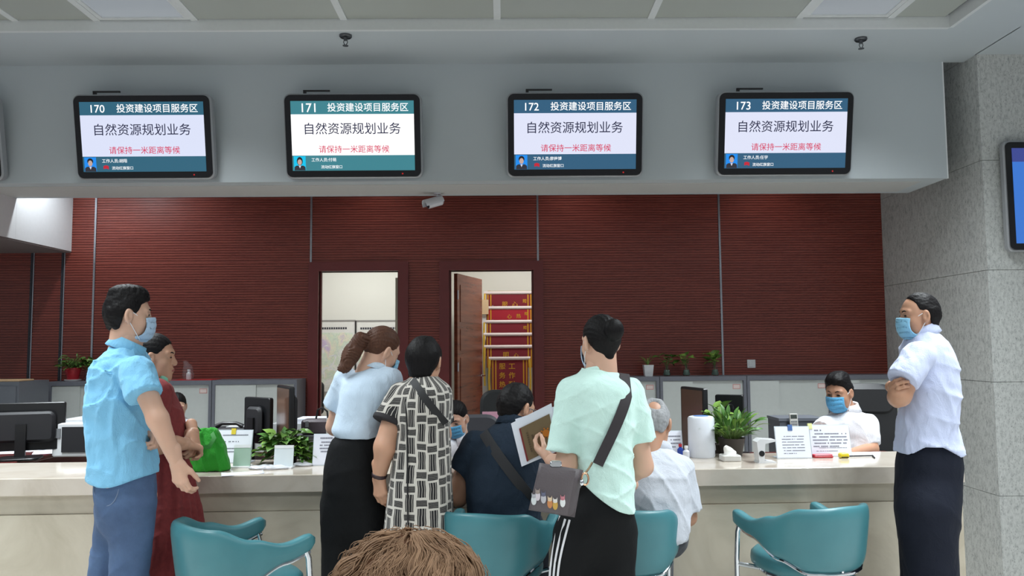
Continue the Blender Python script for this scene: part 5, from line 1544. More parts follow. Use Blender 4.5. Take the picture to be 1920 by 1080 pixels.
# calculator on a grey paper tray near the right clerk
q = P(1500, 803, 5.7); x0, x1 = P(1462, 800, 5.7)[0], P(1545, 800, 5.7)[0]; zt = P(1500, 784, 5.7)[2]
t = thing('storage_box', ((x0 + x1) / 2, 5.8, 0), 'dark grey storage box behind the blue-clipped notice', 'box')
MB().box((x0, 5.7, 0), (x1, 5.95, zt - 0.02)).build('body', plain('slate_box', (86, 90, 98), 0.6), t, smooth=False)
MB().box((x0 - 0.006, 5.694, zt - 0.02), (x1 + 0.006, 5.956, zt)).build('lid', plain('slate_lid', (104, 108, 116), 0.6), t, smooth=False)
cq = P(1492, 790, 5.62)
t = thing('calculator', (cq[0], 5.66, cq[2] - 0.07), 'light grey calculator leaning on the dark storage box', 'calculator')
M = Matrix.Translation((cq[0], 5.66, cq[2])) @ Matrix.Rotation(R(-8), 4, 'X')
MB().rbox((-0.028, -0.008, -0.075), (0.028, 0.008, 0.05), 0.006, M, 'y', 3, 0.002).build('case', plain('calc_grey', (198, 196, 190), 0.4), t)
MB().box((-0.022, -0.0095, 0.015), (0.022, -0.007, 0.042), M).build('display', plain('lcd_dark', (66, 72, 68), 0.2), t, smooth=False)
for i in range(4):
    for j in range(4):
        MB().box((-0.021 + i * 0.0112, -0.0105, -0.065 + j * 0.018), (-0.021 + i * 0.0112 + 0.008, -0.0075, -0.065 + j * 0.018 + 0.011), M).build('key', GREY_PL, t, smooth=False)
t = thing('calculator_rest', (cq[0], 5.6, 0), 'low grey pedestal under the calculator', 'pedestal')
MB().box((cq[0] - 0.12, 5.62, 0), (cq[0] + 0.1, 5.69, cq[2] - 0.085)).build('pedestal_body', MATS['slate_box'], t, smooth=False)
MB().box((cq[0] - 0.125, 5.615, cq[2] - 0.085), (cq[0] + 0.105, 5.692, cq[2] - 0.075)).build('pedestal_top', MATS['slate_lid'], t, smooth=False)

# office chairs
def office_chair(px, Y, ztop, w, yaw, label, hb=0.62, color=(26, 26, 29), headrest=True):
    q = P(px, 800, Y)
    t = thing('office_chair', (q[0], Y, 0), label, 'chair', 'office chairs behind the counter', rz=R(yaw))
    m = plain('chair_%d' % color[0], color, 0.5)
    def rb(a, b, r_, nm, ax='y'): MB().rbox(a, b, r_, None, ax, 5, 0.02).build(nm, m, t, world=False)
    rb((-w / 2, 0.20, ztop - hb), (w / 2, 0.28, ztop), 0.12, 'backrest')
    if headrest: rb((-w / 2 + 0.02, 0.18, ztop - 0.22), (w / 2 - 0.02, 0.25, ztop - 0.02), 0.08, 'headrest')
    rb((-w / 2, -0.24, 0.42), (w / 2, 0.24, 0.50), 0.08, 'seat', 'z')
    mb = MB().lathe([(0.03, 0.08), (0.03, 0.42)], (0, 0, 0), 12); mb.build('gas_lift', BLACK, t, world=False)
    for i in range(5):
        a = 2 * math.pi * i / 5; MB().tube([(0, 0, 0.1), (0.22 * math.cos(a), 0.22 * math.sin(a), 0.05)], [0.025, 0.018], 8).build('base_arm', BLACK, t, world=False)
        MB().ell((0.22 * math.cos(a), 0.22 * math.sin(a), 0.028), (0.028, 0.028, 0.028), 10, 8).build('caster', BLACK, t, world=False)
    for s in (-1, 1):
        MB().tube([(s * (w / 2 + 0.02), 0.2, 0.5), (s * (w / 2 + 0.05), 0.15, 0.66), (s * (w / 2 + 0.05), -0.12, 0.68), (s * (w / 2 + 0.03), -0.16, 0.5), (s * w / 2, -0.1, 0.46)], 0.014, 8).build('armrest', BLACK, t, world=False)
office_chair(1645, 5.66, 1.13, 0.42, -8, 'black high-backed office chair of the white-shirted clerk at the right')
office_chair(886, 5.75, 0.92, 0.46, 5, 'charcoal office chair behind the clerk who looks down', 0.45, (66, 66, 72), False)
office_chair(955, 7.3, 1.02, 0.46, 10, 'black office chair in front of the banner doorway', 0.55, (40, 42, 44), False)
office_chair(222, 5.40, 0.93, 0.46, -60, 'black office chair behind the man in the light blue shirt', 0.5, (34, 34, 37), False)
# pink folder on a stand
q = P(925, 786, 6.2)
t = thing('pink_folder', (q[0], 6.2, 0), 'pink folder standing behind the navy-shirted man', 'folder')
MB().box((q[0] - 0.085, 6.2, q[2] - 0.06), (q[0] + 0.085, 6.23, q[2] + 0.055), None).build('cover', plain('pink_card', (214, 158, 178), 0.6), t, smooth=False)
MB().box((q[0] - 0.12, 6.14, 0), (q[0] + 0.12, 6.34, q[2] - 0.06)).build('stand_box', MATS['shelf_grey'], t, smooth=False)

# =================================================================== map room and banner room
def map_mat(seed):
    n = NT('planning_map_%d' % seed); v = n.mapping(n.coord(), (1, 1, 1), (0, 0, 0), (seed * 3.1, 0, seed))
    a = n.noise(v, 3.2, 5, 0.6, 0.8); b = n.noise(v, 7, 5, 0.6, 1.5); l = n.noise(v, 5.5, 6, 0.7, 2.0)
    c = n.ramp(a, [(0.36, lin(236, 238, 236)), (0.48, lin(214, 230, 210)), (0.56, lin(236, 232, 214)), (0.66, lin(204, 190, 222)), (0.8, lin(226, 196, 206))])
    c = n.mix(n.math('GREATER_THAN', b, 0.60), c, lin(232, 236, 236))
    ln = n.math('LESS_THAN', n.math('ABSOLUTE', n.math('SUBTRACT', l, 0.5)), 0.008)
    c = n.mix(n.math('MULTIPLY', ln, 0.5), c, lin(150, 170, 190))
    n.set(c, 0.6)
    return n.m
MY = 11.19
def map_poster(px0, px1, seed, label):
    a = P(px0, 602, MY); b = P(px1, 735, MY)
    t = thing('wall_map', ((a[0] + b[0]) / 2, MY, b[2]), label, 'map', 'planning maps in the back room')
    MB().box((a[0], MY - 0.012, b[2]), (b[0], MY, a[2])).build('board', plain('map_board', (228, 230, 228), 0.6), t, smooth=False)
    z0, z1 = P(px0, 727, MY)[2], P(px0, 624, MY)[2]
    MB().box((a[0] + 0.04, MY - 0.015, z0), (b[0] - 0.04, MY - 0.012, z1)).build('map_sheet', map_mat(seed), t, smooth=False)
    mb = MB(); zt = P(px0, 616, MY)[2]; rs = random.Random(seed); x = a[0] + 0.06
    while x < b[0] - 0.12:
        mb.box((x, MY - 0.015, zt - 0.014), (x + 0.024, MY - 0.012, zt + 0.014)); x += 0.032
    mb.build('title_print', INK, t, smooth=False)
    mb = MB(); mb.box((a[0] - 0.012, MY - 0.02, b[2]), (a[0] + 0.012, MY - 0.001, a[2])); mb.box((a[0], MY - 0.02, a[2] - 0.008), (b[0], MY - 0.001, a[2] + 0.012)); mb.box((a[0], MY - 0.02, b[2] - 0.01), (b[0], MY - 0.001, b[2] + 0.01))
    mb.box((b[0] - 0.012, MY - 0.02, b[2]), (b[0] + 0.012, MY - 0.001, a[2]))
    mb.build('frame', plain('grey_map_frame', (170, 172, 172), 0.4, 0.3), t, smooth=False)
map_poster(566, 666, 1, 'large planning map left of the vertical frame bar in the back room')
map_poster(668, 768, 2, 'large planning map right of the vertical frame bar, behind the ponytail')

# banners: red velvet pennants with gold print, hung one in front of the other
VELVET = plain('red_velvet', (118, 14, 34), 0.85, grain=0.1, scale=60, Sheen_Weight=0.4)
VELVET_B = plain('bright_red_velvet', (160, 14, 38), 0.85, grain=0.1, scale=60, Sheen_Weight=0.4)
GOLD = plain('gold_print', (206, 156, 48), 0.4, 0.2)
GOLD_CORD = plain('yellow_cord', (214, 176, 60), 0.6)
ROD = plain('white_rod', (216, 206, 206), 0.4)
def banner(k, py_rod, px0, px1, Y, label, chars, velvet, zb):
    a = P(px0, py_rod, Y); b = P(px1, py_rod, Y); zr = (a[2] + b[2]) / 2; w = b[0] - a[0]; cx = (a[0] + b[0]) / 2
    t = thing('award_banner', (cx, Y, zb), label, 'banner', 'red award banners hung in tiers in the back room')
    MB().tube([(a[0] - 0.03, Y, zr), (b[0] + 0.03, Y, zr)], 0.022, 12).build('rod', ROD, t)
    cl = MB().box((a[0], Y - 0.004, zb), (b[0], Y + 0.004, zr - 0.01)).build('cloth', velvet, t, smooth=False)
    for s, xx in ((1, a[0]), (-1, b[0])):
        for o_ in (0.012, 0.05): MB().box((min(xx + s * o_, xx + s * (o_ + 0.016)), Y - 0.006, zb), (max(xx + s * o_, xx + s * (o_ + 0.016)), Y - 0.0035, zr - 0.012)).build('gold_border', GOLD, cl, smooth=False)
        MB().tube([(xx - s * 0.02, Y - 0.02, zr - 0.01), (xx - s * 0.03, Y - 0.022, zr - 0.25), (xx - s * 0.022, Y - 0.02, zr - 0.5)], 0.012, 8).build('tassel_cord', GOLD_CORD, t)
    for s_, u, v, wd in chars:
        mb = MB(); T = frame_matrix((cx, Y - 0.006, zr), (1, 0, 0), (0, 0, 1)); add_text(mb, s_, wd, (u * w, -v), T, 0.012); mb.build('gold_character', GOLD, cl, smooth=False)
Yb = 10.3
banner(0, 549, 912, 998, Yb + 0.35, 'highest award banner, partly hidden by the tier below', [('服', -0.1, 0.155, 0.075), ('心', 0.12, 0.155, 0.075), ('赠', 0.33, 0.11, 0.05)], VELVET, 1.75)
banner(1, 577, 912, 998, Yb + 0.28, 'bright red award banner, second from the top', [('心', 0.0, 0.115, 0.06), ('热', 0.2, 0.11, 0.06), ('赠', 0.36, 0.08, 0.04)], VELVET_B, 1.6)
banner(2, 603, 911, 998, Yb + 0.21, 'award banner third from the top', [('赠', 0.34, 0.08, 0.045)], VELVET, 1.45)
banner(3, 627, 911, 998, Yb + 0.14, 'plain red award banner fourth from the top', [], VELVET, 1.3)
banner(4, 650, 912, 999, Yb + 0.07, 'award banner just above the front one', [('明', -0.08, 0.105, 0.07), ('心', 0.14, 0.11, 0.06)], VELVET, 1.15)
banner(5, 672, 921, 990, Yb, 'front award banner with two columns of gold characters', [(c_, 0.06, 0.10 + i * 0.115, 0.082) for i, c_ in enumerate('工作耐心')] + [(c_, -0.20, 0.10 + i * 0.115, 0.082) for i, c_ in enumerate('服务热忱')], VELVET, 0.55)
for i in range(3):
    pass
# rack that carries them, beige carton on top, white cabinet at the left
a, b = P(917, 545, 10.72), P(1004, 545, 10.72)
t = thing('banner_rack', ((a[0] + b[0]) / 2, 10.72, 0), 'pale wooden rack that carries the award banners', 'rack')
for x in (a[0], b[0]): MB().box((x - 0.02, 10.70, 0), (x + 0.02, 10.74, a[2])).build('post', plain('rack_wood', (206, 186, 152), 0.5), t, smooth=False)
for k in range(6):
    z = a[2] - 0.02 - k * 0.19; MB().box((a[0], 10.705, z - 0.015), (b[0], 10.735, z + 0.015)).build('rail', MATS['rack_wood'], t, smooth=False)
    for x in (a[0] + 0.05, b[0] - 0.05): MB().box((x - 0.006, Yb + 0.35 - 0.07 * k, z - 0.006), (x + 0.006, 10.72, z + 0.006)).build('hook_arm', ALU, t, smooth=False)
q0, q1 = P(893, 548, 10.8), P(912, 600, 10.8)
a0 = P(896, 590, 10.6); a1 = P(912, 590, 10.6)
t = thing('white_locker', ((a0[0] + a1[0]) / 2, 10.7, 0), 'white locker between the open door leaf and the banners', 'locker')
MB().box((a0[0] - 0.12, 10.5, 0), (a1[0], 10.88, a0[2])).build('body', ROOM_WHITE, t, smooth=False)
MB().box((a0[0] - 0.1, 10.49, 0.06), (a1[0] - 0.015, 10.5, a0[2] - 0.04)).build('locker_door', plain('locker_white', (218, 222, 224), 0.4), t, smooth=False)
MB().box((a0[0] - 0.13, 10.45, a0[2]), (a1[0] + 0.03, 10.88, a0[2] + 0.19)).build('carton', plain('beige_carton', (204, 178, 142), 0.7), t, smooth=False)
# jacket on a chair glimpsed through the first doorway
q = P(600, 725, 9.9)
t = thing('office_chair', (q[0] - 0.15, 10.1, 0), 'black chair back glimpsed through the first doorway', 'chair', 'office chairs behind the counter')
MB().rbox((q[0] - 0.42, 9.95, q[2] - 0.35), (q[0] + 0.03, 10.02, q[2] + 0.06), 0.06, None, 'y', 5, 0.02).build('backrest', BLACK_MATTE, t)
MB().rbox((q[0] - 0.42, 10.02, 0.42), (q[0] + 0.02, 10.46, 0.48), 0.06, None, 'z', 5, 0.02).build('seat', BLACK_MATTE, t)
for sx in (-0.4, 0.0):
    for sy in (10.05, 10.42): MB().tube([(q[0] + sx, sy, 0), (q[0] + sx, sy, 0.42)], 0.014, 8).build('leg', BLACK, t)
MB().tube([(q[0] - 0.2, 9.99, 0.45), (q[0] - 0.2, 9.99, q[2] - 0.2)], 0.016, 8).build('back_post', BLACK, t)
# =================================================================== the people
def collar(root, c, rx, ry, h, mat, yaw=0.0, tilt=0.0, flare=0.016, name='collar', gap=0.0):
    M = Matrix.Translation(Vector(tuple(map(float, c)))) @ Matrix.Rotation(-R(yaw), 4, 'Z') @ Matrix.Rotation(-R(tilt), 4, 'X')
    mb = MB(); rows = []
    prof = [(0.0, 0.0), (-0.006, h * 0.6), (-0.004, h), (0.004, h * 1.02), (0.008, h * 0.6), (flare, -0.012), (flare - 0.004, -0.014), (0.0, 0.0)]
    N = 40
    for i in range(N + 1):
        a = math.pi / 2 + gap + (2 * math.pi - 2 * gap) * i / N
        rows.append([M @ Vector(((rx + q) * math.cos(a), (ry + q) * math.sin(a), z)) for q, z in prof])
    mb.grid(rows)
    return mb.build(name, mat, root, smooth='all')


def core_body(secs, extra, h=0.0095, shrink=-0.02, p=2.2):
    """continuous skin surface: torso core (well inside the clothes) plus the limbs that extra(V) adds"""
    pts = extra(None)
    lo, hi = bounds(secs, pts, 0.12)
    V = Vol(lo, hi, h)
    V.loft(secs, 0.03, p, 0.03, shrink)
    extra(V)
    return V.mesh()


def cone_list(lst):
    def f(V):
        if V is None: return [q for c in lst for q in (c[0], c[1])]
        for c in lst: V.cone(c[0], c[1], c[2], c[3], c[4] if len(c) > 4 else 0.02)
    return f


def garment(secs, seed, amp, freq=45, sleeves=(), hem=None, h=0.0065, p=2.35, extra=None, stretch=(1, 1, 0.5), cap=0.006, top_cut=None, ksl=0.03, pts=()):
    P_ = [q for s in sleeves for q in (s[0], s[1])] + list(pts)
    lo, hi = bounds(secs, P_, 0.11)
    V = Vol(lo, hi, h)
    V.loft(secs, 0.02, p, cap)
    if extra: extra(V)
    for s in sleeves: V.cone(s[0], s[1], s[2], s[3], s[4] if len(s) > 4 else ksl, flat=True)
    V.func(folds(seed, amp, freq, stretch))
    if hem: V.func(hem, 'max', 0.004)
    return V


def surf_line(V, pix, Y0, back=0.45, lift=0.004, n=30):
    """points of a polyline of photograph pixels dropped onto a garment's near surface"""
    out = []
    for (x0, y0), (x1, y1) in zip(pix[:-1], pix[1:]):
        m = max(2, int(n * math.hypot(x1 - x0, y1 - y0) / 200))
        for i in range(m):
            t = i / m; q = P(x0 + (x1 - x0) * t, y0 + (y1 - y0) * t, Y0)
            hit = project_to(V, (q[0], Y0 - back, q[2]), (0, 1, 0))
            if hit is not None: out.append((hit[0], hit[1] - lift, hit[2]))
    # smooth
    A = np.array(out)
    for _ in range(14):
        A[1:-1] = 0.25 * A[:-2] + 0.5 * A[1:-1] + 0.25 * A[2:]
    return [tuple(q) for q in A]


SHOE_BLACK = plain('black_shoe', (26, 26, 28), 0.4); SHOE_WHITE = plain('white_shoe', (214, 214, 212), 0.5)
BLACK_TROUSER = cloth_mat('black_trouser_cloth', (18, 19, 21), 0.8, 300, 0.08)

# ---------------------------------------------------------------- man in the light blue shirt (left)
Y0 = 3.36
root = person((P(235, 900, Y0)[0], Y0, 0), 'standing man in light blue short-sleeved shirt and jeans, wearing a pale mask')
rows = [(652, 216, 262, 0.07), (664, 202, 268, 0.10), (680, 186, 274, 0.13), (705, 178, 278, 0.14), (745, 172, 276, 0.145), (800, 170, 274, 0.14), (850, 172, 282, 0.14), (893, 175, 290, 0.145), (915, 178, 292, 0.145)]
secs = rows_to_secs(Y0, rows)
sh = P(258, 698, Y0 - 0.13); hemp = P(271, 742, Y0 - 0.17); el = P(296, 786, Y0 - 0.17); wr = P(331, 867, Y0 - 0.14)
shL = P(225, 695, Y0 + 0.10); hemL = P(240, 745, Y0 + 0.12); elL = P(245, 790, Y0 + 0.13); wrL = P(266, 812, Y0 + 0.04)
zc0 = P(230, 905, Y0)[2]; zr = P(292, 893, Y0)[2]; xa, xb = P(172, 900, Y0)[0], P(294, 900, Y0)[0]
hem = lambda x, y, z: (zc0 + (zr - zc0) * np.clip((x - xa) / (xb - xa), 0, 1) ** 0.8 + 0.02 * np.cos((x - xa) / (xb - xa) * 6.28) * 0.6) - z + 0 * y
V = garment(secs, 21, 0.0075, 42, [(sh, hemp, 0.068, 0.070), (shL, hemL, 0.066, 0.068)], hem, stretch=(1, 1, 0.7))
BLUE_SHIRT = cloth_mat('light_blue_cotton', (130, 192, 228), 0.8, 300, 0.16)
part('shirt', V.mesh(), BLUE_SHIRT, root)
pl = surf_line(V, [(186, 690), (215, 694), (250, 700)], Y0)
MB().tube(pl, 0.0022, 5).build('yoke_seam', plain('light_blue_seam', (104, 164, 204), 0.8), root)
collar(root, P(236, 655, Y0), 0.064, 0.066, 0.036, BLUE_SHIRT, 60, 26)
jsecs = rows_to_secs(Y0, [(875, 184, 287, 0.12), (920, 184, 288, 0.125), (955, 188, 283, 0.12), (1000, 196, 274, 0.085)])
zb = P(230, 1000, Y0)[2]
hipL, hipR = P(214, 950, Y0 + 0.04), P(250, 950, Y0 - 0.04)
knL, knR = V3(P(190, 1110, Y0 + 0.06)), V3(P(240, 1110, Y0 - 0.03))
anL = np.array([knL[0] - 0.04, Y0 + 0.05, 0.05]); anR = np.array([knR[0] - 0.01, Y0 - 0.04, 0.05])
def jx(V):
    V.cone(hipL, knL, 0.068, 0.056, 0.05); V.cone(knL, anL, 0.056, 0.056, 0.03, flat=True)
    V.cone(hipR, knR, 0.084, 0.073, 0.05); V.cone(knR, anR, 0.073, 0.064, 0.03, flat=True)
J = garment(jsecs, 5, 0.005, 40, (), None, extra=jx, pts=(anL, anR, knL, knR), stretch=(1, 1, 0.8), cap=0.05)
def denim():
    n = NT('washed_denim'); v = n.coord(); a = n.noise(v, 4, 4, 0.6); b = n.noise(n.mapping(v, (300, 300, 60)), 1.5, 2)
    n.set(n.mix(n.math('MULTIPLY', b, 0.4), n.ramp(a, [(0.3, lin(58, 78, 112)), (0.7, lin(88, 114, 152))]), lin(46, 62, 92)), 0.85); n.bump(n.noise(n.mapping(v, (1, 1, 2)), 14, 4, 0.5, 0.5), 0.25, 0.01)
    return n.m
part('jeans', J.mesh(), denim(), root)
pk = surf_line(J, [(196, 905), (198, 935), (222, 945), (248, 935), (250, 900)], Y0)
MB().tube(pk, 0.002, 5).build('pocket_stitching', plain('denim_stitch', (120, 134, 160), 0.8), root)
arms = [(sh, el, 0.047, 0.038), (el, wr, 0.041, 0.026), (shL, elL, 0.047, 0.038), (elL, wrL, 0.04, 0.026), (P(236, 668, Y0), P(246, 610, Y0), 0.058, 0.055), (hipL, knL, 0.05, 0.04), (knL, anL, 0.04, 0.035), (hipR, knR, 0.06, 0.05), (knR, anR, 0.05, 0.035)]
head = add_head(root, P(243, 594, Y0), 62, 2, 0, 'short', SKIN, HAIR_BLACK, MASK_PALE, 0.94)
hand = hand_mesh(wr, P(340, 915, Y0 - 0.13) - wr, (0.35, 0.9, 0.0), 'R', (26, 34, 26), 0.92, 24)
hand2 = hand_mesh(wrL, P(292, 822, Y0 + 0.02) - wrL, (0.3, -0.5, -0.6), 'L', (60, 75, 55), 0.88, 40)
part('body', [core_body(secs, cone_list(arms)), head, hand, hand2], SKIN, root)
for q in (anL, anR): shoe(root, q, (0.8, 0.6), SHOE_WHITE)

# ---------------------------------------------------------------- woman in the red dress
Y0 = 3.74
root = person((P(310, 900, Y0)[0], Y0, 0), 'standing woman in dark red dress, green mask pulled under her chin')
rows = [(712, 282, 306, 0.06), (726, 270, 312, 0.10), (745, 262, 322, 0.14), (770, 260, 333, 0.15), (805, 262, 342, 0.14), (840, 268, 345, 0.125), (862, 268, 346, 0.125), (900, 262, 356, 0.15), (960, 258, 366, 0.18), (1020, 254, 372, 0.20), (1074, 250, 377, 0.21)]
secs = rows_to_secs(Y0, rows)
pleat = lambda x, y, z: 0.012 * np.clip((1.05 - z) / 0.5, 0, 1) * np.sin(np.arctan2(y - Y0, x - root.location[0]) * 15 + 2 * np.sin(z * 6))
V = garment(secs, 31, 0.004, 40, [(P(292, 738, Y0 - 0.14), P(284, 795, Y0 - 0.17), 0.068, 0.07), (P(300, 738, Y0 + 0.14), P(308, 795, Y0 + 0.17), 0.066, 0.068)], None, extra=lambda W: W.func(pleat), h=0.007)
def red_dress():
    n = NT('dark_red_crinkled_cotton'); v = n.coord(); a = n.noise(v, 60, 3); b = n.noise(n.mapping(v, (3, 3, 0.7)), 20, 4)
    n.set(n.mix(a, lin(104, 34, 38), lin(140, 54, 54)), 0.9); n.bump(n.math('ADD', a, b), 0.35, 0.006)
    return n.m
part('dress', V.mesh(), red_dress(), root)
e1 = P(279, 838, Y0 - 0.19); w1 = P(348, 832, Y0 - 0.10); e2 = P(312, 838, Y0 + 0.17); w2 = P(362, 812, Y0 + 0.02)
hipL, hipR = P(300, 930, Y0 - 0.08), P(305, 930, Y0 + 0.08)
aL, aR = np.array([hipL[0] + 0.01, Y0 - 0.09, 0.05]), np.array([hipR[0], Y0 + 0.09, 0.05])
arms = [(P(292, 738, Y0 - 0.14), e1, 0.05, 0.042), (e1, w1, 0.042, 0.029), (P(300, 738, Y0 + 0.14), e2, 0.05, 0.042), (e2, w2, 0.042, 0.029), (P(291, 728, Y0), P(294, 690, Y0), 0.052, 0.05), (hipL, aL, 0.075, 0.035), (hipR, aR, 0.075, 0.035)]
def low_bun(V): V.ell((0, -0.125, -0.03), (0.04, 0.035, 0.04), 0.02)
head = add_head(root, P(293, 673, Y0), 80, 2, 0, 'tied', SKIN_W, HAIR_BLACK, None, 0.93, low_bun)
h1 = hand_mesh(w1, P(372, 838, Y0 - 0.04) - w1, (0.1, 0.5, -0.85), 'R', (55, 62, 40), 0.90, 25)
h2 = hand_mesh(w2, P(371, 856, Y0 - 0.06) - w2, (-0.8, 0.3, -0.1), 'L', (40, 50, 40), 0.90, 25)
part('body', [core_body(secs, cone_list(arms)), head, h1, h2], SKIN_W, root)
# mask hanging under the jaw
A = rot_head(80, 2, 0) * 0.93; c = V3(P(293, 673, Y0))
pt = lambda p: A @ np.array(p) + c
M_ = MB(); rows_ = []
for i in range(9):
    a = -1.1 + 2.2 * i / 8
    rows_.append([pt((0.062 * math.sin(a), 0.005 + 0.055 * math.cos(a) + o, z)) for z, o in ((-0.075, 0.012), (-0.095, 0.022), (-0.118, 0.014), (-0.135, -0.004), (-0.136, -0.010), (-0.118, 0.006), (-0.095, 0.014), (-0.075, 0.006), (-0.075, 0.012))])
M_.grid(rows_); mk = M_.build('mask', MASK_GREEN, root, smooth='all')
MB().tube([pt((0.056, 0.03, -0.08)), pt((0.074, 0.014, -0.035)), pt((0.082, -0.004, 0.0)), pt((0.079, -0.02, 0.025))], 0.0018, 5).build('ear_loop', LOOP, mk)
MB().ell((0, 0, 0), (0.02, 0.006, 0.007), 12, 8)
ml = MB().ell((0, 0, 0), (0.0205, 0.0075, 0.0075), 12, 8); ml.v = [tuple(pt((v[0], v[1] + 0.0945, v[2] - 0.056))) for v in ml.v]; ml.build('lips', LIP, root)
for q in (aL, aR): shoe(root, q, (1, 0.1), SHOE_BLACK)

# ---------------------------------------------------------------- woman in the white-blue blouse with a ponytail
Y0 = 3.74
root = person((P(665, 900, Y0)[0], Y0, 0), 'woman with brown ponytail in pale blue blouse and black trousers, seen from behind')
rows = [(690, 690, 722, 0.06, 0.03), (700, 660, 734, 0.085, 0.02), (712, 645, 742, 0.11, 0.01), (735, 639, 740, 0.125), (765, 634, 728, 0.125), (790, 629, 720, 0.125), (806, 623, 719, 0.13), (818, 630, 714, 0.115)]
secs = rows_to_secs(Y0, rows)
sL, hL = P(650, 714, Y0 + 0.03), P(632, 760, Y0 + 0.09); sR, hR = P(730, 714, Y0), P(733, 768, Y0 - 0.01)
eL, wL = P(628, 800, Y0 + 0.12), P(650, 812, Y0 + 0.32); eR, wR = P(722, 808, Y0 + 0.02), P(735, 822, Y0 + 0.26)
V = garment(secs, 41, 0.004, 38, [(sL, hL, 0.062, 0.064), (sR, hR, 0.062, 0.064)], None, stretch=(1, 1, 0.8))
BLOUSE = cloth_mat('pale_blue_blouse', (200, 218, 236), 0.75, 300, 0.12)
part('blouse', V.mesh(), BLOUSE, root)
MB().tube(surf_line(V, [(637, 772), (675, 776), (722, 772)], Y0), 0.0025, 5).build('back_seam', plain('blouse_seam', (182, 202, 222), 0.8), root)
collar(root, P(704, 693, Y0 + 0.03), 0.052, 0.052, 0.03, BLOUSE, 40, 28)
tsecs = rows_to_secs(Y0, [(812, 629, 712, 0.11), (840, 617, 713, 0.125), (875, 609, 714, 0.14), (915, 608, 716, 0.135), (960, 614, 714, 0.10), (1000, 622, 706, 0.08)])
hipL, hipR = P(634, 950, Y0), P(692, 950, Y0)
aL = np.array([P(630, 1080, Y0)[0], Y0, 0.05]); aR = np.array([P(698, 1080, Y0)[0], Y0 + 0.02, 0.05])
def tx_(V): V.cone(hipL, aL, 0.074, 0.062, 0.06, flat=True); V.cone(hipR, aR, 0.074, 0.07, 0.06, flat=True)
J = garment(tsecs, 6, 0.004, 30, (), None, h=0.008, extra=tx_, pts=(aL, aR), stretch=(1, 1, 0.4), cap=0.05)
part('trousers', J.mesh(), BLACK_TROUSER, root)
arms = [(sL, eL, 0.047, 0.04), (eL, wL, 0.04, 0.027), (sR, eR, 0.047, 0.04), (eR, wR, 0.04, 0.027), (P(700, 705, Y0 + 0.02), P(712, 665, Y0 + 0.06), 0.05, 0.048), (hipL, aL, 0.07, 0.04), (hipR, aR, 0.07, 0.04)]
def ponytail(V):
    V.cone((0.0, -0.10, 0.02), (0.0, -0.145, 0.005), 0.026, 0.036, 0.02); V.cone((0, -0.145, 0.005), (0, -0.160, -0.07), 0.040, 0.046, 0.02); V.cone((0, -0.160, -0.07), (0.012, -0.165, -0.135), 0.042, 0.030, 0.02); V.cone((0.0, -0.16, -0.12), (-0.015, -0.178, -0.15), 0.024, 0.012, 0.02)
    V.func(lambda x, y, z: 0.0035 * np.sin(x * 300 + 14 * np.sin(z * 40)) * (y < -0.11), 'add')
head = add_head(root, P(714, 661, Y0 + 0.05), 52, 24, 6, 'tied', SKIN, HAIR_BROWN, MASK_BLUE, 0.97, ponytail)
part('body', [core_body(secs, cone_list(arms)), head, hand_mesh(wL, (0.3, 1, -0.1), (0, 0, -1), 'L', (15, 20, 20), 0.92), hand_mesh(wR, (0.0, 1, -0.1), (0, 0, -1), 'R', (15, 20, 20), 0.92)], SKIN, root)
for q in (aL, aR): shoe(root, q, (0.2, 1), SHOE_BLACK)

# ---------------------------------------------------------------- woman in the patterned dress
Y0 = 3.60
root = person((P(790, 900, Y0)[0], Y0, 0), 'woman in black and white basket-weave patterned dress, seen from behind')
rows = [(706, 772, 820, 0.07, 0.02), (718, 757, 835, 0.10, 0.01), (732, 748, 845, 0.12), (760, 746, 846, 0.14), (800, 745, 842, 0.14), (850, 738, 845, 0.145), (900, 731, 847, 0.155), (950, 724, 849, 0.16), (1000, 719, 850, 0.165), (1060, 714, 852, 0.17), (1130, 712, 853, 0.17)]
secs = rows_to_secs(Y0, rows)
sL, hL = P(752, 742, Y0), P(729, 792, Y0 - 0.04); sR, hR = P(824, 742, Y0 + 0.01), P(827, 788, Y0 + 0.05)
eL, wL = P(722, 838, Y0 - 0.06), P(711, 893, Y0 - 0.03); eR, wR = P(828, 815, Y0 + 0.1), P(822, 845, Y0 + 0.3)
V = garment(secs, 51, 0.0035, 34, [(sL, hL, 0.062, 0.07), (sR, hR, 0.052, 0.054)], None, stretch=(1, 1, 0.5))
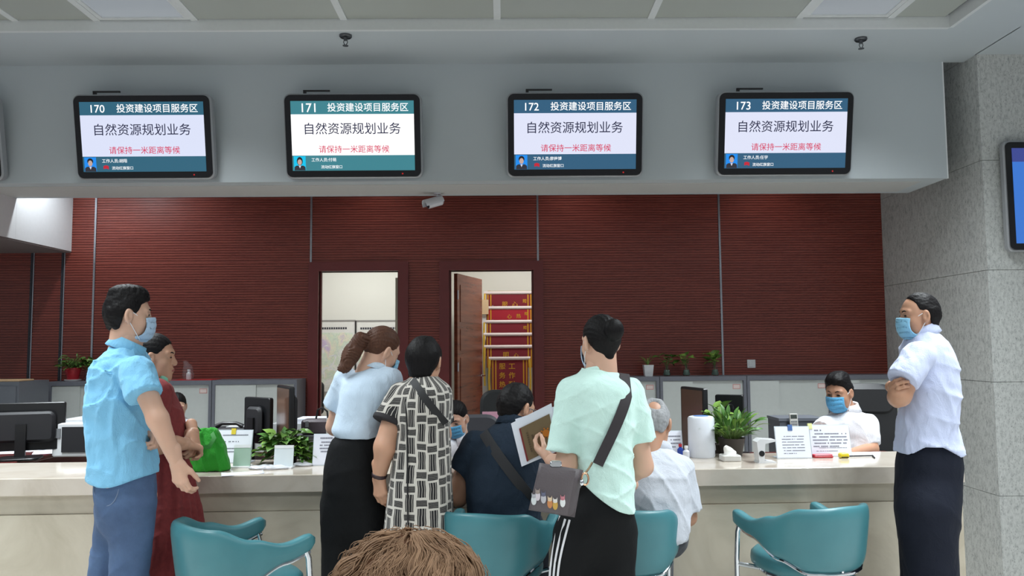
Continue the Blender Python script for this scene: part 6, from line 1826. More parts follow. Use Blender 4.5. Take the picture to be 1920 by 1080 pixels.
def weave_dress():
    n = NT('basket_weave_print'); uv = n.coord('UV')
    sp = n.new('ShaderNodeSeparateXYZ'); n.link(uv, sp.inputs[0]); u, v = sp.outputs[0], sp.outputs[1]
    wob = n.math('MULTIPLY', n.math('SUBTRACT', n.noise(uv, 9.0, 2), 0.5), 0.02)
    cu = n.math('DIVIDE', n.math('ADD', u, wob), 0.052)
    col = n.math('FLOOR', cu); fu = n.math('FRACT', cu)
    rnd = n.new('ShaderNodeTexWhiteNoise', noise_dimensions='1D'); n.link(col, rnd.inputs['W'])
    fv0 = n.math('ADD', n.math('DIVIDE', n.math('ADD', v, wob), 0.118), n.math('MULTIPLY', rnd.outputs[0], 3.0))
    fv = n.math('FRACT', fv0)
    band = lambda x, c, hw: n.math('LESS_THAN', n.math('ABSOLUTE', n.math('SUBTRACT', x, c)), hw)
    tall = n.math('MULTIPLY', band(fv, 0.34, 0.305), band(fu, 0.5, 0.34))
    st = n.math('GREATER_THAN', n.math('ABSOLUTE', n.math('SUBTRACT', n.math('FRACT', n.math('MULTIPLY', n.math('SUBTRACT', fu, 0.16), 4.4)), 0.5)), 0.08)
    wide = n.math('MULTIPLY', band(fv, 0.83, 0.115), band(fu, 0.5, 0.45))
    st2 = n.math('GREATER_THAN', n.math('ABSOLUTE', n.math('SUBTRACT', n.math('FRACT', n.math('MULTIPLY', fv, 20.0)), 0.5)), 0.05)
    ink = n.math('MAXIMUM', n.math('MULTIPLY', tall, st), n.math('MULTIPLY', wide, st2))
    c = n.mix(ink, lin(196, 190, 182), lin(30, 28, 30))
    n.set(c, 0.85, Sheen_Weight=0.1); n.bump(n.noise(n.coord(), 14, 4, 0.5, 0.5), 0.2, 0.01)
    return n.m
def cyl_uv(o, cx, cy, rad=0.16):
    me = o.data; n = len(me.vertices); co = np.empty(n * 3, np.float32); me.vertices.foreach_get('co', co); co = co.reshape(-1, 3)
    uv = np.stack([np.arctan2(co[:, 0] - cx, -(co[:, 1] - cy)) * rad + 5, co[:, 2] + 5], 1)
    li = np.empty(len(me.loops), np.int32); me.loops.foreach_get('vertex_index', li)
    lay = me.uv_layers.new(name='UVMap'); lay.data.foreach_set('uv', uv[li].astype(np.float32).ravel())
o = part('dress', V.mesh(), weave_dress(), root); cyl_uv(o, 0, 0)
MB().tube(surf_line(V, [(766, 722), (770, 800), (772, 900), (774, 1000), (776, 1060)], Y0), 0.004, 6).build('back_piping', plain('black_piping', (24, 22, 24), 0.7), root)
# black sleeve cuff
for a, b, rr in ((sL, hL, 0.071), (sR, hR, 0.054)):
    d = V3(b) - V3(a); d /= np.linalg.norm(d); W = Vol(V3(b) - 0.11, V3(b) + 0.11, 0.006)
    W.cone(V3(b) - d * 0.016, V3(b) + d * 0.006, rr + 0.005, rr + 0.005, 0.004, flat=True); W.cut(V3(b) - d * 0.018, -d)
    part('sleeve_cuff', W.mesh(), plain('black_cuff', (34, 30, 34), 0.8), root)
bp = surf_line(V, [(778, 712), (800, 740), (822, 768), (842, 795)], Y0)
strap_mesh([(a, b - 0.006, c_) for a, b, c_ in bp], 0.032, 0.006, lambda i: (0, -1, 0)).build('bag_strap', plain('black_strap', (24, 23, 26), 0.6), root)
hipL, hipR = P(765, 1000, Y0), P(810, 1000, Y0); aL, aR = np.array([hipL[0], Y0, 0.05]), np.array([hipR[0], Y0, 0.05])
arms = [(sL, eL, 0.054, 0.048), (eL, wL, 0.047, 0.030), (sR, eR, 0.045, 0.042), (eR, wR, 0.042, 0.028), (P(795, 722, Y0 + 0.02), P(796, 680, Y0 + 0.04), 0.056, 0.052), (hipL, aL, 0.08, 0.04), (hipR, aR, 0.08, 0.04)]
def round_crop(V): V.ell((0, -0.06, 0.03), (0.076, 0.065, 0.075), 0.03); V.cone((0, -0.05, 0.0), (0, -0.055, -0.05), 0.06, 0.045, 0.04)
head = add_head(root, P(796, 681, Y0 + 0.04), 14, 18, 0, 'bob', SKIN_W, HAIR_BLACK, None, 0.93, round_crop)
hand = hand_mesh(wL, P(716, 940, Y0 - 0.02) - wL, (0.5, 0.85, 0), 'L', (24, 30, 26), 0.95, 25)
part('body', [core_body(secs, cone_list(arms)), head, hand, hand_mesh(wR, (-0.1, 1, 0), (0, 0, -1), 'R', (15, 20, 20), 0.92)], SKIN_W, root)
wd = V3(wL) - V3(eL); wd /= np.linalg.norm(wd)
W = Vol(V3(wL) - 0.07, V3(wL) + 0.07, 0.004); W.cone(V3(wL) - wd * 0.012, V3(wL) + wd * 0.004, 0.035, 0.033, 0.003, flat=True); W.cut(V3(wL) - wd * 0.014, -wd)
part('bracelet', W.mesh(), plain('dark_bracelet', (52, 34, 38), 0.5), root)
for q in (aL, aR): shoe(root, q, (0.0, 1), SHOE_BLACK)

# ---------------------------------------------------------------- seated man in navy
Y0 = 3.70
root = person((P(945, 965, Y0)[0], Y0 + 0.05, 0), 'seated man in dark navy shirt with glasses and a cross-body strap')
rows = [(788, 934, 990, 0.07, 0.06), (800, 920, 998, 0.10, 0.05), (815, 899, 1006, 0.125, 0.04), (840, 882, 1012, 0.15, 0.02), (880, 872, 1016, 0.16, 0.0), (920, 872, 1016, 0.16, -0.02), (965, 878, 1014, 0.16, -0.03), (1010, 880, 1014, 0.16, -0.03)]
secs = rows_to_secs(Y0, rows)
sL, hL = P(893, 836, Y0 + 0.02), P(868, 884, Y0 + 0.03); sR, hR = P(992, 836, Y0 + 0.05), P(1002, 880, Y0 + 0.12)
eL, wL = P(858, 932, Y0 + 0.06), P(868, 866, Y0 + 0.34); eR, wR = P(1004, 915, Y0 + 0.2), P(990, 866, Y0 + 0.40)
V = garment(secs, 61, 0.006, 36, [(sL, hL, 0.07, 0.068), (sR, hR, 0.07, 0.068)], None, stretch=(1, 1, 0.9), cap=0.03)
NAVY = cloth_mat('dark_navy_cotton', (32, 44, 58), 0.85, 300, 0.14)
part('shirt', V.mesh(), NAVY, root)
collar(root, P(961, 797, Y0 + 0.06), 0.066, 0.066, 0.036, NAVY, 40, 22)
bp = surf_line(V, [(903, 805), (930, 840), (965, 885), (1005, 935)], Y0)
strap_mesh([(a, b - 0.006, c_) for a, b, c_ in bp], 0.045, 0.006, lambda i: (0, -1, 0)).build('cross_body_strap', plain('dark_strap', (28, 28, 32), 0.7), root)
kL, kR = np.array([secs[-1][1] - 0.14, Y0 + 0.26, 0.5]), np.array([secs[-1][1] + 0.14, Y0 + 0.26, 0.5])
hL_, hR_ = np.array([secs[-1][1] - 0.10, Y0, 0.55]), np.array([secs[-1][1] + 0.10, Y0, 0.55])
aL, aR = kL + np.array([0, -0.02, -0.45]), kR + np.array([0, -0.02, -0.45])
def tx_(V): [V.cone(a, b, 0.10, 0.075, 0.03) for a, b in ((hL_, kL), (hR_, kR))]; [V.cone(a, b, 0.072, 0.06, 0.02, flat=True) for a, b in ((kL, aL), (kR, aR))]
tsec = [(0.5, secs[-1][1], Y0, 0.16, 0.15), (0.66, secs[-1][1], Y0 - 0.02, 0.165, 0.15)]
part('trousers', garment(tsec, 7, 0.003, 30, (), None, extra=tx_, pts=(kL, kR, aL, aR), cap=0.03, h=0.009).mesh(), cloth_mat('charcoal_trouser', (44, 46, 54)), root)
arms = [(sL, eL, 0.052, 0.045), (eL, wL, 0.045, 0.03), (sR, eR, 0.052, 0.045), (eR, wR, 0.045, 0.03), (P(957, 812, Y0 + 0.04), P(966, 775, Y0 + 0.08), 0.06, 0.056)]
head = add_head(root, P(968, 768, Y0 + 0.09), 48, 20, 0, 'crop', SKIN_W, HAIR_BLACK, MASK_PALE, 0.97)
part('body', [core_body(secs, cone_list(arms)), head, hand_mesh(wL, (0.3, 1, 0), (0, 0, -1), 'L', (20, 25, 20), 0.98), hand_mesh(wR, (-0.3, 1, 0), (0, 0, -1), 'R', (20, 25, 20), 0.98)], SKIN_W, root)
A = rot_head(48, 20, 0) * 0.97; c = V3(P(968, 768, Y0 + 0.09)); pt = lambda p: A @ np.array(p) + c
mb = MB()
for s in (-1, 1):
    mb.tube([pt((s * 0.062, 0.09, 0.014)), pt((s * 0.077, 0.04, 0.014)), pt((s * 0.081, -0.012, 0.012)), pt((s * 0.078, -0.03, -0.004))], 0.0022, 6)
    ring = [pt((s * 0.033 + 0.026 * math.cos(a), 0.104, 0.01 + 0.019 * math.sin(a))) for a in np.linspace(0, 2 * math.pi, 21)]
    mb.tube(ring, 0.0018, 5)
mb.tube([pt((-0.008, 0.105, 0.014)), pt((0.008, 0.105, 0.014))], 0.0018, 5)
mb.build('glasses', plain('glasses_metal', (190, 190, 192), 0.2, 0.9), root)
for q in (aL, aR): shoe(root, q, (0, 1), SHOE_BLACK)

# ---------------------------------------------------------------- woman in the mint T-shirt
Y0 = 3.30
root = person((P(1125, 960, Y0)[0], Y0, 0), 'woman in mint green T-shirt and black striped trousers holding a brown certificate')
rows = [(692, 1094, 1150, 0.065, 0.02), (702, 1080, 1160, 0.085, 0.02), (714, 1066, 1180, 0.11, 0.01), (730, 1060, 1192, 0.125), (760, 1068, 1192, 0.135), (800, 1078, 1186, 0.135), (850, 1082, 1183, 0.13), (900, 1088, 1185, 0.145), (965, 1090, 1190, 0.155)]
secs = rows_to_secs(Y0, rows)
sL, hL = P(1072, 735, Y0), P(1056, 846, Y0 - 0.02); sR, hR = P(1182, 735, Y0 + 0.01), P(1201, 824, Y0 + 0.03)
eL, wL = P(1062, 872, Y0 - 0.02), P(1032, 862, Y0 + 0.16); eR, wR = P(1205, 874, Y0 + 0.04), P(1168, 905, Y0 + 0.2)
xa, xb = P(1092, 930, Y0)[0], P(1188, 930, Y0)[0]; za, zb = P(1092, 903, Y0)[2], P(1188, 955, Y0)[2]
hem = lambda x, y, z: za + (zb - za) * np.sin(np.clip((x - xa) / (xb - xa), 0, 1) * math.pi / 2) - z + 0 * y
V = garment(secs, 71, 0.0055, 36, [(sL, hL, 0.060, 0.066), (sR, hR, 0.058, 0.060)], hem, stretch=(1, 1, 0.8))
MINT = cloth_mat('mint_jersey', (206, 236, 228), 0.85, 300, 0.14)
part('tshirt', V.mesh(), MINT, root)
collar(root, P(1121, 699, Y0 + 0.025), 0.060, 0.060, 0.016, MINT, -20, 14, 0.010, 'neck_rib')
bp = surf_line(V, [(1176, 716), (1170, 735), (1158, 765), (1140, 805), (1122, 842), (1110, 868)], Y0)
bp = bp[3:]
over = []
for dy_ in (0.07, 0.03, -0.01, -0.045):            # the strap continues over the shoulder
    q = P(1171 - 40 * max(dy_, 0), 720, Y0 + dy_); hit = project_to(V, (q[0], Y0 + dy_, q[2] + 0.25), (0, 0, -1))
    if hit is not None: over.append((hit[0], hit[1] + 0.004, hit[2] + 0.008))
n_over = len(over); bp = over + bp
STRAPM = plain('dark_taupe_webbing', (48, 42, 46), 0.7)
strap_mesh([(a, b - 0.006, c_) for a, b, c_ in bp], 0.042, 0.006, lambda i: (0.1, -0.35, 1) if i < n_over else (0.1, -1, 0.25 if i < n_over + 3 else 0)).build('bag_strap', STRAPM, root)
psecs = rows_to_secs(Y0, [(890, 1104, 1172, 0.10), (910, 1094, 1178, 0.115), (930, 1080, 1182, 0.13), (955, 1062, 1186, 0.145), (990, 1056, 1186, 0.12), (1040, 1064, 1172, 0.08)])
hipL, hipR = P(1082, 1000, Y0), P(1150, 1000, Y0)
aL = np.array([P(1064, 1080, Y0)[0] - 0.06, Y0 + 0.02, 0.05]); aR = np.array([P(1148, 1080, Y0)[0], Y0 - 0.01, 0.05])
def tx_(V): V.cone(hipL, aL, 0.09, 0.08, 0.06, flat=True); V.cone(hipR, aR, 0.088, 0.08, 0.06, flat=True)
J = garment(psecs, 8, 0.004, 30, (), None, h=0.008, extra=tx_, pts=(aL, aR), stretch=(1, 1, 0.4), cap=0.05)
part('trousers', J.mesh(), BLACK_TROUSER, root)
for k in range(3):
    sl = surf_line(J, [(1050 + k * 7.5, 966), (1038 + k * 7.5, 1010), (1030 + k * 7, 1060), (1028 + k * 7, 1120)], Y0)
    strap_mesh(sl, 0.0085, 0.002, lambda i: (-0.5, -1, 0)).build('side_stripe', plain('white_stripe', (222, 222, 226), 0.7), root)
arms = [(sL, eL, 0.048, 0.043), (eL, wL, 0.042, 0.027), (sR, eR, 0.048, 0.042), (eR, wR, 0.042, 0.028), (P(1120, 712, Y0 + 0.02), P(1124, 660, Y0 + 0.03), 0.053, 0.05), (hipL, aL, 0.07, 0.04), (hipR, aR, 0.07, 0.04)]
def high_bun(V): V.ell((0.006, -0.122, 0.052), (0.046, 0.040, 0.048), 0.004); V.cone((0.0, -0.05, 0.0), (0.0, -0.06, -0.055), 0.062, 0.03, 0.03)
head = add_head(root, P(1126, 645, Y0 + 0.03), -24, 4, 0, 'tied', SKIN, HAIR_BLACK, MASK_PALE, 0.96, high_bun)
hand = hand_mesh(wL, P(1012, 846, Y0 + 0.21) - wL, (0.15, 0.6, 0.75), 'L', (28, 35, 30), 0.92, 25)
part('body', [core_body(secs, cone_list(arms)), head, hand, hand_mesh(wR, (-0.6, 0.8, 0), (0, 0, -1), 'R', (20, 25, 20), 0.92)], SKIN, root)
for q in (aL, aR): shoe(root, q, (-0.1, 1), SHOE_WHITE)
MINT_Y, MINT_V = Y0, V

# ---------------------------------------------------------------- elderly seated man
Y0 = 3.72
root = person((P(1240, 965, Y0)[0], Y0 + 0.05, 0), 'seated grey-haired elderly man in pale grey shirt, seen from behind')
rows = [(836, 1206, 1252, 0.07, 0.08), (848, 1196, 1268, 0.10, 0.06), (862, 1187, 1280, 0.13, 0.05), (885, 1180, 1288, 0.15, 0.02), (920, 1178, 1292, 0.16, 0.0), (965, 1180, 1290, 0.16, -0.02), (1010, 1182, 1288, 0.16, -0.02)]
secs = rows_to_secs(Y0, rows)
sL, hL = P(1192, 880, Y0 + 0.04), P(1176, 930, Y0 + 0.14); sR, hR = P(1276, 882, Y0 + 0.02), P(1287, 956, Y0 + 0.03)
eL, wL = P(1172, 955, Y0 + 0.2), P(1190, 864, Y0 + 0.4); eR, wR = P(1288, 968, Y0 + 0.05), P(1258, 868, Y0 + 0.36)
V = garment(secs, 81, 0.006, 36, [(sL, hL, 0.066, 0.066), (sR, hR, 0.068, 0.07)], None, stretch=(1, 1, 0.9), cap=0.03)
GREYW = cloth_mat('pale_grey_shirt_cloth', (198, 202, 212), 0.8, 300, 0.14)
part('shirt', V.mesh(), GREYW, root)
collar(root, P(1232, 846, Y0 + 0.08), 0.062, 0.062, 0.032, GREYW, 10, 26)
cx = (secs[0][1] if secs[0][0] < 0.6 else secs[-1][1]) - 0.05
kL, kR = np.array([cx - 0.12, Y0 + 0.26, 0.5]), np.array([cx + 0.10, Y0 + 0.26, 0.5]); hL_, hR_ = np.array([cx - 0.09, Y0, 0.55]), np.array([cx + 0.09, Y0, 0.55])
aL, aR = kL + np.array([0, -0.02, -0.45]), kR + np.array([0, -0.02, -0.45])
tsec = [(0.5, cx, Y0, 0.13, 0.15), (0.66, cx, Y0 - 0.02, 0.13, 0.14)]
def tx_(V): [V.cone(a, b, 0.10, 0.075, 0.03) for a, b in ((hL_, kL), (hR_, kR))]; [V.cone(a, b, 0.072, 0.06, 0.02, flat=True) for a, b in ((kL, aL), (kR, aR))]
part('trousers', garment(tsec, 9, 0.003, 30, (), None, extra=tx_, pts=(kL, kR, aL, aR), cap=0.03, h=0.009).mesh(), MATS.get('charcoal_trouser') or cloth_mat('grey_trouser', (70, 72, 78)), root)
arms = [(sL, eL, 0.05, 0.043), (eL, wL, 0.043, 0.03), (sR, eR, 0.05, 0.044), (eR, wR, 0.043, 0.03), (P(1230, 856, Y0 + 0.06), P(1228, 815, Y0 + 0.1), 0.058, 0.055)]
def bald_crown(V): V.ell((0.02, -0.10, 0.085), (0.036, 0.03, 0.034), 0.02, sub=True)
head = add_head(root, P(1226, 797, Y0 + 0.11), 20, 22, 0, 'crop', SKIN_T, HAIR_GREY, None, 0.97, bald_crown)
part('body', [core_body(secs, cone_list(arms)), head, hand_mesh(wL, (0.2, 1, 0), (0, 0, -1), 'L', (20, 25, 20), 0.95), hand_mesh(wR, (-0.2, 1, 0), (0, 0, -1), 'R', (20, 25, 20), 0.95)], SKIN_T, root)
for q in (aL, aR): shoe(root, q, (0, 1), SHOE_BLACK)

# ---------------------------------------------------------------- standing man on the right, arms folded
Y0 = 3.72
root = person((P(1740, 900, Y0)[0], Y0, 0), 'standing man in pale lavender shirt with folded arms, facing left in profile')
rows = [(622, 1708, 1752, 0.065), (634, 1702, 1764, 0.095), (650, 1697, 1774, 0.125), (680, 1694, 1785, 0.14), (720, 1696, 1790, 0.145), (765, 1696, 1790, 0.14), (800, 1692, 1784, 0.135), (830, 1688, 1793, 0.14), (858, 1686, 1800, 0.14)]
secs = rows_to_secs(Y0, rows)
sN, hN = P(1722, 668, Y0 - 0.14), P(1692, 714, Y0 - 0.18); sF, hF = P(1722, 668, Y0 + 0.14), P(1692, 714, Y0 + 0.16)
eN, wN = P(1687, 742, Y0 - 0.17), P(1676, 722, Y0 + 0.09); eF, wF = P(1684, 745, Y0 + 0.16), P(1679, 745, Y0 - 0.10)
z1, z2, z3 = P(1690, 850, Y0)[2], P(1740, 834, Y0)[2], P(1796, 848, Y0)[2]; xa, xb, xc = P(1690, 850, Y0)[0], P(1740, 840, Y0)[0], P(1796, 848, Y0)[0]
hem = lambda x, y, z: np.interp(x, [xa, (xa + xb) / 2 - 0.01, xb, (xb + xc) / 2 + 0.02, xc], [z1, z2 + 0.003, z2 + 0.004, z3 - 0.01, z3 + 0.012]) - z + 0 * y
V = garment(secs, 91, 0.007, 38, [(sN, hN, 0.068, 0.072), (sF, hF, 0.066, 0.07)], hem, stretch=(1, 1, 0.9))
LAV = cloth_mat('pale_lavender_shirt_cloth', (196, 204, 232), 0.8, 300, 0.14)
part('shirt', V.mesh(), LAV, root)
collar(root, P(1731, 624, Y0), 0.060, 0.062, 0.036, LAV, -90, 18)
tsecs = rows_to_secs(Y0, [(825, 1694, 1790, 0.125), (870, 1687, 1796, 0.14), (920, 1685, 1793, 0.14), (970, 1690, 1785, 0.12), (1020, 1700, 1775, 0.09)])
hipN, hipF = P(1738, 960, Y0 - 0.08), P(1736, 960, Y0 + 0.08)
aN = np.array([P(1732, 1080, Y0)[0] - 0.01, Y0 - 0.10, 0.05]); aF = np.array([P(1735, 1080, Y0)[0] + 0.03, Y0 + 0.09, 0.05])
def tx_(V): V.cone(hipN, aN, 0.122, 0.10, 0.07, flat=True); V.cone(hipF, aF, 0.118, 0.095, 0.07, flat=True)
J = garment(tsecs, 10, 0.004, 30, (), None, h=0.008, extra=tx_, pts=(aN, aF), stretch=(1, 1, 0.4), cap=0.05)
part('trousers', J.mesh(), cloth_mat('dark_navy_trouser', (24, 28, 40)), root)
arms = [(sN, eN, 0.052, 0.046), (eN, wN, 0.045, 0.03), (sF, eF, 0.052, 0.046), (eF, wF, 0.045, 0.03), (P(1733, 645, Y0), P(1724, 605, Y0), 0.058, 0.054), (hipN, aN, 0.08, 0.04), (hipF, aF, 0.08, 0.04)]
head = add_head(root, P(1722, 595, Y0), -84, 2, 0, 'thin', SKIN_T, HAIR_BLACK, MASK_BLUE, 0.92)
hA = hand_mesh(wF, P(1670, 722, Y0 - 0.22) - wF, (0.8, -0.1, 0.1), 'R', (35, 45, 35), 0.98, 30)
hB = hand_mesh(wN, P(1684, 716, Y0 + 0.18) - wN, (0.8, 0, 0), 'L', (35, 45, 35), 0.98, 30)
part('body', [core_body(secs, cone_list(arms)), head, hA, hB], SKIN_T, root)
for q in (aN, aF): shoe(root, q, (-1, 0), SHOE_BLACK)

# ---------------------------------------------------------------- clerk behind the counter on the right
Y0 = 5.34
root = person((P(1595, 850, Y0)[0], Y0, 0), 'seated clerk in white shirt and bright blue mask behind the counter on the right', None)
rows = [(768, 1576, 1606, 0.07), (776, 1564, 1618, 0.11), (788, 1554, 1630, 0.135), (810, 1550, 1638, 0.145), (850, 1552, 1636, 0.145), (900, 1554, 1634, 0.15)]
secs = rows_to_secs(Y0, rows)
sR, hR = P(1559, 795, Y0 + 0.02), P(1538, 808, Y0 - 0.16); sL, hL = P(1628, 795, Y0 - 0.02), P(1630, 832, Y0 - 0.06)
eR, wR = P(1528, 816, Y0 - 0.2), P(1546, 842, Y0 - 0.42); eL, wL = P(1634, 842, Y0 - 0.1), P(1590, 852, Y0 - 0.34)
V = garment(secs, 101, 0.006, 36, [(sR, hR, 0.066, 0.068), (sL, hL, 0.068, 0.07)], None, stretch=(1, 1, 0.8), cap=0.03)
WHITE_SHIRT = cloth_mat('white_shirt_cloth', (226, 226, 232), 0.8, 300, 0.14)
part('shirt', V.mesh(), WHITE_SHIRT, root)
collar(root, P(1590, 768, Y0 - 0.01), 0.062, 0.062, 0.04, WHITE_SHIRT, -140, 12, 0.022, gap=0.35)
arms = [(sR, eR, 0.05, 0.043), (eR, wR, 0.043, 0.03), (sL, eL, 0.05, 0.043), (eL, wL, 0.043, 0.03), (P(1592, 785, Y0), P(1578, 745, Y0 - 0.03), 0.06, 0.056)]
head = add_head(root, P(1573, 738, Y0 - 0.03), -133, 12, 0, 'short', SKIN_T, HAIR_BLACK, MASK_VIVID, 1.02, None, 1.15)
part('body', [core_body(secs, cone_list(arms)), head, hand_mesh(wR, (0.3, -1, -0.1), (0, 0, -1), 'R', (20, 25, 20), 0.98), hand_mesh(wL, (-0.4, -1, -0.1), (0, 0, -1), 'L', (20, 25, 20), 0.98)], SKIN_T, root)
def seated_legs(root, cx, cy, face, mat):
    f = np.array([face[0], face[1], 0.0]); f /= np.linalg.norm(f); r_ = np.array([f[1], -f[0], 0])
    c0 = np.array([cx, cy, 0.52]); secs_ = [(0.46, cx, cy, 0.16, 0.14), (0.62, cx, cy, 0.165, 0.14)]
    ks = [c0 + f * 0.40 + r_ * s * 0.13 for s in (-1, 1)]; hs = [c0 + r_ * s * 0.09 for s in (-1, 1)]; as_ = [k + np.array([0, 0, -0.47]) for k in ks]
    def ex(V):
        for h_, k_, a_ in zip(hs, ks, as_): V.cone(h_, k_, 0.095, 0.072, 0.03); V.cone(k_, a_, 0.07, 0.058, 0.02, flat=True)
    part('trousers', garment(secs_, 12, 0.003, 30, (), None, extra=ex, pts=ks + as_, cap=0.03, h=0.011).mesh(), mat, root)
    for a_ in as_: shoe(root, a_, face, SHOE_BLACK)
seated_legs(root, secs[0][1], Y0, (-0.5, -0.85), BLACK_TROUSER)

# ---------------------------------------------------------------- clerk in the middle, bending over papers
Y0 = 5.16
root = person((P(856, 860, Y0)[0], Y0 + 0.1, 0), 'seated clerk with tied black hair and blue mask looking down, between two visitors')
rows = [(818, 842, 868, 0.06, 0.06), (826, 830, 882, 0.10, 0.07), (838, 822, 890, 0.125, 0.09), (860, 818, 892, 0.135, 0.12), (900, 820, 890, 0.14, 0.16)]
secs = rows_to_secs(Y0, rows)
sR, hR = P(826, 842, Y0 + 0.06), P(818, 872, Y0 - 0.05); sL, hL = P(886, 842, Y0 + 0.06), P(890, 872, Y0 - 0.04)
eR, wR = P(815, 885, Y0 - 0.1), P(838, 882, Y0 - 0.3); eL, wL = P(890, 885, Y0 - 0.1), P(862, 882, Y0 - 0.3)
V = garment(secs, 111, 0.004, 36, [(sR, hR, 0.055, 0.056), (sL, hL, 0.055, 0.056)], None, cap=0.03)
part('blouse', V.mesh(), WHITE_SHIRT, root)
collar(root, P(856, 824, Y0 + 0.03), 0.054, 0.054, 0.036, WHITE_SHIRT, -160, 20, 0.024, gap=0.45)
arms = [(sR, eR, 0.044, 0.038), (eR, wR, 0.038, 0.027), (sL, eL, 0.044, 0.038), (eL, wL, 0.038, 0.027), (P(857, 832, Y0 + 0.06), P(856, 795, Y0), 0.05, 0.048)]
def nape_knot(V): V.ell((0, -0.115, 0.0), (0.04, 0.035, 0.04), 0.02)
head = add_head(root, P(855, 786, Y0), -162, 26, 0, 'tied', SKIN, HAIR_BLACK, MASK_VIVID, 0.94, nape_knot)
part('body', [core_body(secs, cone_list(arms)), head, hand_mesh(wR, (0.3, -1, -0.1), (0, 0, -1), 'R', (20, 25, 20), 0.9), hand_mesh(wL, (-0.3, -1, -0.1), (0, 0, -1), 'L', (20, 25, 20), 0.9)], SKIN, root)
seated_legs(root, secs[0][1], Y0 + 0.16, (0, -1), BLACK_TROUSER)

# ---------------------------------------------------------------- clerk half hidden behind the red dress
Y0 = 6.4
root = person((P(332, 860, Y0)[0], Y0, 0), 'black-haired clerk mostly hidden behind the person in the red dress')
rows = [(782, 322, 344, 0.06), (790, 314, 354, 0.10), (802, 308, 360, 0.13), (840, 308, 360, 0.14), (880, 310, 358, 0.14)]
secs = rows_to_secs(Y0, rows)
V = garment(secs, 121, 0.004, 36, [(P(312, 806, Y0), P(308, 840, Y0 - 0.08), 0.06, 0.06), (P(356, 806, Y0), P(358, 840, Y0 - 0.08), 0.06, 0.06)], None, cap=0.03)
part('blouse', V.mesh(), WHITE_SHIRT, root)
eR, wR = P(308, 848, Y0 - 0.1), P(325, 845, Y0 - 0.32); eL, wL = P(360, 848, Y0 - 0.1), P(342, 845, Y0 - 0.32)
arms = [(P(312, 806, Y0), eR, 0.046, 0.04), (eR, wR, 0.038, 0.027), (P(356, 806, Y0), eL, 0.046, 0.04), (eL, wL, 0.038, 0.027), (P(333, 800, Y0), P(332, 770, Y0), 0.05, 0.048)]
head = add_head(root, P(331, 764, Y0), 150, 18, 0, 'tied', SKIN, HAIR_BLACK, None, 0.92, nape_knot)
part('body', [core_body(secs, cone_list(arms)), head, hand_mesh(wR, (0.2, -1, 0), (0, 0, -1), 'R', (20, 25, 20), 0.9), hand_mesh(wL, (-0.2, -1, 0), (0, 0, -1), 'L', (20, 25, 20), 0.9)], SKIN, root)
seated_legs(root, secs[0][1], Y0, (0, -1), BLACK_TROUSER)

# ---------------------------------------------------------------- foreground head with wavy light brown hair
Y0 = 1.18
c = P(768, 1085, Y0); c[2] -= 0.036
root = person((c[0], Y0, 0), 'wavy brown-haired head of a seated person in the foreground')
wav_r = (0.108, 0.115, 0.098)
def under_hair(V): pass
A = rot_head(0, 8, 0)
V = Vol(c - 0.2, c + 0.2, 0.006); V.ell(c + np.array([0, -0.005, 0.0]), (0.100, 0.108, 0.098), 0.01); V.cone(c + np.array([0, -0.03, -0.02]), c + np.array([0, -0.04, -0.12]), 0.09, 0.07, 0.04)
rs = random.Random(4); mb = MB()
def strand(a0, t0, ln, lift, ph, wv, r0, fr=15):
    pts = []; rr = []
    for j in range(13):
        t = t0 + ln * j / 12
        a = a0 + wv * math.sin(t * fr + ph) + 0.25 * (t - t0)
        r_x, r_y, r_z = wav_r; th = min(t, 1.6)
        p = np.array([r_x * math.sin(th) * math.sin(a), r_y * math.sin(th) * math.cos(a) - 0.012, r_z * math.cos(th)])
        p *= 1 + (lift + 0.003 * math.sin(t * fr + ph + 1.2)) / 0.1
        if t >= 1.6: p[2] -= (t - 1.6) * 0.1
        pts.append(c + p); rr.append(r0 * (1 - 0.75 * j / 12) + 0.0003)
    mb.tube(pts, rr, 4)
for i in range(130):                      # locks of strands that wave together
    A0 = rs.uniform(0, 2 * math.pi); T0 = rs.uniform(0.02, 1.1); LN_ = rs.uniform(0.5, 1.1); LF = rs.uniform(-0.004, 0.008); PH = A0 * 2 + rs.uniform(-1.2, 1.2); WV = rs.uniform(0.05, 0.12); FR_ = rs.uniform(8, 13); wd = rs.uniform(0.03, 0.075)
    for k in range(30):
        strand(A0 + rs.gauss(0, wd) / max(0.35, math.sin(T0 + 0.3)), T0 + rs.uniform(-0.08, 0.08), LN_ * rs.uniform(0.8, 1.1), LF + rs.uniform(-0.002, 0.004), PH + rs.gauss(0, 0.14), WV * rs.uniform(0.8, 1.2), rs.uniform(0.0005, 0.0010), FR_)
for i in range(160):                      # fly-away hairs
    strand(rs.uniform(0, 6.28), rs.uniform(0.1, 1.2), rs.uniform(0.3, 0.8), rs.uniform(0.006, 0.016), rs.uniform(0, 6), rs.uniform(0.02, 0.08), 0.0004)
WAVY = hair_mat('light_brown_wavy_hair', (104, 74, 54), (9, 9, 9), 0.5, (186, 150, 120))
ho = mb.build('hair', WAVY, root, smooth='all')
part('hair_base', V.mesh(), hair_mat('brown_hair_underlayer', (84, 56, 40), (50, 50, 50)), root)
hd = add_head(root, c + np.array([0, 0.02, -0.03]), 0, 8, 0, None, SKIN, HAIR_BROWN, None, 0.98)
secs = [(c[2] - 0.70, c[0], Y0 - 0.05, 0.17, 0.13), (c[2] - 0.45, c[0], Y0 - 0.05, 0.165, 0.13), (c[2] - 0.30, c[0], Y0 - 0.04, 0.19, 0.125), (c[2] - 0.24, c[0], Y0 - 0.03, 0.15, 0.1), (c[2] - 0.205, c[0], Y0 - 0.02, 0.07, 0.07)]
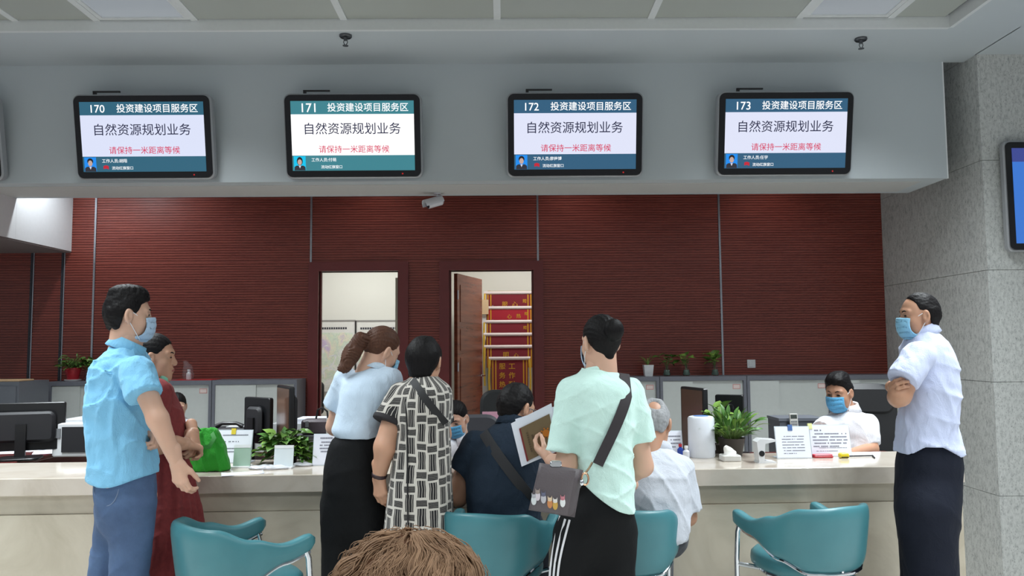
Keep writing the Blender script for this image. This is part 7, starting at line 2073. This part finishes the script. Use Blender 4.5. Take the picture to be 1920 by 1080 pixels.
sL, eL, wL = c + np.array([-0.18, -0.03, -0.3]), c + np.array([-0.24, 0.0, -0.55]), c + np.array([-0.12, 0.22, -0.6])
sR, eR, wR = c + np.array([0.18, -0.03, -0.3]), c + np.array([0.24, 0.0, -0.55]), c + np.array([0.12, 0.22, -0.6])
V = garment(secs, 131, 0.004, 36, [(sL, (sL + eL) / 2, 0.06, 0.062), (sR, (sR + eR) / 2, 0.06, 0.062)], None, cap=0.03, h=0.011)
part('shirt', V.mesh(), cloth_mat('dark_maroon_cloth', (80, 50, 54)), root)
part('body', [core_body(secs, cone_list([(sL, eL, 0.046, 0.04), (eL, wL, 0.04, 0.027), (sR, eR, 0.046, 0.04), (eR, wR, 0.04, 0.027), (c + np.array([0, -0.02, -0.24]), c + np.array([0, 0, -0.1]), 0.052, 0.05)]), h=0.011), hd, hand_mesh(wL, (0.4, 1, -0.2), (0, 0, -1), 'L', (20, 25, 20), 0.9), hand_mesh(wR, (-0.4, 1, -0.2), (0, 0, -1), 'R', (20, 25, 20), 0.9)], SKIN, root)
seated_legs(root, c[0], Y0 - 0.05, (0, 1), BLACK_TROUSER)
# =================================================================== things held by the woman in the mint T-shirt
Y0 = MINT_Y + 0.24
tl, tr, br, bl = (960, 792), (1036, 758), (1044, 845), (976, 873)
def quad_sheet(name, pix, Y, thick, mat, parent, dy=0.0):
    mb = MB(); v = [P(x, y, Y + dy) for x, y in pix]
    mb.add([tuple(q) for q in v] + [(q[0], q[1] + thick, q[2]) for q in v], [(0, 3, 2, 1), (4, 5, 6, 7), (0, 1, 5, 4), (1, 2, 6, 5), (2, 3, 7, 6), (3, 0, 4, 7)])
    return mb.build(name, mat, parent, smooth=False)
base = P(1005, 868, Y0)
t = thing('certificate', base, 'brown certificate booklet with gold emblem on white papers, held in hand', 'certificate')
quad_sheet('paper', [(958, 794), (1034, 756), (1046, 846), (978, 875)], Y0, 0.002, PAPER, t, 0.006)
quad_sheet('paper', [(966, 786), (1040, 762), (1048, 842), (982, 868)], Y0, 0.002, PAPER, t, 0.010)
cov = quad_sheet('booklet_cover', [(975, 803), (1030, 776), (1043, 838), (990, 864)], Y0, 0.005, plain('brown_cover', (112, 92, 64), 0.5), t, -0.001)
quad_sheet('red_spine', [(973, 804), (976, 803), (991, 864), (988, 866)], Y0, 0.006, plain('red_spine_cloth', (120, 34, 34), 0.6), t, -0.0015)
e = V3(P(1024, 812, Y0 - 0.003)); right = V3(P(1043, 803, Y0)) - V3(P(1024, 812, Y0)); T = frame_matrix(e, right, (0, 0, 1))
mb = MB(); mb.lathe([(0.0, 0.0), (0.016, 0.0), (0.016, 0.002), (0.0, 0.002)], n=24, M=T, cap=False)
for i in range(8):
    a = 2 * math.pi * i / 8; mb.lathe([(0.0, 0.0), (0.004, 0.0), (0.004, 0.0015), (0.0, 0.0015)], n=8, M=T @ Matrix.Translation((0.021 * math.cos(a), 0.021 * math.sin(a), 0)), cap=False)
mb.build('emblem', plain('orange_gold', (196, 118, 40), 0.4, 0.3), cov)
mb = MB()
for k, (x0, y0_, x1, y1) in enumerate(((988, 812, 998, 850), (998, 816, 1006, 846))):
    for i in range(9):
        u = i / 9; q = V3(P(x0 + (x1 - x0) * u, y0_ + (y1 - y0_) * u, Y0 - 0.0025))
        mb.box((-0.004, -0.003, 0), (0.004, 0.003, 0.001), frame_matrix(q, right, (0, 0, 1)))
mb.build('cover_print', plain('dull_gold_print', (86, 70, 48), 0.5), cov, smooth=False)

# cross-body bag
YB = MINT_Y - 0.22
pix = [(1012, 868), (1094, 882), (1078, 971), (991, 957)]
q = [V3(P(x, y, YB)) for x, y in pix]
t = thing('crossbody_bag', (q[0] + q[1] + q[2] + q[3]) / 4, 'dark taupe cross-body bag printed with small cats', 'bag')
BAGM = plain('taupe_leather', (84, 76, 80), 0.5, bump=0.3, scale=160)
def slab(name, pq, d0, d1, mat, parent, inset=0.0, n=8):
    """soft-edged slab over a quad, bulging in depth"""
    c = sum(pq) / 4; rows_f, rows_b = [], []
    for j in range(n + 1):
        rf, rb = [], []
        for i in range(n + 1):
            u, v = i / n, j / n
            p = (pq[0] * (1 - u) + pq[1] * u) * (1 - v) + (pq[3] * (1 - u) + pq[2] * u) * v
            e = min(1, 6 * min(u, 1 - u, v, 1 - v)); e = math.sqrt(max(0, 1 - (1 - e) ** 2))
            rf.append(p + np.array([0, (d0 + d1) / 2 - (d1 - d0) / 2 * e, 0])); rb.append(p + np.array([0, (d0 + d1) / 2 + (d1 - d0) / 2 * e, 0]))
        rows_f.append(rf); rows_b.append(rb)
    mb = MB(); mb.grid(rows_f[::-1]); mb.grid(rows_b)
    return mb.build(name, mat, parent, smooth='all')
body = slab('bag_body', q, -0.035, 0.05, BAGM, t)
fq = [V3(P(x, y, YB)) for x, y in ((1014, 872), (1078, 880), (1062, 962), (994, 950))]
slab('front_pocket', fq, -0.045, -0.03, plain('taupe_leather_front', (90, 82, 86), 0.5, bump=0.3, scale=160), t)
cats = [((1001, 938), (202, 206, 208), (170, 170, 176)), ((1008, 930), (206, 196, 204), (150, 136, 128)), ((1019, 935), (186, 184, 190), (96, 98, 120)), ((1031, 944), (196, 130, 80), (214, 190, 160)), ((1041, 947), (198, 158, 76), (218, 212, 206)), ((1055, 942), (224, 226, 226), (190, 120, 130))]
for i, ((x, y), cb, ch) in enumerate(cats):
    c0 = V3(P(x, y, YB - 0.047)); m1 = plain('cat_print_%d' % i, cb, 0.6); m2 = plain('cat_patch_%d' % i, ch, 0.6)
    cat = MB().ell(c0, (0.010, 0.003, 0.018), 14, 10).build('cat_print', m1, t)
    mb = MB().ell(c0 + np.array([0, -0.0008, 0.014]), (0.0085, 0.003, 0.008), 12, 8)
    for s in (-1, 1): mb.add([tuple(c0 + np.array([s * 0.003, -0.002, 0.020])), tuple(c0 + np.array([s * 0.0085, -0.002, 0.018])), tuple(c0 + np.array([s * 0.008, -0.002, 0.029]))], [(0, 1, 2)])
    mb.build('cat_head', m2, cat)
# clasp and ring hardware, strap link
c0 = V3(P(1042, 870, YB - 0.03)); MB().rbox(c0 - np.array([0.022, 0.008, 0.012]), c0 + np.array([0.022, 0.008, 0.012]), 0.008, None, 'y', 4, 0.003).build('clasp', CHROME, t)
c1 = V3(P(1097, 898, YB - 0.02)); BRASS = plain('rose_brass', (206, 160, 130), 0.2, 0.9)
ring = [c1 + np.array([0.013 * math.cos(a), 0, 0.022 * math.sin(a)]) for a in np.linspace(0, 2 * math.pi, 25)]; MB().tube(ring, 0.004, 8).build('ring', BRASS, t)
MB().ell(c1 + np.array([-0.014, -0.01, -0.012]), (0.009, 0.006, 0.012), 12, 8).build('charm', CHROME, t)
a0, a1 = c1 + np.array([0.0, 0, 0.02]), V3(P(1110, 868, MINT_Y - 0.15)); MB().tube([a0, (V3(a0) + a1) / 2 + np.array([0, -0.01, 0]), a1], 0.0045, 8).build('strap_link', BRASS, t)
bpy.context.view_layer.update()
